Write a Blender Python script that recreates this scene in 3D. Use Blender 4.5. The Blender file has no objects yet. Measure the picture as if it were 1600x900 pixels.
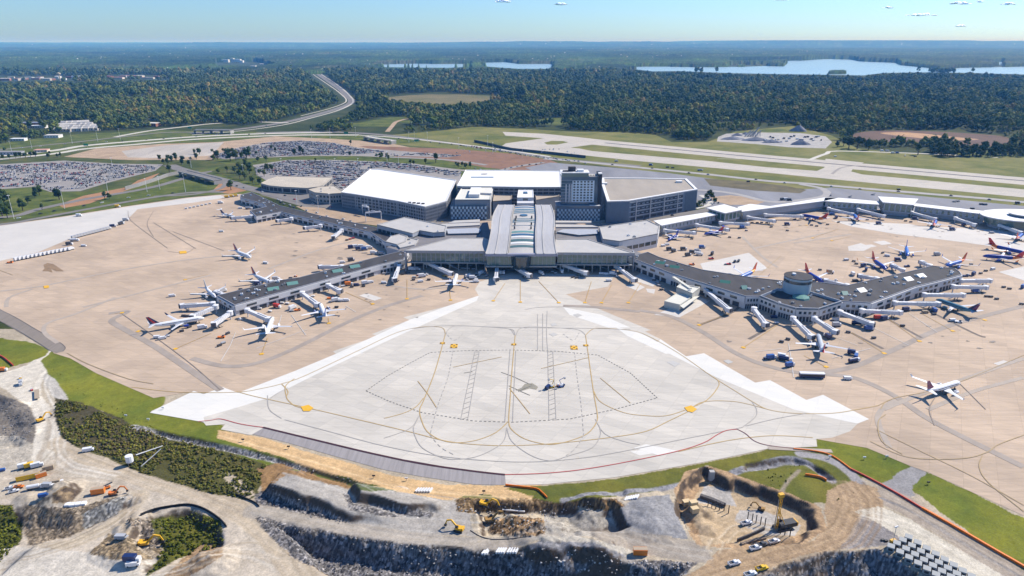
import bpy, bmesh, math, random
import numpy as np
from mathutils import Vector, Matrix, noise as mnoise
from mathutils.geometry import tessellate_polygon

S = bpy.context.scene
COL = S.collection
R = math.radians
rnd = random.Random(7)

# ------------------------------------------------------------------ camera
CH = 210.0                      # camera height in metres
F = 1067.0                      # focal length in pixels of the 1600 wide photograph
HORIZON = 66.0
TH = math.atan((450 - HORIZON) / F)
cam_d = bpy.data.cameras.new('camera')
cam_d.sensor_width = 36.0
cam_d.lens = 36.0 * F / 1600
cam_d.clip_start = 1.0
cam_d.clip_end = 200000
cam = bpy.data.objects.new('camera', cam_d)
COL.objects.link(cam)
cam.location = (0, 0, CH)
cam.rotation_euler = (R(90) - TH, 0, 0)
S.camera = cam
S.render.resolution_x, S.render.resolution_y = 1024, 576

# ------------------------------------------------------------------ world, sun, exposure
SUN = Vector((0.95, 0.60, 1.0)).normalized()
ELEV = math.asin(SUN.z)
AZ = math.atan2(SUN.x, SUN.y)           # from +Y towards +X
W = bpy.data.worlds.new('World')
S.world = W
W.use_nodes = True
nt = W.node_tree
bg = nt.nodes['Background']
sky = nt.nodes.new('ShaderNodeTexSky')
sky.sky_type = 'NISHITA'
sky.sun_disc = False
sky.sun_elevation = ELEV
sky.sun_rotation = AZ
sky.altitude = 300
sky.air_density = 1.0
sky.dust_density = 0.5
sky.ozone_density = 2.5
tint = nt.nodes.new('ShaderNodeMix'); tint.data_type = 'RGBA'; tint.blend_type = 'MULTIPLY'
tint.inputs['Factor'].default_value = 1.0
tint.inputs['B'].default_value = (0.74, 1.07, 1.52, 1)
nt.links.new(sky.outputs[0], tint.inputs['A'])
nt.links.new(tint.outputs['Result'], bg.inputs['Color'])
bg.inputs['Strength'].default_value = 0.085
sun_d = bpy.data.lights.new('sun', 'SUN')
sun_d.energy = 5.0
sun_d.angle = R(0.5)
sun_d.color = (1.0, 0.935, 0.85)
sun = bpy.data.objects.new('sun', sun_d)
COL.objects.link(sun)
sun.location = (300, 200, 500)
sun.rotation_euler = (-SUN).to_track_quat('-Z', 'Y').to_euler()
S.view_settings.view_transform = 'Standard'
S.view_settings.look = 'None'
S.view_settings.gamma = 1
S.view_settings.exposure = 0.30
S.view_settings.use_curve_mapping = False
S.cycles.use_denoising = True
S.cycles.max_bounces = 5
S.cycles.diffuse_bounces = 1
S.cycles.glossy_bounces = 2
S.cycles.transmission_bounces = 3
S.cycles.volume_bounces = 0
S.cycles.transparent_max_bounces = 8
S.cycles.caustics_reflective = False
S.cycles.caustics_refractive = False

# ------------------------------------------------------------------ geometry helpers
CT, ST = math.cos(TH), math.sin(TH)
def G(px, py, z=0.0):
    """the point at height z that the photograph shows at pixel (px, py)"""
    u = (px - 800.0) / F; v = (py - 450.0) / F
    t = (CH - z) / (ST + v * CT)
    return Vector((u * t, (CT - v * ST) * t, z))
def Gs(pts, z=0.0): return [G(p[0], p[1], z) for p in pts]
def to_px(x, y, z):
    dz = z - CH
    d = y * CT - dz * ST
    up = y * ST + dz * CT
    return 800 + F * x / d, 450 - F * up / d
def mpp(py):
    """metres across per photograph pixel on the ground at row py"""
    return CH / (ST + (py - 450.0) / F * CT) / F
def G_arr(px, py, z=0.0):
    u = (px - 800.0) / F; v = (py - 450.0) / F
    t = (CH - z) / (ST + v * CT)
    return u * t, (CT - v * ST) * t
def smooth(pts, n=6, closed=False):
    out = []; m = len(pts)
    rng = range(m) if closed else range(m - 1)
    for i in rng:
        if closed: a, b, c, d = pts[i - 1], pts[i], pts[(i + 1) % m], pts[(i + 2) % m]
        else: a, b, c, d = pts[max(i - 1, 0)], pts[i], pts[i + 1], pts[min(i + 2, m - 1)]
        for k in range(n):
            t = k / n
            out.append(tuple(0.5 * ((2 * b[j]) + (-a[j] + c[j]) * t + (2 * a[j] - 5 * b[j] + 4 * c[j] - d[j]) * t * t
                       + (-a[j] + 3 * b[j] - 3 * c[j] + d[j]) * t ** 3) for j in range(len(b))))
    if not closed: out.append(tuple(pts[-1]))
    return out
def inside(px, py, poly):
    c = np.zeros(px.shape, bool); n = len(poly)
    for i in range(n):
        x0, y0 = poly[i][0], poly[i][1]; x1, y1 = poly[(i + 1) % n][0], poly[(i + 1) % n][1]
        if y0 == y1: continue
        c ^= ((y0 > py) != (y1 > py)) & (px < (x1 - x0) * (py - y0) / (y1 - y0) + x0)
    return c
def dist_line(px, py, pts, closed=False):
    d = np.full(px.shape, 1e9); n = len(pts)
    for i in range(n if closed else n - 1):
        x0, y0 = pts[i][0], pts[i][1]; x1, y1 = pts[(i + 1) % n][0], pts[(i + 1) % n][1]
        dx, dy = x1 - x0, y1 - y0; L = dx * dx + dy * dy + 1e-9
        t = np.clip(((px - x0) * dx + (py - y0) * dy) / L, 0, 1)
        d = np.minimum(d, np.hypot(px - x0 - t * dx, py - y0 - t * dy))
    return d
def vnoise(x, y, s, seed=0, oct=3):
    """value noise for numpy arrays, 0..1"""
    out = 0; amp = 1; tot = 0
    for o in range(oct):
        X = x / s * 2 ** o + seed * 17.3 + o * 31.7; Y = y / s * 2 ** o + seed * 9.1 + o * 11.9
        xi = np.floor(X); yi = np.floor(Y); fx = X - xi; fy = Y - yi
        fx = fx * fx * (3 - 2 * fx); fy = fy * fy * (3 - 2 * fy)
        def h(a, b):
            v = np.sin(a * 127.1 + b * 311.7) * 43758.5453
            return v - np.floor(v)
        v = (h(xi, yi) * (1 - fx) + h(xi + 1, yi) * fx) * (1 - fy) + (h(xi, yi + 1) * (1 - fx) + h(xi + 1, yi + 1) * fx) * fy
        out = out + v * amp; tot += amp; amp *= 0.5
    return out / tot

# ------------------------------------------------------------------ materials
MATS = {}
def principled(name):
    m = bpy.data.materials.new(name); m.use_nodes = True
    n = m.node_tree
    return m, n, n.nodes['Principled BSDF']
def mat(name, col, rough=0.7, metal=0.0, var=0.12, scale=0.3, bump=0.0, coord='world', spec=0.3, streak=None):
    """plain procedural material: colour broken up by two sizes of noise"""
    if name in MATS: return MATS[name]
    m, n, b = principled(name)
    b.inputs['Roughness'].default_value = rough; b.inputs['Metallic'].default_value = metal
    b.inputs['Specular IOR Level'].default_value = spec
    if var > 0:
        if coord == 'world': c = n.nodes.new('ShaderNodeNewGeometry').outputs['Position']
        else: c = n.nodes.new('ShaderNodeTexCoord').outputs['Object']
        if streak:
            mp = n.nodes.new('ShaderNodeMapping'); mp.inputs['Rotation'].default_value[2] = streak[0]
            mp.inputs['Scale'].default_value = (1, streak[1], 1); n.links.new(c, mp.inputs['Vector']); c = mp.outputs[0]
        t1 = n.nodes.new('ShaderNodeTexNoise'); t1.inputs['Scale'].default_value = scale; t1.inputs['Detail'].default_value = 6
        t1.inputs['Roughness'].default_value = 0.65
        n.links.new(c, t1.inputs['Vector'])
        mr = n.nodes.new('ShaderNodeMapRange'); mr.inputs[1].default_value = 0.25; mr.inputs[2].default_value = 0.75
        mr.inputs[3].default_value = 1 - var; mr.inputs[4].default_value = 1 + var
        n.links.new(t1.outputs[0], mr.inputs[0])
        mx = n.nodes.new('ShaderNodeVectorMath'); mx.operation = 'SCALE'
        mx.inputs[0].default_value = col[:3]; n.links.new(mr.outputs[0], mx.inputs['Scale'])
        n.links.new(mx.outputs[0], b.inputs['Base Color'])
        if bump:
            bp = n.nodes.new('ShaderNodeBump'); bp.inputs['Strength'].default_value = 1; bp.inputs['Distance'].default_value = bump
            n.links.new(t1.outputs[0], bp.inputs['Height']); n.links.new(bp.outputs[0], b.inputs['Normal'])
    else: b.inputs['Base Color'].default_value = (*col[:3], 1)
    MATS[name] = m
    return m
def slab_mat(name, c1, c2, rot, size=7.6, joint=0.62, stain=0.16, width=2.0):
    """concrete cast in slabs: joints, a tone per slab, stains and long streaks"""
    m, n, b = principled(name)
    b.inputs['Roughness'].default_value = 0.85; b.inputs['Specular IOR Level'].default_value = 0.15
    g = n.nodes.new('ShaderNodeNewGeometry')
    mp = n.nodes.new('ShaderNodeMapping'); mp.inputs['Rotation'].default_value[2] = R(rot)
    n.links.new(g.outputs['Position'], mp.inputs['Vector'])
    br = n.nodes.new('ShaderNodeTexBrick'); br.offset = 0.0; br.squash = 1.0
    br.inputs['Color1'].default_value = (*c1, 1); br.inputs['Color2'].default_value = (*c2, 1)
    br.inputs['Mortar'].default_value = tuple(v * joint for v in c1) + (1,)
    br.inputs['Scale'].default_value = 1.0; br.inputs['Brick Width'].default_value = size * width; br.inputs['Row Height'].default_value = size
    br.inputs['Mortar Size'].default_value = 0.10; br.inputs['Mortar Smooth'].default_value = 0.3; br.inputs['Bias'].default_value = 0.0
    n.links.new(mp.outputs[0], br.inputs['Vector'])
    t1 = n.nodes.new('ShaderNodeTexNoise'); t1.inputs['Scale'].default_value = 0.012; t1.inputs['Detail'].default_value = 7; t1.inputs['Roughness'].default_value = 0.62
    n.links.new(g.outputs['Position'], t1.inputs['Vector'])
    ms = n.nodes.new('ShaderNodeMapping'); ms.inputs['Rotation'].default_value[2] = R(rot); ms.inputs['Scale'].default_value = (0.035, 0.5, 1)
    n.links.new(g.outputs['Position'], ms.inputs['Vector'])
    t2 = n.nodes.new('ShaderNodeTexNoise'); t2.inputs['Scale'].default_value = 1.0; t2.inputs['Detail'].default_value = 5; t2.inputs['Roughness'].default_value = 0.7
    n.links.new(ms.outputs[0], t2.inputs['Vector'])
    a1 = n.nodes.new('ShaderNodeMapRange'); a1.inputs[1].default_value = 0.3; a1.inputs[2].default_value = 0.7; a1.inputs[3].default_value = 1 - stain; a1.inputs[4].default_value = 1 + stain * 0.6
    a2 = n.nodes.new('ShaderNodeMapRange'); a2.inputs[1].default_value = 0.3; a2.inputs[2].default_value = 0.7; a2.inputs[3].default_value = 1 - stain * 0.8; a2.inputs[4].default_value = 1 + stain * 0.4
    n.links.new(t1.outputs[0], a1.inputs[0]); n.links.new(t2.outputs[0], a2.inputs[0])
    mu = n.nodes.new('ShaderNodeMath'); mu.operation = 'MULTIPLY'; n.links.new(a1.outputs[0], mu.inputs[0]); n.links.new(a2.outputs[0], mu.inputs[1])
    vs = n.nodes.new('ShaderNodeVectorMath'); vs.operation = 'SCALE'
    n.links.new(br.outputs['Color'], vs.inputs[0]); n.links.new(mu.outputs[0], vs.inputs['Scale'])
    n.links.new(vs.outputs[0], b.inputs['Base Color'])
    MATS[name] = m
    return m
def foliage_mat(name, cols, var=0.5):
    m, n, b = principled(name)
    b.inputs['Roughness'].default_value = 0.8; b.inputs['Specular IOR Level'].default_value = 0.1
    oi = n.nodes.new('ShaderNodeObjectInfo')
    cr = n.nodes.new('ShaderNodeValToRGB'); el = cr.color_ramp.elements
    while len(el) < len(cols): el.new(0.5)
    for i, (p, c) in enumerate(cols):
        el[i].position = p; el[i].color = (*c, 1)
    g = n.nodes.new('ShaderNodeNewGeometry')
    t = n.nodes.new('ShaderNodeTexNoise'); t.inputs['Scale'].default_value = 0.35; t.inputs['Detail'].default_value = 4
    n.links.new(g.outputs['Position'], t.inputs['Vector'])
    t2 = n.nodes.new('ShaderNodeTexNoise'); t2.inputs['Scale'].default_value = 0.006; t2.inputs['Detail'].default_value = 3
    n.links.new(g.outputs['Position'], t2.inputs['Vector'])
    sc_ = n.nodes.new('ShaderNodeMath'); sc_.operation = 'MULTIPLY_ADD'; sc_.inputs[1].default_value = 2.0; sc_.inputs[2].default_value = -.84; n.links.new(t2.outputs[0], sc_.inputs[0])
    ad = n.nodes.new('ShaderNodeMath'); ad.operation = 'MULTIPLY_ADD'; ad.inputs[1].default_value = .68; n.links.new(oi.outputs['Random'], ad.inputs[0]); n.links.new(sc_.outputs[0], ad.inputs[2]); n.links.new(ad.outputs[0], cr.inputs[0])
    mr = n.nodes.new('ShaderNodeMapRange'); mr.inputs[1].default_value = 0.3; mr.inputs[2].default_value = 0.7; mr.inputs[3].default_value = 1 - var; mr.inputs[4].default_value = 1 + var
    n.links.new(t.outputs[0], mr.inputs[0])
    mr2 = n.nodes.new('ShaderNodeMapRange'); mr2.inputs[1].default_value = 0.3; mr2.inputs[2].default_value = 0.7; mr2.inputs[3].default_value = 0.8; mr2.inputs[4].default_value = 1.55
    n.links.new(t2.outputs[0], mr2.inputs[0])
    mu = n.nodes.new('ShaderNodeMath'); mu.operation = 'MULTIPLY'; n.links.new(mr.outputs[0], mu.inputs[0]); n.links.new(mr2.outputs[0], mu.inputs[1])
    vs = n.nodes.new('ShaderNodeVectorMath'); vs.operation = 'SCALE'
    n.links.new(cr.outputs[0], vs.inputs[0]); n.links.new(mu.outputs[0], vs.inputs['Scale'])
    n.links.new(vs.outputs[0], b.inputs['Base Color'])
    MATS[name] = m
    return m

# ------------------------------------------------------------------ mesh builder
class MB:
    def __init__(s): s.v = []; s.f = []; s.m = []
    def add(s, vs, fs, mi=0):
        o = len(s.v); s.v += [tuple(v) for v in vs]
        s.f += [tuple(i + o for i in f) for f in fs]; s.m += [mi] * len(fs)
        return s
    def box(s, x0, x1, y0, y1, z0, z1, mi=0, M=None, taper=1.0):
        cx, cy = (x0 + x1) / 2, (y0 + y1) / 2
        vs = []
        for z, k in ((z0, 1.0), (z1, taper)):
            for x, y in ((x0, y0), (x1, y0), (x1, y1), (x0, y1)):
                vs.append(Vector((cx + (x - cx) * k, cy + (y - cy) * k, z)))
        if M is not None: vs = [M @ v for v in vs]
        return s.add(vs, [(3, 2, 1, 0), (4, 5, 6, 7), (0, 1, 5, 4), (1, 2, 6, 5), (2, 3, 7, 6), (3, 0, 4, 7)], mi)
    def prism(s, pts, z0, z1, mi_side=0, mi_top=None, bottom=False):
        """pts: list of xy, any winding; z1 may be a list per point"""
        P = [(p[0], p[1]) for p in pts]; n = len(P)
        A = sum(P[i][0] * P[(i + 1) % n][1] - P[(i + 1) % n][0] * P[i][1] for i in range(n))
        zt = list(z1) if isinstance(z1, (list, tuple)) else [z1] * n
        if A < 0: P.reverse(); zt.reverse()
        vs = [(p[0], p[1], z0) for p in P] + [(p[0], p[1], z) for p, z in zip(P, zt)]
        s.add(vs, [(i, (i + 1) % n, n + (i + 1) % n, n + i) for i in range(n)], mi_side)
        if mi_top is not None:
            tri = tessellate_polygon([[Vector((p[0], p[1], 0)) for p in P]])
            o = []
            for t in tri:
                a, b, c = t
                cr = (P[b][0] - P[a][0]) * (P[c][1] - P[a][1]) - (P[b][1] - P[a][1]) * (P[c][0] - P[a][0])
                o.append(t if cr > 0 else (a, c, b))
            s.add([(p[0], p[1], z) for p, z in zip(P, zt)], o, mi_top)
            if bottom: s.add([(p[0], p[1], z0) for p in P], [tuple(reversed(t)) for t in o], mi_top)
        return s
    def sheet(s, pts, z, mi=0):
        P = [(p[0], p[1]) for p in pts]
        o = []
        for t in tessellate_polygon([[Vector((p[0], p[1], 0)) for p in P]]):
            a, b, c = t
            cr = (P[b][0] - P[a][0]) * (P[c][1] - P[a][1]) - (P[b][1] - P[a][1]) * (P[c][0] - P[a][0])
            o.append(t if cr > 0 else (a, c, b))
        return s.add([(p[0], p[1], z) for p in P], o, mi)
    def cyl(s, x, y, z0, z1, r, r1=None, n=10, mi=0, M=None, cap=True):
        r1 = r if r1 is None else r1
        vs = [Vector((x + r * math.cos(2 * math.pi * i / n), y + r * math.sin(2 * math.pi * i / n), z0)) for i in range(n)]
        vs += [Vector((x + r1 * math.cos(2 * math.pi * i / n), y + r1 * math.sin(2 * math.pi * i / n), z1)) for i in range(n)]
        if M is not None: vs = [M @ v for v in vs]
        fs = [(i, (i + 1) % n, n + (i + 1) % n, n + i) for i in range(n)]
        if cap: fs += [tuple(range(n - 1, -1, -1)), tuple(range(n, 2 * n))]
        return s.add(vs, fs, mi)
    def tube(s, a, b, r, r1=None, n=6, mi=0):
        a = Vector(a); b = Vector(b); d = b - a; L = d.length
        if L < 1e-6: return s
        M = Matrix.Translation(a) @ d.to_track_quat('Z', 'Y').to_matrix().to_4x4()
        return s.cyl(0, 0, 0, L, r, r1, n, mi, M)
    def beam(s, a, b, w, h, mi=0):
        """box from a to b, w wide and h high, sides upright"""
        a = Vector(a); b = Vector(b); d = b - a
        side = Vector((-d.y, d.x, 0)); side = side.normalized() * w / 2 if side.length > 1e-6 else Vector((w / 2, 0, 0))
        up = side.cross(d).normalized() * h / 2
        if up.z < 0: up = -up
        vs = [a - side - up, a + side - up, a + side + up, a - side + up, b - side - up, b + side - up, b + side + up, b - side + up]
        return s.add(vs, [(0, 1, 2, 3), (7, 6, 5, 4), (0, 4, 5, 1), (1, 5, 6, 2), (2, 6, 7, 3), (3, 7, 4, 0)], mi)
    def strip(s, pts, w, z, mi=0, dash=None):
        P = [Vector((p[0], p[1])) for p in pts]
        if dash:
            # cut into dashes
            acc = 0; on, off = dash
            for i in range(len(P) - 1):
                a, b = P[i], P[i + 1]; L = (b - a).length; d = (b - a) / max(L, 1e-6); t = 0
                while t < L:
                    ph = acc % (on + off); rem = (on - ph) if ph < on else (on + off - ph)
                    st = min(rem, L - t)
                    if ph < on: s._seg(a + d * t, a + d * (t + st), w, z, mi)
                    t += st + 1e-4; acc += st + 1e-4
            return s
        n = len(P); L = []; Rr = []
        for i in range(n):
            d = (P[min(i + 1, n - 1)] - P[max(i - 1, 0)]).normalized(); q = Vector((-d.y, d.x)) * (w[i] if isinstance(w, list) else w) / 2
            L.append(P[i] + q); Rr.append(P[i] - q)
        zz = z if isinstance(z, list) else [z] * n
        vs = [(p.x, p.y, q) for p, q in zip(L, zz)] + [(p.x, p.y, q) for p, q in zip(Rr, zz)]
        return s.add(vs, [(i, n + i, n + i + 1, i + 1) for i in range(n - 1)], mi)
    def _seg(s, a, b, w, z, mi):
        d = (b - a)
        if d.length < 1e-3: return
        d.normalize(); q = Vector((-d.y, d.x)) * w / 2
        s.add([(a.x + q.x, a.y + q.y, z), (a.x - q.x, a.y - q.y, z), (b.x - q.x, b.y - q.y, z), (b.x + q.x, b.y + q.y, z)], [(0, 1, 2, 3)], mi)
    def build(s, name, mats, parent=None, smooth=False, loc=None):
        me = bpy.data.meshes.new(name)
        me.from_pydata(s.v, [], s.f)
        for m in (mats if isinstance(mats, (list, tuple)) else [mats]): me.materials.append(m)
        if len(me.polygons): me.polygons.foreach_set('material_index', np.array(s.m, dtype=np.int32))
        if smooth:
            me.polygons.foreach_set('use_smooth', np.ones(len(me.polygons), bool))
        me.update()
        o = bpy.data.objects.new(name, me); COL.objects.link(o)
        if loc is not None: o.location = loc
        if parent is not None:
            o.parent = parent; KIDS.setdefault(parent.name, []).append(o)
        return o
KIDS = {}
def tag(o, label=None, cat=None, group=None, kind=None):
    if label: o['label'] = label
    if cat: o['category'] = cat
    if group: o['group'] = group
    if kind: o['kind'] = kind
    return o
def thing(name, label, cat, loc=(0, 0, 0), rz=0, group=None):
    o = bpy.data.objects.new(name, None); o.empty_display_size = 1; COL.objects.link(o)
    o.location = loc; o.rotation_euler = (0, 0, rz)
    return tag(o, label, cat, group)
def copy_tree(o, parent=None):
    c = o.copy(); COL.objects.link(c)
    if parent is not None: c.parent = parent
    for ch in [x for x in KIDS.get(o.name, [])]: copy_tree(ch, c)
    return c
ORD = ['first', 'second', 'third', 'fourth', 'fifth', 'sixth', 'seventh', 'eighth', 'ninth', 'tenth', 'eleventh', 'twelfth', 'thirteenth',
       'fourteenth', 'fifteenth', 'sixteenth', 'seventeenth', 'eighteenth', 'nineteenth', 'twentieth']
TENS = {20: 'twenty', 30: 'thirty', 40: 'forty', 50: 'fifty', 60: 'sixty', 70: 'seventy', 80: 'eighty', 90: 'ninety'}
def ordinal(i):
    """1-based"""
    if i <= 20: return ORD[i - 1]
    if i < 100:
        t, u = i // 10 * 10, i % 10
        return (TENS[t][:-1] + 'ieth') if u == 0 else TENS[t] + '-' + ORD[u - 1]
    return 'hundred and ' + ordinal(i - 100) if i > 100 else 'hundredth'
# ================================================================== THE GROUND
def struct(mb, name, mats, smooth=False):
    o = mb.build(name, mats, smooth=smooth); o['kind'] = 'structure'; return o
def grass_mat(name, a, b_, c, s=0.02):
    m, n, b = principled(name)
    b.inputs['Roughness'].default_value = 0.9; b.inputs['Specular IOR Level'].default_value = 0.1
    g = n.nodes.new('ShaderNodeNewGeometry')
    t = n.nodes.new('ShaderNodeTexNoise'); t.inputs['Scale'].default_value = s; t.inputs['Detail'].default_value = 8; t.inputs['Roughness'].default_value = 0.7
    n.links.new(g.outputs['Position'], t.inputs['Vector'])
    cr = n.nodes.new('ShaderNodeValToRGB'); e = cr.color_ramp.elements; e.new(0.5)
    e[0].position = 0.36; e[1].position = 0.5; e[2].position = 0.64
    e[0].color = (*a, 1); e[1].color = (*b_, 1); e[2].color = (*c, 1)
    n.links.new(t.outputs[0], cr.inputs[0])
    ms = n.nodes.new('ShaderNodeMapping'); ms.inputs['Rotation'].default_value[2] = 0.3; ms.inputs['Scale'].default_value = (0.05, 0.9, 1)
    n.links.new(g.outputs['Position'], ms.inputs['Vector'])
    t2 = n.nodes.new('ShaderNodeTexNoise'); t2.inputs['Scale'].default_value = 0.6; t2.inputs['Detail'].default_value = 6
    n.links.new(ms.outputs[0], t2.inputs['Vector'])
    mr = n.nodes.new('ShaderNodeMapRange'); mr.inputs[1].default_value = 0.3; mr.inputs[2].default_value = 0.7; mr.inputs[3].default_value = 0.75; mr.inputs[4].default_value = 1.25
    n.links.new(t2.outputs[0], mr.inputs[0])
    vs = n.nodes.new('ShaderNodeVectorMath'); vs.operation = 'SCALE'
    n.links.new(cr.outputs[0], vs.inputs[0]); n.links.new(mr.outputs[0], vs.inputs['Scale'])
    n.links.new(vs.outputs[0], b.inputs['Base Color'])
    MATS[name] = m
    return m
M_floor = grass_mat('woodland_floor', (.03, .042, .012), (.045, .06, .016), (.075, .08, .026), 0.01)
M_field = grass_mat('field_grass', (.105, .125, .030), (.165, .165, .045), (.22, .20, .07), 0.012)
M_lawn = grass_mat('lawn_grass', (.055, .075, .016), (.095, .12, .024), (.15, .155, .04), 0.03)
M_verge = grass_mat('verge_grass', (.045, .065, .018), (.08, .095, .026), (.13, .12, .045), 0.025)
M_tan = slab_mat('old_apron_concrete', (.555, .425, .305), (.485, .375, .275), 31, 7.6, 0.74, 0.20)
M_new = slab_mat('new_apron_concrete', (.62, .57, .485), (.55, .51, .44), 31, 7.6, 0.74, 0.15)
M_newer = slab_mat('fresh_apron_concrete', (.72, .69, .62), (.68, .66, .60), 31, 7.6, 0.86, 0.06)
M_rw = slab_mat('runway_concrete', (.52, .47, .40), (.47, .43, .37), -22, 7.6, 0.88, 0.10)
M_road = mat('road_asphalt', (.20, .185, .17), 0.9, var=.2, scale=.05)
M_dkroad = mat('dark_asphalt', (.10, .095, .095), 0.9, var=.2, scale=.05)
M_cream = mat('pale_concrete_road', (.55, .52, .45), 0.9, var=.10, scale=.05)
M_gravel = mat('crushed_stone', (.23, .23, .245), 0.95, var=.28, scale=.02, streak=(0.3, .25))
M_dirt = mat('bare_red_dirt', (.23, .125, .075), 0.95, var=.3, scale=.03)
M_sand = mat('sandy_dirt', (.40, .29, .19), 0.95, var=.3, scale=.04)
M_clay = mat('brown_clay', (.12, .07, .045), 0.95, var=.3, scale=.02)
M_lot = mat('car_park_asphalt', (.29, .265, .24), 0.9, var=.15, scale=.05)
M_rubber = mat('tyre_rubber_marks', (.14, .13, .125), 0.9, var=.25, scale=.1)

# foreground terrain: one fine grid shaped into pits, benches and heaps
RX0, RX1, RY0, RY1 = -470.0, 470.0, 185.0, 490.0
STEP = 0.7
gx = np.arange(RX0, RX1 + .01, STEP); gy = np.arange(RY0, RY1 + .01, STEP)
RX1, RY1 = float(gx[-1]), float(gy[-1])
X, Y = np.meshgrid(gx, gy)
Z = np.zeros_like(X)
def region_w(poly, z=0.0):
    return [tuple(G(p[0], p[1], z)[:2]) for p in poly]
def bbox_mask(X_, Y_, poly, m):
    xs = [p[0] for p in poly]; ys = [p[1] for p in poly]
    return (X_ > min(xs) - m) & (X_ < max(xs) + m) & (Y_ > min(ys) - m) & (Y_ < max(ys) + m)
wob = (vnoise(X, Y, 14, 3, 3) - 0.5) * 7
def level(poly, lev, fall, wobble=1.0, z=0.0):
    P = region_w(poly, z); k = bbox_mask(X, Y, P, 2)
    x, y = X[k], Y[k]
    ins = inside(x, y, P); d = dist_line(x, y, P, True) + wob[k] * wobble
    s = np.where(ins, np.clip(d / fall, 0, 1), 0); s = s * s * (3 - 2 * s)
    if isinstance(lev, tuple): q = np.clip((to_px(x, y, 0)[0] - lev[2]) / (lev[3] - lev[2]), 0, 1); lev = lev[0] * (1 - q) + lev[1] * q
    Z[k] = Z[k] * (1 - s) + lev * s
def heap(px, py, rx, ry, h, seed=0, p=1.0):
    c = G(px, py); k = (np.abs(X - c.x) < rx * 1.6) & (np.abs(Y - c.y) < ry * 1.6)
    x, y = X[k] - c.x, Y[k] - c.y
    r = np.sqrt((x / rx) ** 2 + (y / ry) ** 2) + (vnoise(X[k], Y[k], 6, seed + 5, 3) - .5) * .5
    Z[k] = Z[k] + h * np.clip(1 - r, 0, 1) ** p * (0.75 + .5 * vnoise(X[k], Y[k], 4, seed, 2))
level([(390, 797), (480, 823), (560, 837), (640, 847), (740, 858), (850, 862), (900, 868), (1000, 876), (1095, 876), (1075, 905), (1100, 1100), (500, 1100), (520, 905), (470, 868), (430, 830)], -9.5, 9)
level([(405, 775), (448, 741), (545, 764), (620, 762), (742, 788), (738, 826), (640, 826), (555, 818), (480, 800)], (6.5, 0, 470, 640), 4.5)
level([(540, 767), (640, 768), (705, 785), (690, 805), (640, 805), (555, 797)], (8, 1.5, 560, 700), 4)
level([(735, 784), (800, 780), (900, 787), (960, 790), (1000, 830), (900, 832), (750, 838)], -5, 5)
level([(1074, 742), (1100, 729), (1150, 743), (1230, 772), (1282, 795), (1287, 825), (1250, 848), (1200, 852), (1130, 846), (1085, 836), (1052, 800), (1058, 768)], -5, 6, 1.6)
level([(1175, 905), (1230, 878), (1290, 862), (1370, 860), (1430, 888), (1460, 915), (1520, 1100), (1120, 1100)], -9, 8)
level([(1230, 915), (1280, 888), (1340, 884), (1380, 915), (1400, 990), (1200, 990)], -4, 8)
level([(195, 815), (240, 797), (300, 793), (350, 815), (358, 850), (290, 880), (215, 905)], -4, 6)
level([(-300, 800), (45, 790), (120, 797), (210, 772), (222, 785), (110, 845), (60, 855), (0, 905), (-300, 905)], -6, 11)
level([(-300, 600), (0, 612), (42, 630), (58, 652), (52, 692), (30, 705), (-300, 720)], -4, 12)
level([(1160, 722), (1240, 712), (1290, 730), (1312, 752), (1290, 752), (1260, 728), (1160, 738)], -2.5, 4, .3)
level([(235, 668), (300, 682), (420, 708), (580, 756), (575, 770), (420, 722), (300, 695), (235, 679)], -2.2, 3.5, .2)
heap(830, 818, 24, 12, 7, 1); heap(800, 812, 10, 8, 4, 2); heap(935, 793, 16, 12, 6, 3); heap(765, 806, 9, 7, 3.5, 4)
heap(98, 772, 9, 12, 7, 5); heap(45, 782, 9, 7, 3, 6); heap(850, 852, 15, 11, 5, 7, .8); heap(930, 856, 15, 11, 5, 8, .8); heap(890, 878, 20, 10, 4, 14, .8); heap(1090, 787, 9, 9, 5, 9)
heap(1102, 813, 8, 6, 2.5, 15); heap(228, 826, 17, 14, 6, 10); heap(215, 868, 22, 9, 4, 11); heap(1015, 800, 16, 20, 3, 12, .6); heap(1240, 835, 9, 8, 2.5, 13)
heap(330, 880, 14, 10, 5, 16); heap(25, 680, 14, 10, 3, 17); heap(12, 640, 12, 12, 4, 18)

# colour by region, looked up where the photograph shows each point of the shaped ground
PXg, PYg = to_px(X, Y, Z)
jx = (vnoise(X, Y, 9, 21, 3) - .5) * 9; jy = (vnoise(X, Y, 9, 22, 3) - .5) * 6
QX, QY = PXg + jx, PYg + jy
C = np.zeros(X.shape + (3,)); C[:] = (.40, .345, .265)
ROUGH = np.full(X.shape, 0.12)
C_GR = (.145, .172, .026); C_SC = (.085, .082, .028); C_RR = (.15, .145, .15); C_LG = (.46, .405, .335); C_GG = (.37, .36, .35)
C_SAND = (.56, .385, .205); C_BR = (.25, .155, .075); C_DB = (.12, .085, .055); C_DIRT = (.36, .26, .165)
def paint(poly, col, rough=0.12, exact=False, mix=1.0):
    qx, qy = (PXg, PYg) if exact else (QX, QY)
    xs = [p[0] for p in poly]; ys = [p[1] for p in poly]
    k = (qx > min(xs)) & (qx < max(xs)) & (qy > min(ys)) & (qy < max(ys))
    i = np.where(k); ins = inside(qx[i], qy[i], poly)
    i = (i[0][ins], i[1][ins])
    C[i] = C[i] * (1 - mix) + np.array(col) * mix; ROUGH[i] = rough
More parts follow.
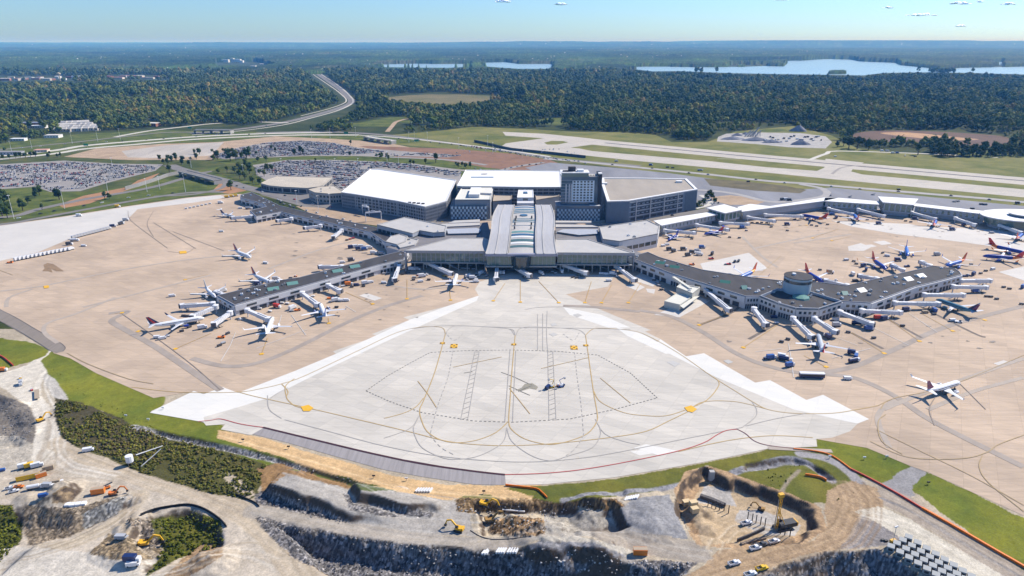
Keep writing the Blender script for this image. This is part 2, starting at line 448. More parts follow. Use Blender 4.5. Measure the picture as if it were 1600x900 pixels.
def stroke(pts, w_m, col, rough=0.12, mix=1.0, soft=False):
    P = [tuple(G(p[0], p[1])[:2]) for p in smooth(pts, 5)]
    k = bbox_mask(X, Y, P, w_m + 8)
    d = dist_line(X[k] + jx[k] * .25, Y[k] + jy[k] * .25, P)
    s = np.clip((w_m / 2 - d) / (w_m * .5 if soft else 1.0), 0, 1) * mix
    C[k] = C[k] * (1 - s[:, None]) + np.array(col) * s[:, None]
    ROUGH[k] = np.where(s > .5, rough, ROUGH[k])
def tracks(pts, w, n_, seed, cols=((.30, .25, .185), (.50, .44, .36), (.36, .30, .23), (.46, .40, .32))):
    r_ = random.Random(seed)
    for i in range(n_):
        o = (i / max(n_ - 1, 1) - .5) * w + r_.uniform(-.8, .8); P = [G(a, b) for a, b in pts]; Q = []
        for k in range(len(P)):
            d = (P[min(k + 1, len(P) - 1)] - P[max(k - 1, 0)]).normalized(); q = P[k] + Vector((-d.y, d.x, 0)) * (o + r_.uniform(-.7, .7)); Q.append(to_px(q.x, q.y, 0))
        stroke(Q, r_.uniform(1.0, 2.2), cols[i % len(cols)], .05, r_.uniform(.55, .95))
# surroundings of the aprons
paint([(-400, 480), (0, 480), (120, 540), (300, 610), (2200, 610), (2200, 1300), (-400, 1300)], (.40, .345, .265))
paint([(-300, 700), (60, 700), (200, 735), (330, 780), (440, 860), (500, 1200), (-300, 1200)], C_LG)
# left road and yard
paint([(-300, 690), (0, 690), (45, 702), (60, 735), (180, 745), (215, 770), (170, 785), (60, 790), (0, 780), (-300, 800)], (.44, .385, .31))
paint([(-300, 640), (0, 585), (40, 570), (78, 548), (92, 560), (66, 590), (64, 615), (88, 650), (98, 692), (60, 735), (40, 712), (52, 690), (50, 640), (0, 602), (-300, 660)], (.57, .53, .46), .05)
paint([(66, 590), (75, 578), (97, 600), (110, 628), (86, 622)], (.42, .40, .37))
paint([(-300, 610), (0, 616), (42, 632), (57, 655), (52, 692), (30, 698), (-300, 700)], (.19, .17, .15), .25)
paint([(-300, 680), (30, 682), (50, 695), (48, 725), (0, 740), (-300, 740)], (.40, .365, .31), .25)
stroke([(98, 690), (150, 712), (230, 742), (320, 772), (400, 810), (450, 860), (490, 920)], 17, (.46, .385, .29), .06)
stroke([(120, 700), (230, 740), (320, 772), (395, 812), (440, 860), (480, 920)], 2.2, (.36, .30, .22), .06, .8)
stroke([(130, 697), (240, 737), (330, 770), (410, 812), (460, 860), (500, 920)], 1.5, (.36, .30, .22), .06, .7)
stroke([(110, 710), (220, 752), (300, 780), (370, 820), (410, 860), (440, 920)], 1.5, (.58, .53, .45), .06, .7)
stroke([(82, 640), (72, 690), (62, 715), (75, 738), (105, 728), (98, 700)], 4, (.36, .31, .25), .06, .8)
stroke([(215, 775), (180, 812), (130, 838), (60, 862), (0, 870), (-100, 880)], 12, (.44, .375, .285), .06)
stroke([(215, 775), (200, 810), (215, 850), (245, 868)], 7, (.44, .36, .26), .06)
stroke([(205, 780), (170, 812), (120, 838), (50, 862)], 1.5, (.34, .28, .2), .06, .8)
paint([(38, 790), (120, 793), (190, 775), (215, 778), (175, 806), (110, 838), (50, 852), (35, 835)], (.20, .165, .125), .5)
paint([(130, 800), (200, 772), (216, 780), (172, 808), (130, 826)], (.24, .24, .235), .5)
paint([(-300, 780), (20, 790), (35, 820), (30, 850), (0, 880), (-300, 900)], (.085, .095, .022), .5)
paint([(20, 852), (120, 862), (240, 868), (250, 880), (225, 905), (200, 1100), (-300, 1100), (-300, 900)], (.50, .465, .41), .15)
paint([(168, 835), (250, 850), (256, 872), (180, 874), (140, 866)], (.21, .165, .11), .5)
paint([(198, 812), (240, 812), (258, 826), (262, 850), (235, 858), (215, 835)], (.19, .16, .13), 1.4)
paint([(235, 812), (300, 799), (345, 815), (352, 845), (300, 865), (262, 882), (225, 905), (255, 860)], (.085, .095, .018), .35)
paint([(310, 852), (352, 846), (345, 870), (290, 905), (250, 905), (290, 870)], (.27, .185, .11), .4)
paint([(82, 770), (98, 758), (112, 762), (118, 775), (100, 786), (82, 784)], (.25, .185, .115), .4)
tracks([(98, 690), (150, 712), (230, 742), (320, 772), (400, 810), (450, 860), (490, 920)], 15, 13, 1)
tracks([(215, 775), (180, 812), (130, 838), (60, 862), (0, 870)], 10, 8, 2)
tracks([(215, 775), (200, 810), (215, 850), (245, 868)], 6, 4, 3)
tracks([(82, 575), (66, 600), (76, 630), (92, 660), (88, 700), (110, 730), (180, 745)], 9, 6, 4, ((.47, .43, .36), (.64, .61, .55)))
tracks([(50, 735), (75, 700), (98, 705), (92, 735), (60, 738)], 5, 3, 8)
tracks([(0, 745), (80, 748), (170, 752), (215, 772)], 8, 4, 5, ((.43, .37, .30), (.56, .51, .44)))
tracks([(200, 900), (300, 882), (380, 862), (430, 880)], 10, 6, 6, ((.44, .38, .30), (.58, .54, .47), (.36, .30, .22)))
# grass and scrub
paint([(-300, 500), (0, 529), (40, 531), (74, 545), (76, 552), (50, 564), (20, 572), (-20, 585), (-300, 640)], C_GR, .05)
paint([(64, 562), (82, 550), (110, 556), (150, 580), (255, 622), (255, 645), (345, 650), (350, 672), (430, 695), (570, 738), (600, 762), (540, 760), (400, 722), (330, 700), (240, 678), (205, 664), (160, 642), (112, 630), (95, 602), (72, 580)], C_GR, .05)
paint([(86, 620), (120, 626), (205, 662), (330, 698), (420, 726), (412, 748), (402, 775), (380, 780), (330, 772), (280, 757), (230, 742), (170, 717), (115, 697), (95, 682), (86, 650)], C_SC, .25)
paint([(86, 620), (120, 626), (250, 680), (240, 720), (170, 712), (115, 693), (95, 680), (86, 650)], (.075, .066, .036), .3)
paint([(345, 735), (362, 738), (400, 770), (385, 778), (355, 752)], (.42, .36, .28), .2)
stroke([(208, 667), (240, 675), (300, 690), (360, 701), (420, 716), (480, 735), (540, 753), (590, 768)], 6.0, (.25, .25, .26), .5)
paint([(402, 730), (430, 724), (470, 735), (545, 755), (545, 768), (448, 744), (412, 768)], C_BR, .25)
paint([(470, 728), (560, 745), (640, 768), (620, 774), (560, 764), (500, 745)], (.09, .12, .03), .15)
paint([(342, 672), (395, 680), (480, 705), (560, 727), (620, 745), (700, 757), (850, 758), (900, 785), (850, 790), (790, 780), (740, 778), (690, 780), (640, 772), (600, 763), (540, 746), (480, 731), (420, 708), (370, 693), (338, 684)], C_SAND, .12)
paint([(712, 782), (725, 776), (762, 771), (780, 777), (772, 786), (716, 787)], (.10, .13, .03), .1)
# centre
paint([(400, 776), (448, 742), (545, 764), (620, 768), (712, 784), (740, 792), (742, 838), (640, 834), (560, 826), (480, 806)], (.34, .32, .295), .12)
paint([(398, 770), (418, 764), (470, 783), (520, 802), (562, 822), (556, 832), (480, 813), (398, 793)], C_RR, 1.1)
paint([(538, 770), (546, 768), (553, 788), (610, 792), (680, 800), (672, 810), (600, 806), (548, 798)], C_RR, .7)
paint([(600, 770), (700, 785), (690, 798), (560, 788), (560, 772)], (.31, .29, .265), .12)
stroke([(396, 797), (470, 815), (560, 831), (640, 843), (720, 850), (800, 848), (880, 838), (960, 832)], 11, (.37, .33, .28), .06)
stroke([(396, 800), (470, 818), (560, 835), (640, 847), (720, 853)], 2, (.33, .305, .27), .06, .8)
paint([(735, 784), (780, 778), (900, 787), (935, 800), (925, 815), (850, 835), (745, 845), (738, 820)], (.46, .395, .30), .15)
paint([(712, 780), (800, 777), (860, 782), (930, 784), (935, 792), (900, 793), (820, 800), (715, 800)], (.165, .115, .065), .5)
paint([(770, 812), (800, 806), (860, 812), (862, 834), (800, 838), (765, 832)], (.24, .16, .09), 1.0)
paint([(930, 780), (965, 778), (975, 790), (950, 808), (925, 803)], (.19, .12, .06), .6)
paint([(850, 800), (930, 798), (970, 792), (985, 830), (930, 836), (850, 838)], (.36, .335, .295), .3)
paint([(920, 824), (1000, 830), (1100, 848), (1112, 880), (1050, 874), (980, 857), (930, 842)], (.30, .265, .225), .05)
paint([(968, 796), (990, 778), (1045, 772), (1056, 800), (1078, 842), (1000, 832), (978, 826)], (.245, .245, .255), .2)
paint([(395, 803), (480, 824), (560, 840), (640, 850), (740, 861), (820, 864), (900, 862), (1000, 874), (1088, 878), (1060, 905), (1040, 1100), (560, 1100), (520, 905), (455, 868), (420, 835)], C_RR, 1.1)
paint([(812, 858), (845, 843), (900, 838), (960, 850), (985, 872), (930, 880), (830, 878)], (.22, .22, .235), .35)
paint([(880, 905), (930, 878), (985, 866), (1000, 874), (960, 905)], (.28, .26, .24), .2)
paint([(820, 838), (900, 836), (990, 858), (980, 868), (930, 848), (850, 845)], (.40, .375, .33), .2)
# right of centre
paint([(790, 762), (850, 758), (960, 748), (1100, 725), (1200, 702), (1275, 696), (1330, 712), (1350, 740), (1340, 765), (1300, 785), (1250, 788), (1150, 745), (1105, 728), (1076, 738), (1072, 757), (1000, 771), (930, 778), (870, 786), (840, 782)], (.125, .135, .028), .05)
paint([(1275, 684), (1340, 696), (1424, 727), (1404, 747), (1385, 757), (1350, 747), (1320, 731), (1275, 716)], C_GR, .05)
paint([(1446, 736), (1600, 808), (1800, 905), (2200, 1100), (1900, 1100), (1600, 895), (1540, 851), (1480, 806), (1440, 777), (1416, 763), (1420, 754)], C_GR, .05)
paint([(1424, 727), (1450, 738), (1424, 760), (1430, 775), (1400, 780), (1380, 755)], (.27, .265, .27), .08)
stroke([(880, 782), (930, 776), (1000, 769), (1072, 756)], 5, (.25, .25, .27), .4)
stroke([(1145, 739), (1200, 722), (1240, 717), (1278, 733), (1300, 751)], 6, (.24, .24, .26), .4)
stroke([(1250, 710), (1290, 716), (1330, 740), (1350, 765)], 7, (.30, .29, .30), .1)
stroke([(1250, 735), (1232, 752), (1216, 775)], 3, (.28, .24, .18), .15)
paint([(1290, 765), (1330, 750), (1375, 765), (1380, 790), (1335, 830), (1310, 858), (1240, 872), (1160, 905), (1060, 1100), (1000, 1100), (1060, 905), (1100, 882), (1120, 858), (1200, 852), (1270, 845), (1290, 820), (1288, 790)], C_DIRT, .2)
paint([(1330, 830), (1350, 800), (1420, 812), (1440, 830), (1400, 850), (1350, 855), (1310, 858)], (.235, .22, .22), .3)
paint([(1335, 800), (1370, 790), (1430, 815), (1500, 858), (1600, 915), (1700, 1000), (1600, 1100), (1500, 1000), (1470, 905), (1440, 860), (1400, 835)], (.55, .51, .43), .05)
paint([(1370, 760), (1420, 776), (1500, 828), (1600, 890), (1760, 1000), (1700, 1000), (1560, 895), (1470, 836), (1380, 788)], (.34, .29, .24), .06)
stroke([(1375, 778), (1430, 802), (1500, 845), (1600, 905)], 3, (.22, .21, .21), .2)
paint([(1165, 905), (1240, 878), (1290, 862), (1370, 856), (1400, 870), (1440, 905), (1500, 1100), (1100, 1100)], (.17, .175, .19), .6)
stroke([(1235, 905), (1280, 885), (1340, 882), (1385, 905)], 5, (.26, .25, .24), .2)
# the deep cut with its concrete floor
paint([(1052, 768), (1070, 738), (1110, 729), (1160, 745), (1235, 772), (1284, 794), (1290, 826), (1255, 850), (1200, 856), (1120, 855), (1090, 850), (1060, 800)], (.40, .275, .165), .3)
paint([(1095, 758), (1140, 762), (1190, 785), (1240, 795), (1268, 810), (1262, 832), (1225, 842), (1150, 850), (1100, 850), (1085, 820), (1080, 790)], (.44, .34, .225), .15)
paint([(1100, 758), (1140, 765), (1150, 790), (1090, 785)], (.40, .38, .36), .15)
paint([(1155, 795), (1200, 800), (1250, 820), (1240, 838), (1190, 835), (1150, 815)], (.42, .40, .38), .1)
tracks([(396, 797), (470, 815), (560, 831), (640, 843), (720, 850), (800, 848), (880, 838), (960, 832), (1050, 858), (1110, 868)], 8, 7, 11, ((.30, .275, .245), (.42, .39, .35), (.34, .31, .275)))
tracks([(440, 762), (520, 782), (600, 810), (690, 818), (760, 825)], 16, 8, 12, ((.28, .265, .25), (.41, .395, .375)))
tracks([(570, 772), (640, 778), (710, 790)], 8, 5, 13, ((.27, .255, .24), (.39, .375, .355)))
tracks([(1320, 752), (1345, 790), (1320, 840), (1250, 868), (1150, 895), (1080, 930)], 16, 13, 14, ((.24, .17, .105), (.42, .315, .21), (.30, .21, .13)))
tracks([(1375, 765), (1420, 790), (1500, 838), (1600, 900)], 9, 7, 15, ((.25, .215, .18), (.42, .37, .31)))
tracks([(1345, 800), (1420, 820), (1480, 850), (1560, 900)], 8, 5, 16, ((.46, .42, .35), (.62, .58, .51)))
tracks([(1110, 860), (1130, 830), (1160, 810), (1230, 820)], 8, 5, 17, ((.36, .27, .17), (.58, .49, .37)))
tracks([(345, 678), (480, 716), (640, 762), (830, 778)], 4, 5, 18, ((.46, .31, .165), (.66, .50, .30)))
tracks([(980, 780), (1000, 800), (1040, 835)], 12, 6, 19, ((.19, .19, .20), (.31, .31, .32)))
# rough surface, then steep faces show bare soil
A1 = vnoise(X, Y, 2.3, 31, 2) - .5; A2 = vnoise(X, Y, 9, 32, 3) - .5
edge = np.ones_like(X)
RW = np.random.RandomState(77).uniform(-.5, .5, X.shape)
Z = Z + ROUGH * (A1 * 1.7 + A2 * 1.6) + np.where(ROUGH > .45, RW * 1.0, RW * ROUGH * .7)
# keep flat under the aprons
AP = region_w([(-700, 300), (0, 483), (70, 535), (84, 552), (110, 560), (150, 583), (240, 622), (242, 640), (323, 645), (342, 668), (395, 677), (520, 712), (600, 734), (660, 745), (740, 757), (850, 757), (960, 745), (1100, 722), (1275, 697), (1275, 686), (1355, 700), (1422, 728), (1450, 738), (1600, 806), (2400, 1200), (2400, 300)])
k = bbox_mask(X, Y, AP, 10)
ins = inside(X[k], Y[k], AP); d = dist_line(X[k], Y[k], AP, True)
Z[k] = np.where(ins, -0.06, Z[k] * np.clip(d / 4, 0, 1) - .06)
gyr, gxr = np.gradient(Z, STEP)
slope = np.hypot(gxr, gyr)
st = np.clip((slope - .6) / .45, 0, 1)[..., None] * (ROUGH < .45)[..., None]
C = C * (1 - st) + np.array((.095, .072, .055)) * st
V1 = vnoise(X, Y, 3.0, 41, 3)[..., None]; V2 = vnoise(X, Y, 28, 42, 3)[..., None]
grassy = ((C[..., 1] > C[..., 0] * 1.02) & (C[..., 2] < C[..., 0] * .5))[..., None]
V4 = vnoise(X, Y, 16, 44, 4)[..., None]
C = np.where(grassy, C * (np.array((.55, .70, .8)) + np.array((.95, .55, .3)) * V4), C)
C = C * (.68 + .40 * V1 + .26 * V2)
rockm = (ROUGH > .45)[..., None]
V3 = vnoise(X, Y, 1.4, 43, 1)[..., None]
C = np.where(rockm, C * (.45 + 1.5 * np.random.RandomState(78).uniform(0, 1, X.shape)[..., None] ** 2), C * (.92 + .16 * np.random.RandomState(79).uniform(0, 1, X.shape)[..., None]))
C = C * np.array((1.03, 1.0, .94))
ny, nx = X.shape
me = bpy.data.meshes.new('construction_ground')
me.vertices.add(nx * ny)
co = np.stack([X, Y, Z], -1).reshape(-1).astype(np.float32)
me.vertices.foreach_set('co', co)
I = np.arange(nx * ny).reshape(ny, nx)
q = np.stack([I[:-1, :-1], I[:-1, 1:], I[1:, 1:], I[1:, :-1]], -1).reshape(-1, 4)
nf = len(q)
me.loops.add(nf * 4); me.polygons.add(nf)
me.loops.foreach_set('vertex_index', q.reshape(-1).astype(np.int32))
me.polygons.foreach_set('loop_start', np.arange(0, nf * 4, 4, dtype=np.int32))
me.polygons.foreach_set('loop_total', np.full(nf, 4, dtype=np.int32))
me.update(calc_edges=True)
at = me.color_attributes.new('ground_colour', 'FLOAT_COLOR', 'POINT')
at.data.foreach_set('color', np.concatenate([C.reshape(-1, 3), np.clip(ROUGH, 0, 1).reshape(-1, 1)], 1).reshape(-1).astype(np.float32))
m, n, b = principled('construction_soil')
b.inputs['Roughness'].default_value = .95; b.inputs['Specular IOR Level'].default_value = .1
ca = n.nodes.new('ShaderNodeVertexColor'); ca.layer_name = 'ground_colour'
g = n.nodes.new('ShaderNodeNewGeometry')
t = n.nodes.new('ShaderNodeTexNoise'); t.inputs['Scale'].default_value = 1.1; t.inputs['Detail'].default_value = 5; t.inputs['Roughness'].default_value = .7
n.links.new(g.outputs['Position'], t.inputs['Vector'])
mr = n.nodes.new('ShaderNodeMapRange'); mr.inputs[1].default_value = .3; mr.inputs[2].default_value = .7; mr.inputs[3].default_value = .80; mr.inputs[4].default_value = 1.2
n.links.new(t.outputs[0], mr.inputs[0])
vs = n.nodes.new('ShaderNodeVectorMath'); vs.operation = 'SCALE'
n.links.new(ca.outputs[0], vs.inputs[0]); n.links.new(mr.outputs[0], vs.inputs['Scale']); t3 = n.nodes.new('ShaderNodeTexVoronoi'); t3.inputs['Scale'].default_value = .75; n.links.new(g.outputs['Position'], t3.inputs['Vector'])
sp = n.nodes.new('ShaderNodeSeparateColor'); n.links.new(t3.outputs['Color'], sp.inputs[0])
m3 = n.nodes.new('ShaderNodeMapRange'); m3.inputs[3].default_value = .45; m3.inputs[4].default_value = 1.75; n.links.new(sp.outputs[0], m3.inputs[0])
mxf = n.nodes.new('ShaderNodeMix'); mxf.inputs['A'].default_value = 1.0; n.links.new(ca.outputs['Alpha'], mxf.inputs['Factor']); n.links.new(m3.outputs[0], mxf.inputs['B'])
v2 = n.nodes.new('ShaderNodeVectorMath'); v2.operation = 'SCALE'; n.links.new(vs.outputs[0], v2.inputs[0]); n.links.new(mxf.outputs['Result'], v2.inputs['Scale']); n.links.new(v2.outputs[0], b.inputs['Base Color'])
bp = n.nodes.new('ShaderNodeBump'); bp.inputs['Strength'].default_value = 1.0; mb_ = n.nodes.new('ShaderNodeMath'); mb_.operation = 'MULTIPLY'; mb_.inputs[1].default_value = 1.3; n.links.new(ca.outputs['Alpha'], mb_.inputs[0]); n.links.new(mb_.outputs[0], bp.inputs['Distance'])
n.links.new(sp.outputs[1], bp.inputs['Height']); n.links.new(bp.outputs[0], b.inputs['Normal'])
me.materials.append(m)
go = bpy.data.objects.new('construction_ground', me); COL.objects.link(go); go['kind'] = 'structure'
def gz(px, py):
    """ground point seen at a pixel of the shaped foreground"""
    z = 0.0
    for _ in range(6):
        p = G(px, py, z)
        i = int(round((p.y - RY0) / STEP)); j = int(round((p.x - RX0) / STEP))
        if 0 <= i < ny and 0 <= j < nx: z = .5 * z + .5 * float(Z[i, j])
        else: z = 0.0
    return G(px, py, z)
def zat(x, y):
    i = int(round((y - RY0) / STEP)); j = int(round((x - RX0) / STEP))
    return float(Z[i, j]) if 0 <= i < ny and 0 <= j < nx else 0.0

# the rest of the ground, out to the horizon
mb = MB(); B = 75000; zb = -0.06
mb.add([(-B, -B, zb), (B, -B, zb), (B, RY0, zb), (-B, RY0, zb)], [(0, 1, 2, 3)])
mb.add([(-B, RY1, zb), (B, RY1, zb), (B, B, zb), (-B, B, zb)], [(0, 1, 2, 3)])
mb.add([(-B, RY0, zb), (RX0, RY0, zb), (RX0, RY1, zb), (-B, RY1, zb)], [(0, 1, 2, 3)])
mb.add([(RX1, RY0, zb), (B, RY0, zb), (B, RY1, zb), (RX1, RY1, zb)], [(0, 1, 2, 3)])
struct(mb, 'ground', M_floor)

ZL = [0.0]
def nz():
    ZL[0] += 0.006; return ZL[0]
def area(name, polys, m, z=None, sm=0):
    mb = MB()
    z = nz() if z is None else z
    for p in polys:
        mb.sheet([tuple(G(a, b_)[:2]) for a, b_ in (smooth(p, sm, True) if sm else p)], z); z += .0012
    if len(polys) > 4: ZL[0] = max(ZL[0], z)
    return struct(mb, name, m)
def line(name, lines, w, m, dash=None, sm=5, z=None):
    mb = MB(); z = nz() if z is None else z
    for L in lines:
        L = smooth(L, sm) if sm else L
        mb.strip([tuple(G(a, b_)[:2]) for a, b_ in L], w, z, 0, dash)
        z += 0.0004
    return struct(mb, name, m)
# airfield and landscaped grass
area('landside_grass', [[(-500, 262), (0, 226), (200, 212), (470, 208), (620, 216), (900, 252), (1110, 300), (1110, 336), (640, 352), (380, 302), (0, 352), (-500, 400)]], M_verge)
area('forecourt', [[(395, 292), (480, 290), (560, 262), (900, 262), (1100, 292), (1100, 318), (1060, 332), (1010, 345), (900, 358), (640, 356), (560, 345), (470, 322), (400, 302)]], M_road)
area('building_site', [[(462, 322), (520, 326), (580, 336), (640, 343), (660, 350), (600, 354), (540, 346), (490, 336)]], M_sand)
area('airfield_grass', [[(560, 222), (600, 212), (690, 204), (740, 198), (830, 202), (900, 206), (1015, 207), (1050, 222), (1105, 222), (1150, 205), (1240, 197), (1300, 212), (1340, 232), (1400, 238), (1500, 246), (1600, 243), (2200, 262), (2200, 400), (1600, 330), (1300, 300), (1100, 278), (900, 254), (700, 232), (620, 226)]], M_field)
area('roadside_grass', [[(-400, 240), (0, 224), (60, 216), (130, 209), (250, 203), (330, 205), (460, 207), (620, 214), (660, 222), (560, 226), (420, 222), (300, 222), (150, 232), (60, 242), (-400, 262)],
                        [(-400, 300), (0, 292), (60, 292), (130, 300), (200, 292), (330, 262), (420, 250), (640, 245), (740, 262), (720, 300), (300, 305), (150, 330), (0, 345), (-400, 380)],
                        [(310, 236), (420, 216), (760, 236), (850, 258), (850, 275), (560, 275), (380, 270)]], M_lawn)
area('earthworks', [[(100, 245), (150, 232), (250, 225), (340, 222), (430, 213), (520, 217), (600, 222), (640, 230), (560, 235), (480, 226), (400, 232), (340, 240), (330, 250), (200, 250)]], M_sand)
area('earthworks', [[(190, 236), (260, 227), (350, 222), (330, 243), (250, 247), (200, 246)]], mat('pale_subsoil', (.43, .385, .33), .95, var=.3, scale=.02, streak=(.1, .2)))
area('bare_earth', [[(560, 228), (600, 229), (700, 232), (800, 240), (860, 250), (880, 258), (820, 268), (760, 262), (690, 250), (620, 246), (600, 238)]], M_dirt)
area('bare_earth', [[(200, 292), (215, 282), (250, 270), (225, 288), (140, 318), (100, 325), (90, 320), (130, 306)], [(330, 300), (345, 285), (375, 285), (385, 298), (360, 303)]], mat('orange_clay', (.36, .19, .095), .95, var=.25, scale=.05))
area('landscaped_grass', [[(612, 248), (660, 247), (760, 262), (745, 266), (700, 262), (640, 258)], [(470, 249), (530, 246), (570, 249), (540, 253), (485, 254)], [(255, 300), (285, 288), (320, 280), (338, 289), (330, 296), (300, 302)],
                          [(0, 297), (40, 293), (80, 303), (90, 318), (60, 330), (20, 340), (0, 338)]], M_lawn, sm=3)
area('haul_yard', [[(820, 262), (860, 254), (960, 262), (1040, 270), (1110, 279), (1180, 288), (1240, 297), (1300, 293), (1600, 322), (2200, 380), (2200, 420), (1600, 350), (1420, 330), (1290, 322), (1200, 326), (1110, 335), (1080, 300), (880, 285)]], M_gravel)
area('scrub_bank', [[(1100, 279), (1160, 283), (1225, 290), (1260, 297), (1250, 302), (1180, 298), (1110, 290)]], mat('scrub_soil', (.12, .10, .05), .95, var=.4, scale=.04))
area('sandy_bank', [[(1110, 308), (1140, 305), (1180, 309), (1200, 314), (1180, 320), (1140, 320), (1115, 314)]], M_sand)
# runway system
area('runway', [[(785, 206), (850, 209), (900, 214), (950, 219.5), (1200, 242.5), (1600, 277.5), (2300, 339), (2300, 356), (1600, 289), (1200, 252.5), (925, 226), (880, 232), (800, 236), (780, 231), (790, 224), (850, 216), (790, 212)]], M_rw)
area('taxiway', [[(800, 232), (850, 226), (905, 232), (925, 236), (1100, 251), (1200, 261.5), (1330, 271), (1600, 296), (2300, 362), (2300, 376), (1600, 308.5), (1300, 280), (1200, 270), (1000, 252), (915, 243), (880, 240), (790, 236)],
                 [(1290, 248), (1350, 254), (1335, 260), (1330, 268), (1360, 276), (1270, 270), (1288, 262)]], M_rw)
area('runway_grass', [[(850, 223), (862, 220), (880, 220.5), (888, 222.5), (870, 226), (855, 226)]], M_field)
line('tyre_marks', [[(945, 223.2), (1200, 247.2), (1600, 282.6), (2200, 335)]], 9, M_rubber, sm=0)
line('tyre_marks', [[(1300, 272), (1315, 262), (1345, 259), (1380, 262)]], 5, mat('faint_rubber', (.30, .27, .24), .9, var=.2), sm=4)
line('runway_marking', [[(1120, 248), (1200, 255.2 - 6.5)]], 1.2, mat('white_paint', (.8, .8, .78), .6, var=.05), sm=0)
line('service_track', [[(1265, 250), (1280, 244), (1292, 240), (1310, 236), (1440, 240), (1560, 246)]], 9, M_cream, sm=3)
area('crushing_yard', [[(1122, 214), (1135, 209), (1180, 207), (1250, 208), (1290, 213), (1300, 222), (1290, 232), (1230, 230), (1180, 225), (1120, 221)]], mat('crusher_gravel', (.38, .36, .33), .95, var=.35, scale=.05))
area('borrow_pit', [[(1330, 212), (1350, 206), (1400, 204), (1470, 206), (1560, 212), (1580, 220), (1560, 229), (1500, 226), (1400, 222), (1345, 220)]], M_clay, sm=3)
area('borrow_pit', [[(1375, 208), (1420, 207), (1490, 214), (1530, 218), (1480, 219), (1420, 214)]], mat('orange_pit_soil', (.42, .25, .13), .95, var=.25, scale=.02), sm=3)
area('clearing', [[(598, 154), (640, 149), (700, 147.5), (785, 151), (770, 155), (735, 162), (700, 164), (640, 160)]], grass_mat('meadow', (.12, .12, .04), (.17, .145, .06), (.21, .17, .08), .006), sm=3)
area('clearing', [[(520, 196), (560, 192), (610, 183), (640, 184), (620, 190), (610, 198)], [(590, 190), (650, 188), (700, 186), (660, 192)], [(830, 192), (860, 184), (895, 186), (880, 195)], [(735, 187), (755, 181), (765, 186)], [(780, 157), (812, 157), (818, 163), (800, 164)],
                 [(385, 172), (420, 170), (420, 178), (390, 180)], [(1185, 203), (1215, 201), (1230, 204), (1200, 207)], [(1480, 235), (1600, 228), (2000, 240), (2000, 262), (1600, 246), (1520, 246)]], M_lawn, sm=2)
# roads
line('motorway', [[(468, 94), (484, 107), (500, 118), (516, 129), (532, 140), (541, 149), (549, 156), (545, 163), (520, 172), (480, 183), (440, 192), (380, 201), (300, 209)]], 26, M_road)
line('motorway', [[(470, 94), (488, 107), (505, 118), (522, 129), (538, 141), (547, 150), (552, 157), (547, 164), (524, 174), (484, 185), (444, 195), (380, 204), (300, 211)]], 7, M_cream)
line('motorway', [[(462, 94), (477, 107), (492, 118), (508, 129), (524, 140), (535, 149), (541, 156), (536, 162), (510, 171), (470, 181)]], 5, M_cream)
line('motorway', [[(-200, 262), (60, 238), (130, 228), (220, 220), (300, 214), (380, 210), (450, 208), (520, 207)]], 20, M_cream)
line('motorway', [[(-200, 268), (60, 243), (130, 233), (220, 225), (300, 218), (400, 213), (470, 211), (560, 211)]], 18, M_cream)
line('motorway', [[(180, 214), (230, 205), (280, 199), (330, 193.5), (390, 190.5), (450, 192)]], 14, M_cream)
line('motorway', [[(-200, 256), (40, 230), (120, 222), (190, 214), (260, 207), (330, 207)]], 13, M_road)
line('motorway', [[(400, 208), (470, 206), (540, 207), (600, 211), (660, 218), (720, 226), (800, 237), (860, 247), (930, 254), (1000, 260)]], 20, M_road)
line('motorway', [[(560, 211), (620, 215), (680, 221), (740, 228), (800, 236), (860, 245)]], 9, M_cream)
line('service_track', [[(605, 206), (612, 198), (620, 190), (640, 185)]], 12, M_sand)
line('access_road', [[(850, 248), (900, 252), (960, 258), (1040, 266), (1110, 273), (1200, 283), (1260, 287), (1330, 293), (1450, 303), (1600, 316), (2000, 356)]], 15, mat('pale_gravel_road', (.36, .34, .32), .9, var=.15, scale=.05))
line('access_road', [[(1250, 288), (1285, 295), (1290, 306), (1250, 313), (1200, 315), (1130, 300), (1000, 292)]], 11, mat('pale_gravel_road', (.36, .34, .32)))
line('airport_road', [[(-200, 345), (0, 340), (60, 327), (130, 312), (200, 300), (245, 291), (290, 278), (330, 268), (400, 262)]], 13, M_road)
line('airport_road', [[(265, 258), (280, 264), (310, 272), (345, 281), (385, 293), (430, 304), (480, 315), (540, 327), (600, 339), (660, 350), (760, 352)]], 22, M_road)
line('airport_road', [[(-200, 372), (0, 351), (50, 343), (110, 332), (190, 317), (250, 307), (300, 301), (350, 300)]], 10, M_road)
line('airport_road', [[(345, 281), (352, 288), (340, 296), (300, 304), (240, 307)]], 8, M_road)
line('airport_road', [[(640, 256), (700, 264), (760, 270)], [(380, 240), (430, 243), (520, 242), (620, 246), (700, 250), (760, 258)], [(760, 274), (800, 262), (850, 254)]], 12, M_lot)
line('airport_road', [[(870, 352), (935, 354), (1000, 346), (1060, 336), (1100, 329), (1140, 320)]], 15, M_road)
line('airport_road', [[(870, 346), (920, 347), (1000, 339), (1080, 327), (1110, 318), (1095, 305)]], 7, M_cream)
area('car_park', [[(-100, 262), (0, 257), (100, 251), (180, 256), (255, 257), (243, 267), (175, 284), (125, 299), (78, 300), (55, 292), (0, 296), (-100, 304)],
                  [(325, 245), (370, 231), (420, 222), (470, 219.5), (520, 223), (560, 231), (665, 239), (720, 243), (700, 246), (620, 244), (480, 244), (350, 249)],
                  [(395, 258), (450, 250), (520, 250), (600, 253), (650, 257), (720, 268), (720, 292), (650, 285), (590, 300), (520, 306), (430, 290), (398, 272)]], M_lot)
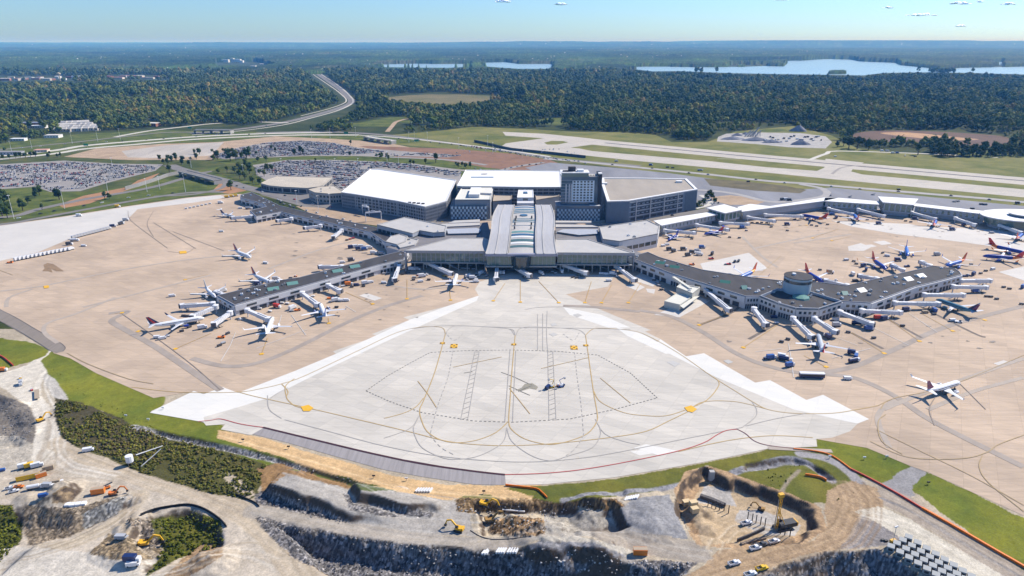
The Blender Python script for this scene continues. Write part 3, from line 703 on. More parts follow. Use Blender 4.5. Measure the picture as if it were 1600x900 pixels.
area('island_planting', [[(350, 258), (380, 252), (400, 262), (400, 285), (370, 280), (330, 268)]], M_verge)
# ================================================================== APRONS AND PAINT
area('old_apron', [[(-700, 380), (-300, 372), (0, 352), (100, 338), (200, 322), (290, 309), (345, 304), (378, 303), (420, 318), (500, 338), (600, 360), (640, 350), (760, 345), (900, 345), (1000, 345), (1100, 334), (1200, 323), (1290, 312), (1420, 312), (1600, 335), (2100, 392),
                    (2700, 700), (2700, 1300), (1600, 806), (1450, 738), (1422, 728), (1355, 700), (1275, 686), (1240, 680), (1000, 640), (300, 612), (240, 622), (150, 583), (110, 560), (84, 552), (70, 535), (0, 483), (-300, 330 + 90)]], M_tan, z=.04)
area('new_apron', [[(235, 643), (303, 612), (318, 616), (348, 605), (372, 614), (400, 603), (460, 580), (525, 553), (520, 549), (590, 525), (581, 522), (640, 500), (630, 496), (700, 478), (748, 462), (742, 452), (750, 440), (800, 426), (960, 430), (950, 448), (884, 460), (915, 474), (960, 493), (1017, 516), (1008, 518),
                    (1032, 530), (1026, 533), (1072, 557), (1100, 552), (1180, 598), (1203, 594), (1260, 625), (1286, 617), (1358, 655), (1340, 662), (1328, 674), (1300, 684), (1275, 686), (1277, 698), (1200, 701), (1150, 712), (1100, 722), (960, 746), (850, 757), (790, 758), (789, 742), (700, 730), (580, 709), (500, 690), (413, 668), (392, 680),
                    (345, 671), (352, 663), (322, 665), (318, 660)]], M_new, z=.07)
ZL[0] = .08
area('new_apron', [[(234, 645), (255, 634), (303, 611), (318, 616), (348, 605), (372, 614), (460, 580), (525, 553), (640, 500), (700, 478), (748, 462), (745, 470), (700, 490), (600, 535), (500, 582), (420, 622), (360, 640), (318, 652), (320, 660)],
                   [(1100, 552), (1180, 598), (1203, 594), (1260, 625), (1286, 617), (1358, 655), (1340, 662), (1320, 658), (1240, 640), (1180, 615), (1120, 590), (1060, 560), (1020, 540), (1032, 530), (1072, 557)],
                   [(990, 700), (1030, 712), (1060, 705), (1010, 694)], [(960, 510), (1000, 520), (1060, 552), (1040, 553), (980, 525)], [(880, 480), (940, 492), (985, 512), (950, 512), (890, 492)], [(1000, 712), (985, 706), (1020, 700), (1035, 706)]], M_newer)
M_patch = slab_mat('patched_concrete', (.64, .60, .54), (.60, .56, .50), 12, 5, .85, .08)
M_strip = slab_mat('fresh_strip_concrete', (.60, .565, .51), (.57, .54, .49), 12, 8, .88, .08)
area('fresh_apron_strip', [[(-700, 395), (-300, 378), (0, 353), (100, 339), (200, 323), (290, 310), (345, 305), (352, 309), (300, 317), (215, 327), (195, 347), (165, 357), (112, 372), (60, 394), (0, 408), (-300, 440), (-700, 470)]], M_strip)
area('apron_patch', [[(1325, 385), (1345, 380), (1362, 386), (1350, 392), (1326, 392)], [(1364, 378), (1382, 376), (1394, 381), (1378, 383)], [(1352, 383), (1362, 382), (1370, 385), (1358, 387)], [(978, 447), (994, 442), (1008, 449), (996, 455)], [(1009, 451), (1024, 452), (1022, 459), (1012, 457)],
                     [(561, 462), (573, 458), (597, 466), (585, 470)], [(1552, 568), (1568, 563), (1578, 566), (1560, 571)], [(1022, 492), (1092, 464), (1110, 470), (1062, 496)], [(985, 437), (1005, 424), (1040, 432), (1020, 448)], [(1094, 412), (1170, 395), (1200, 420), (1140, 432), (1100, 425)],
                     [(1560, 425), (1620, 412), (1700, 430), (1640, 452)], [(1300, 345), (1420, 350), (1500, 366), (1620, 382), (1620, 395), (1500, 378), (1400, 366), (1330, 354)], [(1420, 352), (1600, 362), (1600, 376), (1500, 372)]], M_patch)
M_base = mat('grooved_base_course', (.30, .275, .265), .9, var=.22, scale=.6, streak=(.16, .06))
area('unfinished_shoulder', [[(413, 668), (500, 690), (580, 709), (660, 726), (740, 737), (789, 743), (789, 758), (740, 757), (660, 745), (600, 734), (520, 712), (450, 692), (393, 678)]], M_base, z=.06)
M_brown = mat('taxiway_asphalt_worn', (.235, .20, .165), .9, var=.2, scale=.8, streak=(-.75, .05))
area('perimeter_road', [[(-300, 330 + 60), (0, 483), (30, 500), (60, 518), (88, 532), (102, 543), (100, 549), (88, 552), (78, 548), (50, 530), (0, 502), (-300, 410)]], M_brown)
line('perimeter_road_edge', [[(-100, 448), (0, 484), (60, 517), (90, 533), (102, 543), (98, 549)], [(-100, 462), (0, 502), (50, 530), (78, 548)]], .5, M_dkroad)
# stains and tyre tracks on the slabs
M_stain = mat('tyre_track_stain', (.34, .285, .235), .85, var=.2, scale=.08)
M_stain2 = mat('pale_track_stain', (.405, .34, .275), .85, var=.15, scale=.08)
M_oil = mat('dark_apron_stain', (.16, .13, .105), .8, var=.35, scale=.1)
line('apron_stain', [[(170, 490), (200, 487), (175, 500), (190, 512), (240, 540), (300, 580), (345, 610)], [(300, 560), (350, 572), (400, 568), (460, 545), (540, 505), (600, 480), (660, 462)],
                     [(1000, 485), (1050, 495), (1100, 520), (1150, 552), (1200, 572), (1260, 583), (1330, 574), (1400, 545), (1480, 510), (1600, 478)], [(880, 478), (930, 480), (1000, 487)],
                     [(1290, 585), (1340, 592), (1400, 620), (1460, 660), (1600, 730)]], 5, M_stain)
line('apron_stain', [[(0, 455), (60, 448), (120, 436), (200, 420), (300, 405), (400, 395)], [(10, 480), (15, 465), (50, 452)], [(180, 465), (120, 490), (75, 505), (70, 520), (90, 536)], [(130, 480), (250, 450), (330, 430)], [(420, 420), (500, 390), (560, 375)],
                     [(1160, 370), (1190, 400), (1215, 418)], [(1380, 640), (1450, 612), (1600, 560)], [(1450, 640), (1520, 612), (1600, 590)], [(1200, 700), (1300, 705)], [(1390, 700), (1372, 660), (1378, 640), (1400, 625)],
                     [(600, 445), (660, 452), (700, 448)], [(1240, 380), (1330, 366)], [(1180, 388), (1300, 362)]], 3.2, M_stain2)
line('apron_stain', [[(1093, 508), (1140, 490), (1155, 480)], [(1330, 520), (1380, 545)], [(1390, 500), (1440, 528)], [(1170, 530), (1215, 505)], [(1430, 475), (1520, 520), (1540, 527)]], 2.5, M_oil)
def blobs(name, spots, m, seed):
    """spilt water and oil: irregular flat shapes"""
    mb = MB(); r_ = random.Random(seed); z = nz()
    for px, py, r in spots:
        c = G(px, py); k = 14; a0 = r_.random() * 6
        pts = [(c.x + r * (1 + .5 * math.sin(3 * a + a0)) * math.cos(a) * r_.uniform(.7, 1.2), c.y + r * .8 * math.sin(a) * r_.uniform(.6, 1.3)) for a in [2 * math.pi * i / k for i in range(k)]]
        mb.sheet(pts, z); z += .0005
    return struct(mb, name, m)
area('dark_patch', [[(820, 600), (832, 599), (841, 605), (838, 609), (828, 607), (815, 611), (806, 610), (815, 606)]], mat('brown_concrete', (.30, .27, .20), .5, var=.2, scale=.3))  # darker, browner patch on the slabs
line('dark_trail', [[(783, 582), (800, 588), (822, 598), (832, 602)], [(795, 603), (812, 611), (828, 618)], [(725, 583), (738, 581)], [(810, 612), (830, 603)]], .7, mat('dark_brown_concrete', (.17, .155, .12), .5, var=.2))  # thin darker lines around the patch
area('brown_stain', [[(68, 414), (74, 411), (84, 413), (100, 424), (88, 424), (80, 420), (82, 426), (76, 424), (66, 424), (70, 419)]], mat('ponded_mud', (.27, .18, .10), .7, var=.3, scale=.2))
blobs('oil_stain', [(rnd.uniform(400, 700), rnd.uniform(432, 500), rnd.uniform(.6, 1.6)) for _ in range(26)] + [(rnd.uniform(1080, 1560), rnd.uniform(470, 545), rnd.uniform(.6, 2)) for _ in range(40)] +
      [(rnd.uniform(1180, 1560), rnd.uniform(352, 372), rnd.uniform(1, 2.4)) for _ in range(26)] + [(rnd.uniform(430, 640), rnd.uniform(360, 405), rnd.uniform(1, 3)) for _ in range(14)], mat('oil_stain', (.22, .185, .15), .7, var=.3), 5)
# slab repairs of slightly different tone on the new apron
M_rep = slab_mat('greyer_slabs', (.50, .48, .44), (.52, .50, .46), 31, 7.6, .85, .08)
area('greyer_slab', [[(1042, 566), (1052, 564), (1064, 569), (1054, 573)], [(860, 506), (868, 505), (871, 508), (863, 510)], [(858, 522), (866, 520), (872, 523), (864, 526)], [(1130, 556 + 8), (1138, 562), (1146, 566), (1138, 569)], [(895, 492), (903, 490), (910, 493), (902, 496)]], M_rep)

M_yel = mat('taxi_yellow_paint', (.46, .32, .13), .7, var=.12, scale=.3)
M_yelb = mat('bright_yellow_paint', (.72, .40, .03), .7, var=.1, scale=.3)
M_blk = mat('black_paint', (.055, .05, .045), .8, var=.15, scale=.5)
M_gry = mat('grey_scoured_line', (.38, .355, .32), .85, var=.15, scale=.5)
M_red = mat('red_paint', (.45, .06, .055), .7, var=.15, scale=.3)
M_wht = mat('white_line_paint', (.62, .60, .57), .7, var=.1, scale=.3)
# curved lead lines of the new apron
line('taxi_line', [
    [(205, 605), (280, 613), (370, 613), (410, 607), (440, 600), (475, 588), (560, 548), (620, 520), (660, 511), (690, 512), (696, 522)],
    [(696, 522), (680, 580), (662, 626), (656, 640), (658, 655), (668, 675), (690, 688), (715, 692), (745, 688), (775, 676), (795, 658)],
    [(805, 524), (800, 580), (797, 625), (795, 658), (800, 672), (820, 686), (850, 694), (870, 694), (900, 686), (920, 676), (932, 660), (933, 645), (927, 610), (915, 524)],
    [(600, 654), (630, 646), (650, 636), (662, 622)], [(927, 610), (935, 625), (950, 635), (975, 645), (1000, 649), (1040, 650), (1078, 638), (1105, 625), (1122, 605), (1122, 595), (1112, 588)],
    [(440, 600), (450, 612), (448, 622), (460, 634), (478, 639)], [(460, 592), (446, 604), (448, 622)],
    [(370, 612), (400, 620), (478, 637), (560, 656), (640, 675), (700, 690), (760, 696), (820, 696), (880, 692), (960, 683), (1010, 674), (1045, 658), (1078, 642)],
    [(915, 524), (925, 515), (940, 513), (980, 516), (1010, 524), (1060, 552), (1112, 588), (1150, 612), (1176, 628), (1200, 640), (1240, 646), (1300, 646), (1340, 640), (1372, 634)],
    [(800, 742 - 0), (801, 741)], [(900, 735 - 18), (905, 716)], [(1060, 706), (1120, 692), (1170, 684), (1215, 681), (1270, 684)],
    [(1078, 640), (1100, 628), (1150, 628), (1200, 640)]], .6, M_yel)
line('taxi_line', [[(696, 522), (702, 514), (715, 509), (760, 512 - 1), (795, 514), (805, 524), (812, 514), (830, 511), (880, 513), (905, 516), (915, 524)],
                   [(805, 524), (800, 515), (775, 512)], [(640, 514), (700, 509), (800, 512), (900, 513), (985, 515)]], .55, M_gry)
line('black_line', [[(445, 656), (520, 676), (600, 697), (680, 712), (760, 720), (830, 722), (900, 717), (960, 708), (1060, 688), (1120, 676), (1160, 668)],
                    [(418, 618), (421, 640), (440, 654)], [(421, 625), (430, 617), (450, 606)], [(646, 668), (648, 680), (660, 700), (690, 715), (715, 718), (750, 712), (785, 692), (792, 668)], [(792, 668), (800, 690), (830, 712), (860, 720), (890, 712), (925, 700), (938, 680), (936, 665)],
                    [(655, 650), (646, 668)], [(1160, 668), (1180, 652), (1182, 640), (1175, 628)], [(1165, 666), (1210, 655), (1260, 646)], [(930, 655), (945, 678), (975, 690), (1000, 695)], [(655, 650), (640, 670), (600, 685)],
                    [(840, 491), (840, 548)], [(848, 490), (848, 548)], [(855, 486), (854, 520), (856, 550)], [(820, 484), (850, 480), (930, 480)]], .5, M_gry)
line('black_dash_line', [[(572, 611), (605, 588), (640, 568), (672, 551), (730, 548), (800, 547), (870, 549), (934, 555), (985, 583), (1027, 622), (960, 640), (890, 655), (800, 660), (740, 658), (660, 645), (610, 628), (572, 611)]], .6, mat('worn_black_paint', (.20, .185, .16), .8, var=.3), dash=(1.5, 1.2), sm=0)
line('black_dash_line', [[(708, 548), (700, 590), (685, 632), (672, 680)], [(898, 551), (902, 590), (908, 632), (912, 680)], [(672, 680), (690, 700), (712, 712)], [(912, 680), (900, 700), (885, 712)], [(696, 520), (710, 532), (725, 520)], [(905, 520), (896, 532), (880, 522)]], .45, M_gry, dash=(3, 2.4))
line('black_edge_line', [[(411, 668), (500, 689.5), (580, 708.5), (660, 725), (740, 736.5), (789, 742)]], 1.3, mat('dark_red_joint', (.055, .018, .025), .8, var=.2))
def ladder(a0, a1, b0, b1, nr, w=.35):
    mb = MB(); z = nz()
    A0, A1, B0, B1 = G(*a0), G(*a1), G(*b0), G(*b1)
    mb._seg(A0.xy, A1.xy, w, z, 0); mb._seg(B0.xy, B1.xy, w, z + .0005, 0)
    for i in range(nr + 1):
        t = i / nr; mb._seg(A0.lerp(A1, t).xy, B0.lerp(B1, max(0, t - .5 / nr)).xy, w, z + .001, 0)
    struct(mb, 'ladder_marking', M_gry)
ladder((742, 550), (720, 656), (749, 550), (731, 656), 15)
ladder((856, 550), (858, 657), (864, 550), (869, 657), 16)
line('scoured_line', [[(797, 548), (789, 660)], [(806, 548), (801, 660)]], .45, M_gry, sm=0)
line('lead_in_line', [[(653, 596), (668, 615), (682, 637)], [(796, 607), (813, 628), (828, 647)], [(938, 591), (962, 611), (985, 630)], [(708, 574), (784, 558)], [(846, 576), (920, 559)]], .5, M_yel, sm=0)
line('red_line', [[(789, 742), (850, 740), (910, 734), (980, 722), (1060, 705), (1100, 692), (1120, 680), (1135, 673), (1152, 671)], [(310, 659), (330, 657), (345, 655), (372, 662), (395, 666), (411, 668)]], .55, M_red)
line('red_line', [[(1152, 671), (1165, 678), (1180, 690), (1205, 697), (1260, 703), (1290, 708)]], .5, mat('maroon_paint', (.16, .035, .035), .7, var=.15))
line('taxi_line', [[(105, 552), (140, 570), (200, 592), (240, 600)], [(-60, 400), (20, 470 - 40)], [(1180, 436), (1220, 400)], [(1376, 640), (1384, 628), (1405, 620)], [(1384, 648), (1372, 660), (1378, 690), (1410, 710)],
                   [(1372, 634), (1400, 622), (1450, 612), (1500, 597), (1600, 555)], [(1360, 690), (1420, 715), (1500, 717), (1540, 708), (1560, 695), (1600, 680)], [(1535, 712), (1530, 730), (1545, 755), (1600, 800)], [(1370, 672), (1440, 706), (1520, 745), (1600, 790)]], .5, mat('faded_yellow_paint', (.40, .29, .15), .8, var=.15))
line('faded_line', [[(200, 330), (205, 345), (240, 372), (262, 388)], [(240, 348), (300, 385), (303, 388), (290, 395), (262, 393)], [(270, 362), (350, 392)], [(345, 610), (300, 570), (240, 525), (190, 490)], [(240, 370), (230, 350), (240, 330)],
                    [(1540, 640), (1500, 600)], [(1460, 665), (1452, 640), (1462, 620)]], .6, mat('faded_dark_line', (.27, .22, .18), .85, var=.15))
# stand lead-in lines with the box at the end
stands = [((636, 437), (636, 467)), ((702, 450), (704, 469)), ((789, 443), (771, 470)), ((813, 437), (813, 472)), ((842, 440), (873, 473)), ((924, 440), (914, 473)), ((956, 445), (940, 473)), ((1002, 441), (982, 473)), ((513, 497), (514, 505)),
          ((418, 528), (409, 553)), ((330, 521), (275, 545)), ((540, 457), (582, 475)), ((1256, 556), (1290, 573)), ((1140, 490), (1093, 508)), ((1215, 508), (1162, 543)), ((1330, 520), (1381, 552)), ((1390, 500), (1436, 533)),
          ((1440, 490), (1488, 517)), ((1500, 490), (1538, 500)), ((1215, 360), (1260, 352)), ((180, 490), (190, 489)), ((226, 519), (217, 518)), ((690, 345), (691, 346)), ((325, 429), (290, 437)), ((1330, 370), (1300, 376)), ((1310, 358), (1270, 372))]
mb = MB(); z = nz(); z2 = nz()
for (a, b_) in stands:
    A, Bq = G(*a), G(*b_); mb._seg(A.xy, Bq.xy, .45, z, 0); d = (Bq - A).normalized(); mb._seg((Bq - d * 1).xy, (Bq + d * 1.8).xy, 3.0, z2, 1)
struct(mb, 'stand_marking', [mat('stand_yellow', (.47, .29, .08), .7, var=.15), M_yelb])
line('stand_boundary', [[(455, 492), (478, 524)], [(440, 493), (435, 510)], [(345, 565), (360, 540), (368, 520)], [(540, 478), (556, 488)], [(1236, 560), (1234, 550), (1232, 537)], [(1300, 560), (1360, 545)], [(1180, 550), (1222, 545)], [(1340, 540), (1260, 510)], [(1420, 540), (1350, 505)], [(1200, 480), (1168, 500)],
                        [(1465, 520), (1420, 490)], [(400, 545), (480, 515)], [(1240, 590), (1236, 560)]], .4, M_wht, sm=0)
# painted blocks on the new apron (surface-painted boxes with dark figures)
def block(px, py, w, d, cols, rows, seed):
    mb = MB(); c = G(px, py); z = nz(); r_ = random.Random(seed)
    mb.add([(c.x - w / 2, c.y - d / 2, z), (c.x + w / 2, c.y - d / 2, z), (c.x + w / 2, c.y + d / 2, z), (c.x - w / 2, c.y + d / 2, z)], [(0, 1, 2, 3)], 0)
    cw, ch = w / cols, d / rows
    for i in range(cols):
        for j in range(rows):
            if (i + j) % 2: continue
            x, y = c.x - w / 2 + cw * (i + .5), c.y - d / 2 + ch * (j + .5)
            mb.add([(x - cw * .34, y - ch * .34, z + .003), (x + cw * .34, y - ch * .34, z + .003), (x + cw * .34, y + ch * .34, z + .003), (x - cw * .34, y + ch * .34, z + .003)], [(0, 1, 2, 3)], 1)
    struct(mb, 'painted_block', [M_yelb, M_blk])
block(709.5, 541, 5.2, 7, 3, 3, 1); block(897, 543.5, 5.2, 7, 3, 3, 2); block(691.5, 536.5, 3.8, 3, 3, 1, 3); block(803, 538.5, 3.8, 3, 3, 1, 4); block(915.5, 540, 3.8, 3, 3, 1, 5)
area('painted_patch', [[(470, 636), (482, 633), (490, 638), (484, 643), (474, 643)], [(1069, 637), (1080, 634), (1089, 640), (1082, 645), (1074, 643)], [(280, 393), (291, 392), (292, 396), (281, 397)], [(68, 447), (76, 446), (77, 450), (69, 451)]], M_yelb)

# ================================================================== WATER AND FAR LAND
def water_mat():
    m, n, b = principled('lake_water')
    b.inputs['Base Color'].default_value = (.30, .42, .50, 1); b.inputs['Roughness'].default_value = .25; b.inputs['Specular IOR Level'].default_value = .5
    g = n.nodes.new('ShaderNodeNewGeometry')
    t = n.nodes.new('ShaderNodeTexNoise'); t.inputs['Scale'].default_value = .02; t.inputs['Detail'].default_value = 5
    n.links.new(g.outputs['Position'], t.inputs['Vector'])
    bp = n.nodes.new('ShaderNodeBump'); bp.inputs['Distance'].default_value = 3.0; bp.inputs['Strength'].default_value = .6
    n.links.new(t.outputs[0], bp.inputs['Height']); n.links.new(bp.outputs[0], b.inputs['Normal'])
    return m
M_water = water_mat()
LAKES = [[(582, 101), (640, 99.5), (736, 100), (738, 104), (700, 106), (600, 105)],
         [(748, 98), (790, 97), (812, 100), (862, 100), (866, 103), (856, 107.5), (810, 107.5), (760, 104)],
         [(900, 103.5), (925, 103), (918, 106), (902, 106)],
         [(972, 105), (1010, 104), (1040, 104), (1090, 105), (1160, 104.5), (1200, 103), (1225, 104), (1230, 98), (1170, 100), (1130, 99.5), (1140, 96), (1200, 95.5), (1255, 94.5), (1290, 92), (1330, 93), (1345, 96), (1400, 98), (1408, 102), (1430, 104), (1470, 108), (1500, 106), (1560, 105), (1600, 104), (2100, 104), (2100, 122), (1600, 116.5),
          (1520, 114), (1440, 113), (1380, 114), (1350, 118), (1300, 117), (1230, 116), (1150, 114.5), (1060, 111), (1020, 111.5), (980, 107)],
         [(1548, 98.5), (1565, 96.5), (1572, 98.5), (1560, 102), (1550, 100)]]
area('lake', LAKES, M_water, z=.5, sm=0)

# ================================================================== WOODLAND
def crown_mesh(mb, r, h, z0, n_leaf, rr, mi=1, core=True, lumps=7, leaf=.9):
    """a crown made of overlapping leafy clumps with ragged leaf faces and gaps between"""
    cl = []
    for i in range(lumps):
        a = rr.uniform(0, 6.28); q = rr.uniform(.15, .62) * r; zz = z0 + h * rr.uniform(.22, .86)
        k = 1 - .55 * max(0, (zz - z0) / h - .45)
        cl.append((math.cos(a) * q * k, math.sin(a) * q * k, zz, r * rr.uniform(.34, .52) * k))
    cl.append((0, 0, z0 + h * .62, r * .55))
    if core:
        for (x, y, z, q) in cl:
            bm = bmesh.new(); bmesh.ops.create_icosphere(bm, subdivisions=1, radius=q)
            vs = []
            for v in bm.verts:
                k = rr.uniform(.72, 1.12); vs.append((x + v.co.x * k, y + v.co.y * k, z + v.co.z * k * .85))
            fs = [tuple(v.index for v in f.verts) for f in bm.faces]; bm.free()
            mb.add(vs, fs, mi)
    for i in range(n_leaf):
        x, y, z, q = rr.choice(cl)
        d = Vector((rr.gauss(0, 1), rr.gauss(0, 1), rr.gauss(.25, .9))).normalized()
        p = Vector((x, y, z)) + d * q * rr.uniform(.85, 1.25)
        s = leaf * rr.uniform(.5, 1.1) * r / 5
        t1 = d.orthogonal().normalized(); t1.rotate(Matrix.Rotation(rr.uniform(0, 6.28), 3, d)); t2 = d.cross(t1)
        tl = d * s * rr.uniform(-.5, .5)
        mb.add([p - t1 * s + tl, p + t2 * s * .8, p + t1 * s - tl, p - t2 * s * .9], [(0, 1, 2), (0, 2, 3)], mi)
LEAF = foliage_mat('leaves', [(0.0, (.036, .062, .014)), (.35, (.066, .100, .020)), (.60, (.105, .135, .026)), (.82, (.165, .165, .032)), (.96, (.20, .17, .038)), (1.0, (.19, .135, .035))], .5)
BARK = mat('bark', (.10, .075, .055), .9, var=.2, scale=2, coord='object')
def proto_col(name, n, fn):
    c = bpy.data.collections.new(name)
    for i in range(n):
        mb = MB(); fn(mb, random.Random(100 + i)); me = bpy.data.meshes.new(name)
        me.from_pydata(mb.v, [], mb.f); me.materials.append(BARK); me.materials.append(LEAF)
        me.polygons.foreach_set('material_index', np.array(mb.m, dtype=np.int32)); me.update()
        o = bpy.data.objects.new(name, me); c.objects.link(o)
    return c
def far_tree(mb, rr):
    r = rr.uniform(4.6, 6.4); h = rr.uniform(8, 11)
    mb.cyl(0, 0, 0, 5, .4, .25, 5, 0, cap=False)
    crown_mesh(mb, r, h, 2.5, 46, rr, 1, True, 5, 1.1)
PC = proto_col('forest_tree', 8, far_tree)
def scatter(name, pts, scl, col, seed=0, label=None):
    me = bpy.data.meshes.new(name); n_ = len(pts)
    me.vertices.add(n_); me.vertices.foreach_set('co', np.asarray(pts, dtype=np.float32).reshape(-1))
    a = me.attributes.new('scl', 'FLOAT_VECTOR', 'POINT'); a.data.foreach_set('vector', np.asarray(scl, dtype=np.float32).reshape(-1))
    rs = np.random.RandomState(seed)
    a = me.attributes.new('rot', 'FLOAT_VECTOR', 'POINT'); rv = np.zeros((n_, 3), np.float32); rv[:, 2] = rs.uniform(0, 6.28, n_); a.data.foreach_set('vector', rv.reshape(-1))
    a = me.attributes.new('pick', 'INT', 'POINT'); a.data.foreach_set('value', rs.randint(0, 1000, n_).astype(np.int32))
    me.update()
    o = bpy.data.objects.new(name, me); COL.objects.link(o); o['kind'] = 'stuff'
    ng = bpy.data.node_groups.new(name, 'GeometryNodeTree')
    ng.interface.new_socket('Geometry', in_out='INPUT', socket_type='NodeSocketGeometry'); ng.interface.new_socket('Geometry', in_out='OUTPUT', socket_type='NodeSocketGeometry')
    N = ng.nodes; gi = N.new('NodeGroupInput'); g_o = N.new('NodeGroupOutput')
    ci = N.new('GeometryNodeCollectionInfo'); ci.inputs['Collection'].default_value = col; ci.inputs['Separate Children'].default_value = True; ci.inputs['Reset Children'].default_value = True
    ip = N.new('GeometryNodeInstanceOnPoints'); ip.inputs['Pick Instance'].default_value = True
    def na(nm, ty):
        x = N.new('GeometryNodeInputNamedAttribute'); x.data_type = ty; x.inputs[0].default_value = nm; return x.outputs[0]
    L = ng.links
    L.new(gi.outputs[0], ip.inputs['Points']); L.new(ci.outputs[0], ip.inputs['Instance'])
    L.new(na('pick', 'INT'), ip.inputs['Instance Index'])
    L.new(na('rot', 'FLOAT_VECTOR'), ip.inputs['Rotation']); L.new(na('scl', 'FLOAT_VECTOR'), ip.inputs['Scale'])
    L.new(ip.outputs[0], g_o.inputs[0])
    md = o.modifiers.new('instances', 'NODES'); md.node_group = ng
    return o
# limits of the wood, in the photograph's ground points
WOOD = [(-700, 85), (2300, 85), (2300, 252), (2000, 246), (1600, 246), (1540, 247), (1470, 246), (1452, 238), (1460, 232), (1420, 230), (1360, 232), (1330, 226), (1310, 222), (1315, 214), (1300, 208), (1260, 203), (1180, 203), (1120, 207), (1106, 219), (1062, 219), (1050, 213), (1000, 208), (960, 206),
        (900, 203), (830, 199), (740, 197), (700, 202), (640, 207), (590, 206), (540, 206), (468, 204), (400, 199), (350, 192), (300, 196), (245, 200), (215, 202), (150, 206), (100, 211), (50, 217), (0, 224), (-700, 262)]
HOLES = [[(592, 157), (598, 151), (640, 146), (700, 144.5), (790, 149), (780, 157), (735, 164), (700, 166), (640, 162)], [(515, 198), (560, 190), (610, 181), (645, 182), (622, 207), (600, 207)], [(585, 192), (650, 186), (705, 184), (660, 194)], [(828, 193), (860, 183), (898, 185), (880, 197)], [(733, 189), (755, 180), (768, 187)],
         [(778, 158), (812, 156), (822, 163), (800, 166)], [(383, 173), (420, 168), (424, 178), (390, 181)], [(1325, 213), (1350, 205), (1400, 202), (1470, 204), (1560, 210), (1584, 220), (1560, 231), (1500, 228), (1400, 226), (1340, 224)], [(1500, 230), (1600, 222), (1600, 232), (1480, 238)],
         [(455, 92), (488, 92), (520, 127), (558, 150), (560, 168), (535, 181), (484, 195), (400, 210), (378, 198), (440, 186), (500, 172), (530, 160), (528, 150), (500, 130)],
         [(85, 199), (110, 190), (150, 193), (165, 203), (130, 209), (95, 209)], [(36, 190), (78, 188), (78, 199), (40, 200)], [(220, 196), (232, 188), (252, 192), (250, 200)], [(-100, 120), (0, 118), (60, 119), (135, 121), (130, 129), (50, 128), (-100, 130)], [(160, 119), (215, 117), (268, 119), (265, 126), (165, 127)],
         [(1400, 132), (1440, 133), (1440, 138), (1405, 137)], [(330, 98), (400, 96), (430, 104), (400, 110), (340, 106)], [(70, 212), (100, 208), (100, 217), (72, 220)], [(2, 212), (40, 213), (36, 222), (2, 222)], [(1180, 199), (1250, 196), (1240, 206), (1180, 206)]]
def wood_ok(px, py):
    m_ = inside(px, py, WOOD)
    for h_ in HOLES: m_ &= ~inside(px, py, h_)
    for l_ in LAKES: m_ &= ~inside(px, py, l_)
    # islands
    return m_
def jitter_grid(d0, d1, sp, seed):
    rs = np.random.RandomState(seed)
    ys = np.arange(d0, d1, sp); out = []
    for y in ys:
        xs = np.arange(-.92 * y - 60, .92 * y + 60, sp)
        out.append(np.stack([xs + rs.uniform(-sp * .45, sp * .45, len(xs)), y + rs.uniform(-sp * .45, sp * .45, len(xs))], 1))
    return np.concatenate(out)
P = np.concatenate([jitter_grid(1080, 2400, 10.5, 1), jitter_grid(2400, 4000, 14, 2), jitter_grid(4000, 5250, 18, 12)])
far = P[:, 1] > 2400
px_, py_ = to_px(P[:, 0], P[:, 1], 0.0)
ok = wood_ok(px_ + (vnoise(P[:, 0], P[:, 1], 60, 4, 2) - .5) * 6, py_ + (vnoise(P[:, 0], P[:, 1], 60, 5, 2) - .5) * 3)
# small gaps and thinner places
thin = vnoise(P[:, 0], P[:, 1], 160, 6, 3)
ok &= ~(vnoise(P[:, 0], P[:, 1], 110, 16, 2) < .17)
ok &= ~((thin < .36) & (np.random.RandomState(3).uniform(0, 1, len(P)) < .6))
sub = (px_ < 330) & (py_ < 190) & (vnoise(P[:, 0], P[:, 1], 220, 8, 2) > .62) & (np.random.RandomState(5).uniform(0, 1, len(P)) < .75)
ok &= ~sub
P = P[ok]; far = far[ok]; n_ = len(P)
rs = np.random.RandomState(11)
s0 = np.clip(np.exp(rs.normal(-.05, .36, n_)), .4, 1.9) * np.where(P[:, 1] > 4000, 1.75, np.where(far, 1.35, 1.0)) * (.8 + .5 * vnoise(P[:, 0], P[:, 1], 90, 9, 2))
scl = np.stack([s0, s0, s0 * rs.uniform(.8, 1.25, n_)], 1)
print('forest trees', n_)
pt = to_px(P[:, 0], P[:, 1], s0 * 11 + 4); ok = np.zeros(n_, bool)
for l_ in LAKES + HOLES[:4] + HOLES[9:17]: ok |= inside(pt[0], pt[1], l_)
P, s0, scl, far = P[~ok], s0[~ok], scl[~ok], far[~ok]; n_ = len(P)
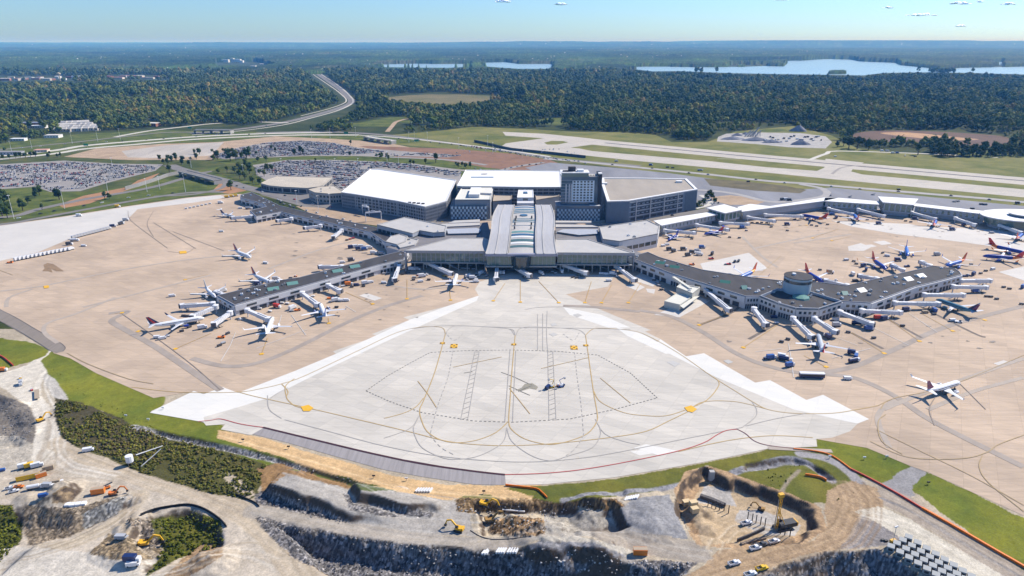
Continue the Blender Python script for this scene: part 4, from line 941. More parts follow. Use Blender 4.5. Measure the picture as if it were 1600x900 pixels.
# the trees that stand clearest at the near edge of the wood become things of their own (see below)
# rolling ground below the wood
hx = np.arange(-5400, 5401, 30.0); hy = np.arange(1200, 5401, 30.0); HX, HY = np.meshgrid(hx, hy)
a_, b_ = to_px(HX, HY, 0.0); mk = wood_ok(a_, b_).astype(float); mk[-1:] = 0
for _ in range(7):
    q = mk.copy()
    for ax in (0, 1): q = (q + np.roll(q, 1, ax) + np.roll(q, -1, ax)) / 3
    mk = np.minimum(mk, q)
mk = np.clip((mk - .25) / .75, 0, 1) ** 1.3
HZ = mk * np.clip((4300 - HY) / 2400, .04, 1) * (3 + 26 * np.clip(vnoise(HX, HY * 1.6, 900, 71, 3) - .28, 0, 1) + 7 * vnoise(HX, HY, 260, 72, 2)) - .5
def hz_at(x, y):
    u = np.clip((x + 5400) / 30, 0, len(hx) - 1.001); v = np.clip((y - 1200) / 30, 0, len(hy) - 1.001); i = v.astype(int); j = u.astype(int); fu, fv = u - j, v - i
    return (HZ[i, j] * (1 - fu) + HZ[i, j + 1] * fu) * (1 - fv) + (HZ[i + 1, j] * (1 - fu) + HZ[i + 1, j + 1] * fu) * fv
mb = MB(); mb.v = [(float(a), float(b), float(c)) for a, b, c in zip(HX.ravel(), HY.ravel(), HZ.ravel())]; w_ = len(hx)
mb.f = [(i * w_ + j, i * w_ + j + 1, (i + 1) * w_ + j + 1, (i + 1) * w_ + j) for i in range(len(hy) - 1) for j in range(w_ - 1) if mk[i, j] + mk[i + 1, j + 1] + mk[i, j + 1] + mk[i + 1, j] > 0]; mb.m = [0] * len(mb.f)
struct(mb, 'hills', M_floor, True)
WOODP = np.concatenate([P, np.maximum(hz_at(P[:, 0], P[:, 1]), -.06)[:, None]], 1)
near_sel = np.zeros(n_, bool)
px_, py_ = to_px(P[:, 0], P[:, 1], 0.0)
cand = np.where((px_ > 0) & (px_ < 1600))[0]
EDGE = [i for i in cand[np.argsort(P[cand, 1])][:170]]
near_sel[EDGE] = True
scatter('woodland', WOODP[~near_sel], scl[~near_sel], PC, 1)
EDGE_TREES = [(float(P[i, 0]), float(P[i, 1]), float(s0[i])) for i in EDGE]
# far canopy out to the skyline: lumpy sheet of tree tops over rolling land
rows = [110.6]; 
ypx = np.concatenate([np.arange(116.0, 74.5, -.32), np.arange(74.5, 69.0, -.20)])
D = np.array([G(800, y).y for y in ypx]); D = D[(D > 4930) & (D < 60000)]
xf = np.linspace(-.98, .98, 1750)
XX = xf[None, :] * D[:, None]; YY = np.repeat(D[:, None], len(xf), 1)
rs = np.random.RandomState(4)
cell = D[:, None] / 1067 * 1.2
XX = XX + rs.uniform(-.4, .4, XX.shape) * cell
lum = vnoise(XX, YY, 17, 51, 1) * .6 + vnoise(XX, YY, 42, 52, 2) * .6
top = 3 + 12 * lum + 20 * vnoise(XX, YY, 130, 56, 3)
roll = np.clip((YY - 5200) / 7000, 0, 1)
hill = vnoise(XX, YY, 5200, 53, 4); hill2 = vnoise(XX, YY, 2300, 54, 3)
edge_r = np.clip((XX / YY + .15) / .7, 0, 1)
rdg = np.clip((YY - 24000) / 6000, 0, 1) * (vnoise(XX, YY * .15, 4200, 57, 4) ** 1.6 * (110 + 260 * edge_r))
top = top + rdg + roll * (hill * 60 + hill2 * 45) + np.clip((YY - 20000) / 12000, 0, 1) * (vnoise(XX, YY * .4, 9000, 55, 3) * (30 + 60 * edge_r) + 50)
fields = (vnoise(XX, YY, 420, 65, 2) > .70) & (YY > 4300) & (rs.uniform(0, 1, XX.shape) > .15)
top = np.minimum(np.where(fields, top - 12, top), 285)
pxx, pyy = to_px(XX, YY, 0.0)
inlake = np.zeros(XX.shape, bool)
_, pt = to_px(XX, YY, top)
for l_ in LAKES: inlake |= inside(pxx, pyy, l_) | inside(pxx, pt, l_) & (YY < 8000)
for h_ in HOLES[13:15] + HOLES[-5:]: inlake |= inside(pxx, pyy, h_)
isl = ((pxx - 1308) / 14) ** 2 + ((pyy - 115.0) / 1.6) ** 2 < 1
isl |= ((pxx - 1212) / 15) ** 2 + ((pyy - 102.3) / 1.2) ** 2 < 1
inlake &= ~isl
top = np.where(inlake, -6.0, top)
top[0, :] = -2
nr, nc = XX.shape
me = bpy.data.meshes.new('distant_woodland')
me.vertices.add(nr * nc); me.vertices.foreach_set('co', np.stack([XX, YY, top], -1).reshape(-1).astype(np.float32))
I = np.arange(nr * nc).reshape(nr, nc)
q = np.stack([I[:-1, :-1], I[:-1, 1:], I[1:, 1:], I[1:, :-1]], -1)
keep = ~(inlake[:-1, :-1] & inlake[:-1, 1:] & inlake[1:, 1:] & inlake[1:, :-1]); q = q[keep]; nf = len(q)
me.loops.add(nf * 4); me.polygons.add(nf)
me.loops.foreach_set('vertex_index', q.reshape(-1).astype(np.int32)); me.polygons.foreach_set('loop_start', np.arange(0, nf * 4, 4, dtype=np.int32)); me.polygons.foreach_set('loop_total', np.full(nf, 4, dtype=np.int32))
me.update(calc_edges=True)
sp_ = vnoise(XX, YY, 26, 61, 1); big = vnoise(XX, YY, 700, 62, 3)
base = np.stack([.045 + .05 * big * sp_, .070 + .05 * sp_, .016 + 0 * sp_], -1)
base *= (.5 + 1.1 * rs.uniform(0, 1, XX.shape) ** 1.5)[..., None] * (.65 + .8 * vnoise(XX, YY, 90, 64, 2))[..., None]
autumn = (rs.uniform(0, 1, XX.shape) > .965)[..., None]; base = np.where(autumn, np.array((.12, .10, .05)), base)
roofs = (rs.uniform(0, 1, XX.shape) > .9965)[..., None] & (vnoise(XX, YY, 1500, 63, 2) > .52)[..., None]
base *= (.35 + 1.5 * vnoise(XX, YY, 900, 66, 3) ** 1.3)[..., None] * (.6 + .9 * vnoise(XX, YY, 260, 67, 2))[..., None] * .72
base = np.where(fields[..., None], np.array((.10, .105, .045)) * (.7 + .6 * vnoise(XX, YY, 200, 68, 2))[..., None], base)
base = np.where(roofs, np.array((.7, .68, .64)), base)
at = me.color_attributes.new('ground_colour', 'FLOAT_COLOR', 'POINT')
at.data.foreach_set('color', np.concatenate([base.reshape(-1, 3), np.ones((nr * nc, 1))], 1).reshape(-1).astype(np.float32))
m, n, b = principled('far_leaves'); b.inputs['Roughness'].default_value = .9; b.inputs['Specular IOR Level'].default_value = .05
ca = n.nodes.new('ShaderNodeVertexColor'); ca.layer_name = 'ground_colour'; n.links.new(ca.outputs[0], b.inputs['Base Color'])
me.materials.append(m)
o = bpy.data.objects.new('distant_woodland', me); COL.objects.link(o); o['kind'] = 'stuff'
# a few clearings and fields show as pale strips far off: ground shows through there
# ------------------------------------------------------------------ haze
def haze(density=5.8e-5):
    mb = MB(); T = 300.0; Bz = -2.0; E = 60000
    mb.box(-E, E, -3000, 62000, Bz, T)
    m = bpy.data.materials.new('haze_air'); m.use_nodes = True; n = m.node_tree; n.nodes.clear()
    out = n.nodes.new('ShaderNodeOutputMaterial'); v = n.nodes.new('ShaderNodeVolumePrincipled')
    v.inputs['Color'].default_value = (.13, .44, .98, 1); v.inputs['Density'].default_value = density; v.inputs['Absorption Color'].default_value = (1, 1, 1, 1); v.inputs['Anisotropy'].default_value = .0
    n.links.new(v.outputs[0], out.inputs['Volume'])
    o = mb.build('haze', m); o['kind'] = 'stuff'
    return o
haze()
# ================================================================== BUILDINGS
M_roofw = mat('white_roof_membrane', (.80, .79, .76), .6, var=.05, scale=.03, streak=(.5, .3))
M_roofl = mat('light_grey_roof', (.47, .45, .42), .8, var=.10, scale=.08)
M_roofd = mat('dark_grey_roof', (.060, .056, .056), .85, var=.35, scale=.12, streak=(-.3, .2))
M_roofm = mat('mid_grey_roof', (.20, .19, .19), .85, var=.2, scale=.1)
M_fascia = mat('grey_metal_fascia', (.34, .34, .36), .5, var=.05, scale=.2)
M_wall = mat('pale_grey_panels', (.60, .60, .61), .65, var=.06, scale=.4, streak=(0, .1))
M_wall2 = mat('blue_grey_panels', (.40, .42, .46), .6, var=.1, scale=.3)
M_conc = mat('cast_concrete', (.42, .40, .37), .85, var=.1, scale=.3)
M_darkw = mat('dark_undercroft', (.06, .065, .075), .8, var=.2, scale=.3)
M_white = mat('white_metal', (.78, .78, .78), .45, var=.04, scale=.5, coord='object')
M_steel = mat('galvanised_steel', (.38, .39, .40), .45, .5, var=.06, scale=.5, coord='object')
M_deck = mat('parking_deck', (.36, .315, .26), .9, var=.14, scale=.05, streak=(.1, .25))
def glass_mat(name, col, rough=.12):
    m, n, b = principled(name)
    b.inputs['Base Color'].default_value = (*col, 1); b.inputs['Roughness'].default_value = rough; b.inputs['Metallic'].default_value = .0
    b.inputs['Specular IOR Level'].default_value = .9
    MATS[name] = m; return m
M_glass = glass_mat('tinted_glass', (.035, .05, .055)); M_glassg = glass_mat('green_glass', (.10, .17, .15)); M_glassb = glass_mat('blue_glass', (.05, .11, .16))
M_teal = mat('teal_skylight', (.14, .28, .24), .35, var=.08, scale=.4)
def bx(poly, z): return [tuple(G(p[0], p[1], z)[:2]) for p in poly]
def ccw(P):
    A = sum(P[i][0] * P[(i + 1) % len(P)][1] - P[(i + 1) % len(P)][0] * P[i][1] for i in range(len(P)))
    return P if A > 0 else P[::-1]
def inset(P, d):
    P = ccw(P); n_ = len(P); out = []
    for i in range(n_):
        a, b_, c = Vector(P[i - 1]), Vector(P[i]), Vector(P[(i + 1) % n_])
        e1 = (b_ - a).normalized(); e2 = (c - b_).normalized()
        n1 = Vector((-e1.y, e1.x)); n2 = Vector((-e2.y, e2.x)); m_ = n1 + n2
        if m_.length < 1e-4: m_ = n1
        m_.normalize(); k = d / max(m_.dot(n1), .35)
        q = b_ + m_ * k; out.append((q.x, q.y))
    return out
def wallbox(mb, a, b_, t0, t1, z0, z1, out=.2, mi=0, back=.1):
    """a shallow box on the wall from a to b (ccw footprint), standing out to the right of a->b"""
    a = Vector(a[:2]); b_ = Vector(b_[:2]); d = b_ - a; p, q = a + d * t0, a + d * t1
    nn = Vector((d.y, -d.x)).normalized()
    P = [p - nn * back, p + nn * out, q + nn * out, q - nn * back]
    mb.add([(v.x, v.y, z0) for v in P] + [(v.x, v.y, z1) for v in P], [(0, 1, 2, 3)[::-1], (4, 5, 6, 7), (0, 4, 5, 1)[::-1], (1, 5, 6, 2)[::-1], (2, 6, 7, 3)[::-1], (3, 7, 4, 0)[::-1]], mi)
def parapet(mb, P, z0, z1, w, mi=0):
    P = ccw(P); I_ = inset(P, w); n_ = len(P)
    vs = [(p[0], p[1], z1) for p in P] + [(p[0], p[1], z1) for p in I_] + [(p[0], p[1], z0) for p in P] + [(p[0], p[1], z0) for p in I_]
    fs = []
    for i in range(n_):
        j = (i + 1) % n_
        fs += [(i, j, n_ + j, n_ + i), (2 * n_ + i, 2 * n_ + j, j, i), (n_ + i, n_ + j, 3 * n_ + j, 3 * n_ + i)]
    mb.add(vs, fs, mi)
def roof_bits(P, z, n_, seed, parent, size=(1.0, 3.2), m_=None, name='rooftop_unit'):
    r_ = random.Random(seed); xs = [p[0] for p in P]; ys = [p[1] for p in P]; k = 0; t = 0; I_ = inset(P, 2.0)
    while k < n_ and t < 4000:
        t += 1; x, y = r_.uniform(min(xs), max(xs)), r_.uniform(min(ys), max(ys))
        if not inside(np.array([x]), np.array([y]), I_)[0]: continue
        w, d, h = r_.uniform(*size), r_.uniform(*size), r_.uniform(.6, 1.8)
        mb = MB(); M_ = Matrix.Translation((x, y, 0)) @ Matrix.Rotation(r_.uniform(0, .5), 4, 'Z')
        mb.box(-w / 2, w / 2, -d / 2, d / 2, z, z + h, 0, M_); mb.cyl(0, 0, z + h, z + h + .4, min(w, d) * .3, None, 8, 1, M_)
        mb.build(name, [m_ or r_.choice([M_white, M_white, M_steel]), M_steel], parent); k += 1

# ---- passenger terminal
term = thing('airport_terminal', 'wide glass fronted terminal hall under a curved ribbed roof, facing the empty apron', 'terminal', G(815, 424, 0))
TL = Vector(term.location)
def tb(mb, name, mats): # build in world coordinates under a placed parent
    mb.v = [(v[0] - TL.x, v[1] - TL.y, v[2]) for v in mb.v]
    return mb.build(name, mats, term)
ZT = 20.0
WL = bx([(631.5, 392), (707, 372), (757, 372), (768, 378), (768, 393)], ZT)
WR = bx([(866, 395), (868, 374), (918, 374), (950, 384), (992, 396)], ZT)
for nm, P in (('left', WL), ('right', WR)):
    mb = MB(); mb.prism(P, ZT - 2.2, ZT, 0, 1, True); parapet(mb, P, ZT, ZT + .5, .8, 1); tb(mb, 'wing_roof', [M_fascia, M_roofl])
    I_ = inset(P, 3.0); mb = MB(); mb.prism(I_, 8.4, ZT - 2.2, 0)
    n_ = len(I_)
    for i in range(n_):
        a, b_ = I_[i], I_[(i + 1) % n_]; L = (Vector(b_) - Vector(a)).length; k = max(int(L / 4.5), 1)
        for j in range(k + 1): wallbox(mb, a, b_, max(0, j / k - .03 / k * 3), min(1, j / k + .03 / k * 3), 8.4, ZT - 2.2, .18, 1)
        wallbox(mb, a, b_, 0, 1, 13.0, 13.35, .14, 1)
    tb(mb, 'glass_wall', [M_glassg, M_fascia])
    mb = MB(); mb.prism(inset(P, .6), 7.4, 8.4, 0, 0, True); tb(mb, 'balcony_slab', [M_conc])
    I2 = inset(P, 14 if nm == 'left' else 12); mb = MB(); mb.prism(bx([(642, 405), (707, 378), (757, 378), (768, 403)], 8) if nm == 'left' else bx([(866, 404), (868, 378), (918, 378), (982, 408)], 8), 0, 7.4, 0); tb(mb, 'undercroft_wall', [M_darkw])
    Pc = ccw(inset(P, 2.2)); F0 = min(range(len(Pc)), key=lambda i: (Pc[i][1] + Pc[(i + 1) % len(Pc)][1])); a, b_ = Vector(Pc[F0]), Vector(Pc[(F0 + 1) % len(Pc)])
    k = 9
    for j in range(k):
        p = a.lerp(b_, (j + .5) / k); mb = MB(); mb.cyl(p.x, p.y, 0, 7.4, .55, None, 8); tb(mb, 'column', [M_conc])
# blade walls at the wing ends
for (px, s_) in ((632.5, -1), (991, 1)):
    p = G(px, 393.5, ZT); mb = MB(); mb.box(p.x - .5, p.x + .5, p.y - .5, p.y + 9, 0, ZT - .8); tb(mb, 'end_wall', [M_fascia])
# central hall with the wavy vault
yf = G(815, 398.5, 20).y; ybk = G(815, 316, 31).y
x0f, x1f = G(758, 398, 21).x, G(871, 398, 21).x; x0b, x1b = G(777, 314, 31).x, G(863, 318, 31).x
NS = 34
def vz(t):  # height along the hall, front t=0
    return 20.5 + 6.5 * (0.5 - 0.5 * math.cos(math.pi * min(t / .30, 1))) + .5 * math.sin(t * 9)
def vx(t, s_): return (x0f + (x0b - x0f) * t + (1.5 * math.sin(t * 7)), x1f + (x1b - x1f) * t - (1.5 * math.sin(t * 7)))[s_]
def ribbon(u0, u1, dz, thick, name, mats, t0=0.0, t1=1.0, side=True, nseg=NS, arch=0.0):
    mb = MB(); st_ = [t0 + (t1 - t0) * i / nseg for i in range(nseg + 1)]
    us = [u0 + (u1 - u0) * j / 6 for j in range(7)] if arch else [u0, u1]; m_ = len(us)
    vs = []
    for t in st_:
        xa, xb = vx(t, 0), vx(t, 1); y = yf + (ybk - yf) * t
        for u in us: vs.append((xa + (xb - xa) * u, y, vz(t) + dz + arch * (1 - (2 * (u - u0) / (u1 - u0) - 1) ** 2)))
    k = len(vs); low = [(v[0], v[1], v[2] - thick) for v in vs]; vs = vs + low; fs = []
    for i in range(nseg):
        for j in range(m_ - 1):
            a = i * m_ + j; fs.append((a, a + 1, a + m_ + 1, a + m_)); fs.append((k + a, k + a + m_, k + a + m_ + 1, k + a + 1))
        a = i * m_; fs.append((a, a + m_, k + a + m_, k + a)); a = i * m_ + m_ - 1; fs.append((a, k + a, k + a + m_, a + m_))
    for i, fl in ((0, 0), (nseg, 1)):
        for j in range(m_ - 1):
            a = i * m_ + j; f_ = (a, k + a, k + a + 1, a + 1); fs.append(f_ if not fl else f_[::-1])
    mb.add(vs, fs); return tb(mb, name, mats)
M_band = mat('ribbed_metal_roof', (.47, .455, .44), .5, var=.12, scale=.7, streak=(0, .04))
ribbon(0, .295, .8, 2.4, 'side_roof_band', [M_band]); ribbon(.715, 1, .8, 2.4, 'side_roof_band', [M_band])
for u in (.0, .125, .30, .70, .81, .985): ribbon(u, u + .012, 1.3, 1.2, 'roof_rib', [M_roofl])
ribbon(.315, .70, -.9, 1.5, 'centre_roof', [M_roofl], arch=.9)
for t0, t1, m_ in [(.10, .125, M_glassg), (.145, .165, M_roofw), (.17, .20, M_glassg), (.225, .245, M_roofw), (.25, .285, M_glassb), (.31, .35, M_teal), (.48, .487, M_glassb), (.565, .58, M_glassg), (.60, .62, M_glassg), (.64, .65, M_glassg), (.78, .80, M_glassg), (.82, .84, M_glassg), (.86, .89, M_glassg), (.93, .96, M_glassb)]:
    ribbon(.33, .685, -.55, 1.2, 'skylight', [m_], t0, t1, nseg=2, arch=.75)
for t, u in ((.50, .37), (.50, .63), (.60, .37), (.66, .38), (.66, .63), (.40, .37), (.40, .63)):
    xa, xb = vx(t, 0), vx(t, 1); x = xa + (xb - xa) * u; y = yf + (ybk - yf) * t; mb = MB(); mb.cyl(x, y, vz(t), vz(t) + 2.6, .9, .7, 8); tb(mb, 'roof_vent', [M_roofd])
t = .72; x = (vx(t, 0) + vx(t, 1)) / 2; y = yf + (ybk - yf) * t; mb = MB(); mb.cyl(x, y, vz(t) - .5, vz(t) + .8, 4.4, 4.2, 20); tb(mb, 'round_skylight', [M_glassb])
# hall body and its glass front
mb = MB(); mb.prism([(x0f + 3, yf + 6), (x1f - 3, yf + 6), (x1b - 2, ybk - 1), (x0b + 2, ybk - 1)], 7.9, [19, 19, 27.5, 27.5], 0); tb(mb, 'hall_wall', [M_wall2])
mb = MB(); mb.box(x0f + 1.5, x1f - 1.5, yf + 4.0, yf + 5.6, 8.5, 19.0, 0)
k = 16
for j in range(k + 1):
    x = x0f + 1.5 + (x1f - x0f - 3) * j / k; mb.box(x - .15, x + .15, yf + 3.8, yf + 4, 8.5, 19, 1)
tb(mb, 'glass_wall', [M_glassg, M_fascia])
mb = MB(); mb.box(x0f - .5, x1f + .5, yf - .6, yf + 3.4, 18.8, 20.9); tb(mb, 'front_fascia', [mat('violet_grey_fascia', (.30, .30, .37), .5, var=.04)])
mb = MB(); mb.box(x0f, x1f, yf + 1.5, yf + 10, 7.3, 8.3); tb(mb, 'balcony_slab', [M_conc])
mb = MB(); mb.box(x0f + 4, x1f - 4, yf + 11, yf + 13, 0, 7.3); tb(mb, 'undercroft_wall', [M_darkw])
# oval glass bay in the middle of the front
cx = (x0f + x1f) / 2; mb = MB(); mb.cyl(cx, yf + 6, 6.0, 18.6, 9, 10.5, 18); tb(mb, 'glass_bay', [M_glass])
# zigzag escape stairs below the balcony
for px in (708, 768, 818, 866, 940):
    p = G(px, 424, 0); mb = MB(); mb.beam((p.x - 7, p.y + 5, 7.5), (p.x, p.y + 3, 3.6), 1.3, .5); mb.beam((p.x, p.y + 3, 3.6), (p.x + 7, p.y + 5, .3), 1.3, .5); mb.beam((p.x - 7, p.y + 5, 8.5), (p.x, p.y + 3, 4.6), .08, .08)
    tb(mb, 'outside_stair', [M_wall2])
# link roofs behind the wings
mb = MB(); PL = bx([(604, 386), (640, 374), (650, 362), (700, 353), (762, 347), (768, 372), (707, 373), (632, 394)], 10); mb.prism(PL, 0, 10, 0, 1); tb(mb, 'link_roof', [M_wall2, M_roofm])
mb = MB(); PR = bx([(868, 347), (935, 354), (945, 372), (1000, 395), (1018, 404), (992, 400), (918, 376), (868, 375)], 10); mb.prism(PR, 0, 10, 0, 1); tb(mb, 'link_roof', [M_wall2, M_roofm])
mb = MB(); mb.prism(bx([(870, 362), (880, 358), (934, 358), (934, 365), (905, 367)], 12), 9, 12, 0, 1); tb(mb, 'blue_canopy', [M_glassb, M_wall2])
mb = MB(); mb.prism(bx([(698, 358), (745, 356), (752, 359), (748, 364), (700, 365)], 12), 9, 12, 0, 1); tb(mb, 'blue_canopy', [M_glassb, M_wall2])
for P_ in ([(710, 345), (750, 343), (750, 347), (700, 349)], [(868, 345), (924, 345.5), (924, 348), (868, 348)], [(690, 350), (750, 348), (750, 352), (688, 355)], [(868, 351), (925, 352), (935, 355), (868, 355)]):
    mb = MB(); mb.prism(bx(P_, 11), 10, 11.3, 0, 1, True); tb(mb, 'kerbside_canopy', [M_fascia, M_roofl])
roof_bits(WL, ZT, 7, 1, term, (.7, 2.2)); roof_bits(WR, ZT, 6, 2, term, (.7, 2.2)); roof_bits(PL, 10, 14, 3, term); roof_bits(PR, 10, 8, 4, term)

def simple_building(name, label, cat, roof_px, z, wall_m, roof_m, rim=.7, rimw=.8, units=0, seed=0, z0=0.0, wall_name='wall', group=None, rim_m=None, usize=(1., 3.)):
    P = ccw(bx(roof_px, z)); cx = sum(p[0] for p in P) / len(P); cy = sum(p[1] for p in P) / len(P)
    r = thing(name, label, cat, (cx, cy, 0), 0, group); P = [(p[0] - cx, p[1] - cy) for p in P]
    mb = MB(); mb.prism(P, z0, z, 0); mb.build(wall_name, [wall_m], r)
    mb = MB(); mb.sheet(P, z + .01, 0)
    if rim: parapet(mb, P, z - .6, z + rim, rimw, 1)
    mb.build('roof', [roof_m, rim_m or roof_m], r)
    if units: roof_bits(P, z, units, seed, r, usize)
    return r, P, z
def bands(r, P, edges, zs, name, m_, t=(0.02, .98), out=.18, split=1, gap=.0):
    mb = MB(); each = name == 'window' and sum(1 for q in KIDS.get(r.name, []) if q.name.startswith('window')) < 90
    for e in edges:
        a, b_ = P[e], P[(e + 1) % len(P)]
        for (z0, z1) in zs:
            for k in range(split):
                if each and mb.v: mb.build(name, [m_], r); mb = MB()
                u0 = t[0] + (t[1] - t[0]) * (k + gap) / split; u1 = t[0] + (t[1] - t[0]) * (k + 1 - gap) / split
                wallbox(mb, a, b_, u0, u1, z0, z1, out)
    return mb.build(name, [m_], r)
# ---- annexes beside the terminal
r, P, z = simple_building('terminal_annex', 'light grey roofed angular annex left of the terminal hall', 'annex', [(589, 351.4), (633.6, 339.7), (698.4, 353.5), (695, 363), (677, 364), (655.7, 360.4), (644.7, 365.2)], 15, M_wall2, M_roofl, units=2, seed=5)
bands(r, P, range(len(P)), [(5, 11)], 'window', M_glass, split=8, gap=.08)
r, P, z = simple_building('terminal_annex', 'light grey roofed angular annex right of the terminal hall', 'annex', [(936.5, 355), (1011.5, 344.5), (1031, 353.5), (1028, 365.5), (968, 377.5), (942, 374)], 15, M_wall, M_roofl, units=5, seed=6)
bands(r, P, range(len(P)), [(4, 8)], 'window', M_glass, split=6, gap=.08)
r, P, z = simple_building('terminal_annex', 'small pale many-sided block where the upper left concourse meets the terminal', 'annex', [(603, 378), (611, 369.6), (625.5, 366), (637, 369.6), (634, 377), (620, 382.5)], 12, M_wall, M_roofl, seed=7)
bands(r, P, range(len(P)), [(5, 8)], 'window', M_glass)
r, P, z = simple_building('terminal_annex', 'low stepped pale roof just right of the small many-sided block', 'annex', [(620, 382.5), (634, 377), (638, 371), (654, 375), (648, 383), (625, 388)], 11, M_wall, M_roofl, seed=8, units=2)

# ---- concourses
def concourse(name, label, roof_px, z, seed, units, walls=M_wall, edges=None, win=None):
    r, P, z = simple_building(name, label, 'concourse', roof_px, z, walls, M_roofd, rim=.5, rimw=.5, units=units, seed=seed, rim_m=M_fascia)
    return r, P, z
def skylights(r, spots, z, m_, w=9, d=5, h=1.6, rot=0.0, nm='skylight'):
    L = Vector(r.location)
    for px, py in spots:
        c = G(px, py, z) - L; mb = MB(); M_ = Matrix.Translation((c.x, c.y, 0)) @ Matrix.Rotation(rot, 4, 'Z')
        # ridge light: a low gable
        a = [(-w / 2, -d / 2, z), (w / 2, -d / 2, z), (w / 2, d / 2, z), (-w / 2, d / 2, z), (-w / 2, d * .3, z + h), (w / 2, d * .3, z + h)]
        mb.add([M_ @ Vector(v) for v in a], [(0, 1, 5, 4), (2, 3, 4, 5), (1, 2, 5), (3, 0, 4)]); mb.build(nm, [m_], r)
def loading(r, P, e, zt, parent_m, seed, k=8, t=(.05, .95)):
    mb = MB()
    for j in range(k):
        u = t[0] + (t[1] - t[0]) * j / k; wallbox(mb, P[e], P[(e + 1) % len(P)], u, u + (t[1] - t[0]) / k * .72, .0, zt, .15)
    mb.build('service_door', [parent_m], r)
r, P, z = concourse('left_concourse', 'long dark roofed pier with five teal skylights pointing to the lower left of the terminal', [(339.5, 462), (366.5, 477), (482, 445), (592, 414), (631, 405), (640, 389), (573, 406), (467, 434), (437, 438.5)], 9.5, 11, 26)
Pc = P; e_front = sorted(range(len(P)), key=lambda i: P[i][1] + P[(i + 1) % len(P)][1])[:4]
for e in range(len(P)):
    bands(r, P, [e], [(4.6, 9.0)], 'upper_panel', M_wall, t=(0, 1), out=.9)
    bands(r, P, [e], [(5.9, 7.6)], 'window', M_glass, t=(.06, .94), out=1.02, split=3, gap=.28)
    loading(r, P, e, 3.6, M_darkw, e, 7)
skylights(r, [(427, 452), (457, 443.5), (527.5, 424), (554.5, 417), (590, 411 - 1)][:4], 9.5, M_teal, 9.5, 5.5, 1.7, .47)
r, P, z = concourse('upper_left_concourse', 'long low dark roofed pier with white walls along the upper left apron', [(376, 304.5), (393, 300.5), (437, 321.5), (500, 337), (590, 356), (640, 373), (618, 384), (603, 379), (578, 362.5), (535, 353), (500, 345), (456, 335.5), (440, 331), (400, 338.5), (391, 329), (416, 323), (412, 319), (376, 309)], 8, 12, 22)
for e in range(len(P)):
    bands(r, P, [e], [(4.0, 7.6)], 'upper_panel', M_wall, t=(0, 1), out=.8)
    bands(r, P, [e], [(4.9, 6.6)], 'window', M_glass, t=(.1, .9), out=.92, split=2, gap=.3)
    loading(r, P, e, 3.2, M_darkw, e, 5)
r, P, z = concourse('right_concourse', 'long dark roofed pier with a round tower and many-sided lounge right of the terminal', [(983, 402), (1048, 427), (1076.5, 436), (1165, 463), (1187, 462.5), (1217, 474.5), (1244, 482), (1280, 483), (1317, 471), (1361, 473.5), (1430.5, 448), (1469.5, 438.5), (1502.5, 429.5), (1499, 424.5), (1492, 420), (1456, 415.5), (1435, 421), (1322, 446.5), (1287, 442), (1223, 439), (1175, 433.8), (1096, 421.5), (1030, 402), (1012, 394)], 11, 13, 60)
for e in range(len(P)):
    bands(r, P, [e], [(5.2, 10.6)], 'upper_panel', M_wall, t=(0, 1), out=.9)
    bands(r, P, [e], [(6.6, 8.8)], 'window', M_glass, t=(.08, .92), out=1.02, split=4, gap=.22)
    loading(r, P, e, 4.0, M_darkw, e, 6)
skylights(r, [(1031, 411), (1054, 417.5), (1133, 441)], 11, mat('dark_teal_skylight', (.05, .16, .12), .35, var=.1), 9, 5.5, 1.4, -.42)
skylights(r, [(1163, 450.5), (1320, 459.5)], 11, M_teal, 5, 5, 2.2, 0, 'pyramid_skylight')
skylights(r, [(1346, 454.5), (1419, 437), (1439, 432)], 11, M_roofw, 8.5, 6, 2.2, .4)
L = Vector(r.location); c = G(1244, 455, 11) - L; mb = MB(); mb.cyl(c.x, c.y, 11, 24.5, 11.2, None, 32); mb.build('tower_drum', [mat('pale_blue_panels', (.42, .50, .55), .5, var=.06)], r)
mb = MB(); mb.cyl(c.x, c.y, 24.5, 25.0, 11.5, None, 32); mb.build('tower_roof', [M_roofd], r)
mb = MB(); mb.cyl(c.x, c.y, 20.2, 22.6, 11.35, None, 32, cap=False); mb.build('tower_window', [M_glass], r)
mb = MB(); mb.cyl(c.x - 3, c.y + 2, 25, 26.5, 1.6, None, 10); mb.build('rooftop_unit', [M_white], r)
c = G(1251.5, 464.5, 11.5) - L; mb = MB(); mb.cyl(c.x, c.y, 11, 12.2, 7.2, 6.6, 8); mb.cyl(c.x, c.y, 12.2, 13.0, 6.6, 2, 8); mb.build('round_skylight', [M_teal], r)
PO = [(q[0], q[1]) for q in [(G(a, b_, 14) - L) for a, b_ in [(1188, 460), (1217, 471.5), (1244, 479), (1280, 480), (1316, 468.5), (1262, 452), (1215, 449)]]]
mb = MB(); parapet(mb, PO, 11.0, 13.2, .6); mb.build('lounge_parapet', [M_wall2], r)
bands(r, ccw(PO), range(len(PO)), [(11.6, 12.6)], 'window', M_glassb, out=.1)
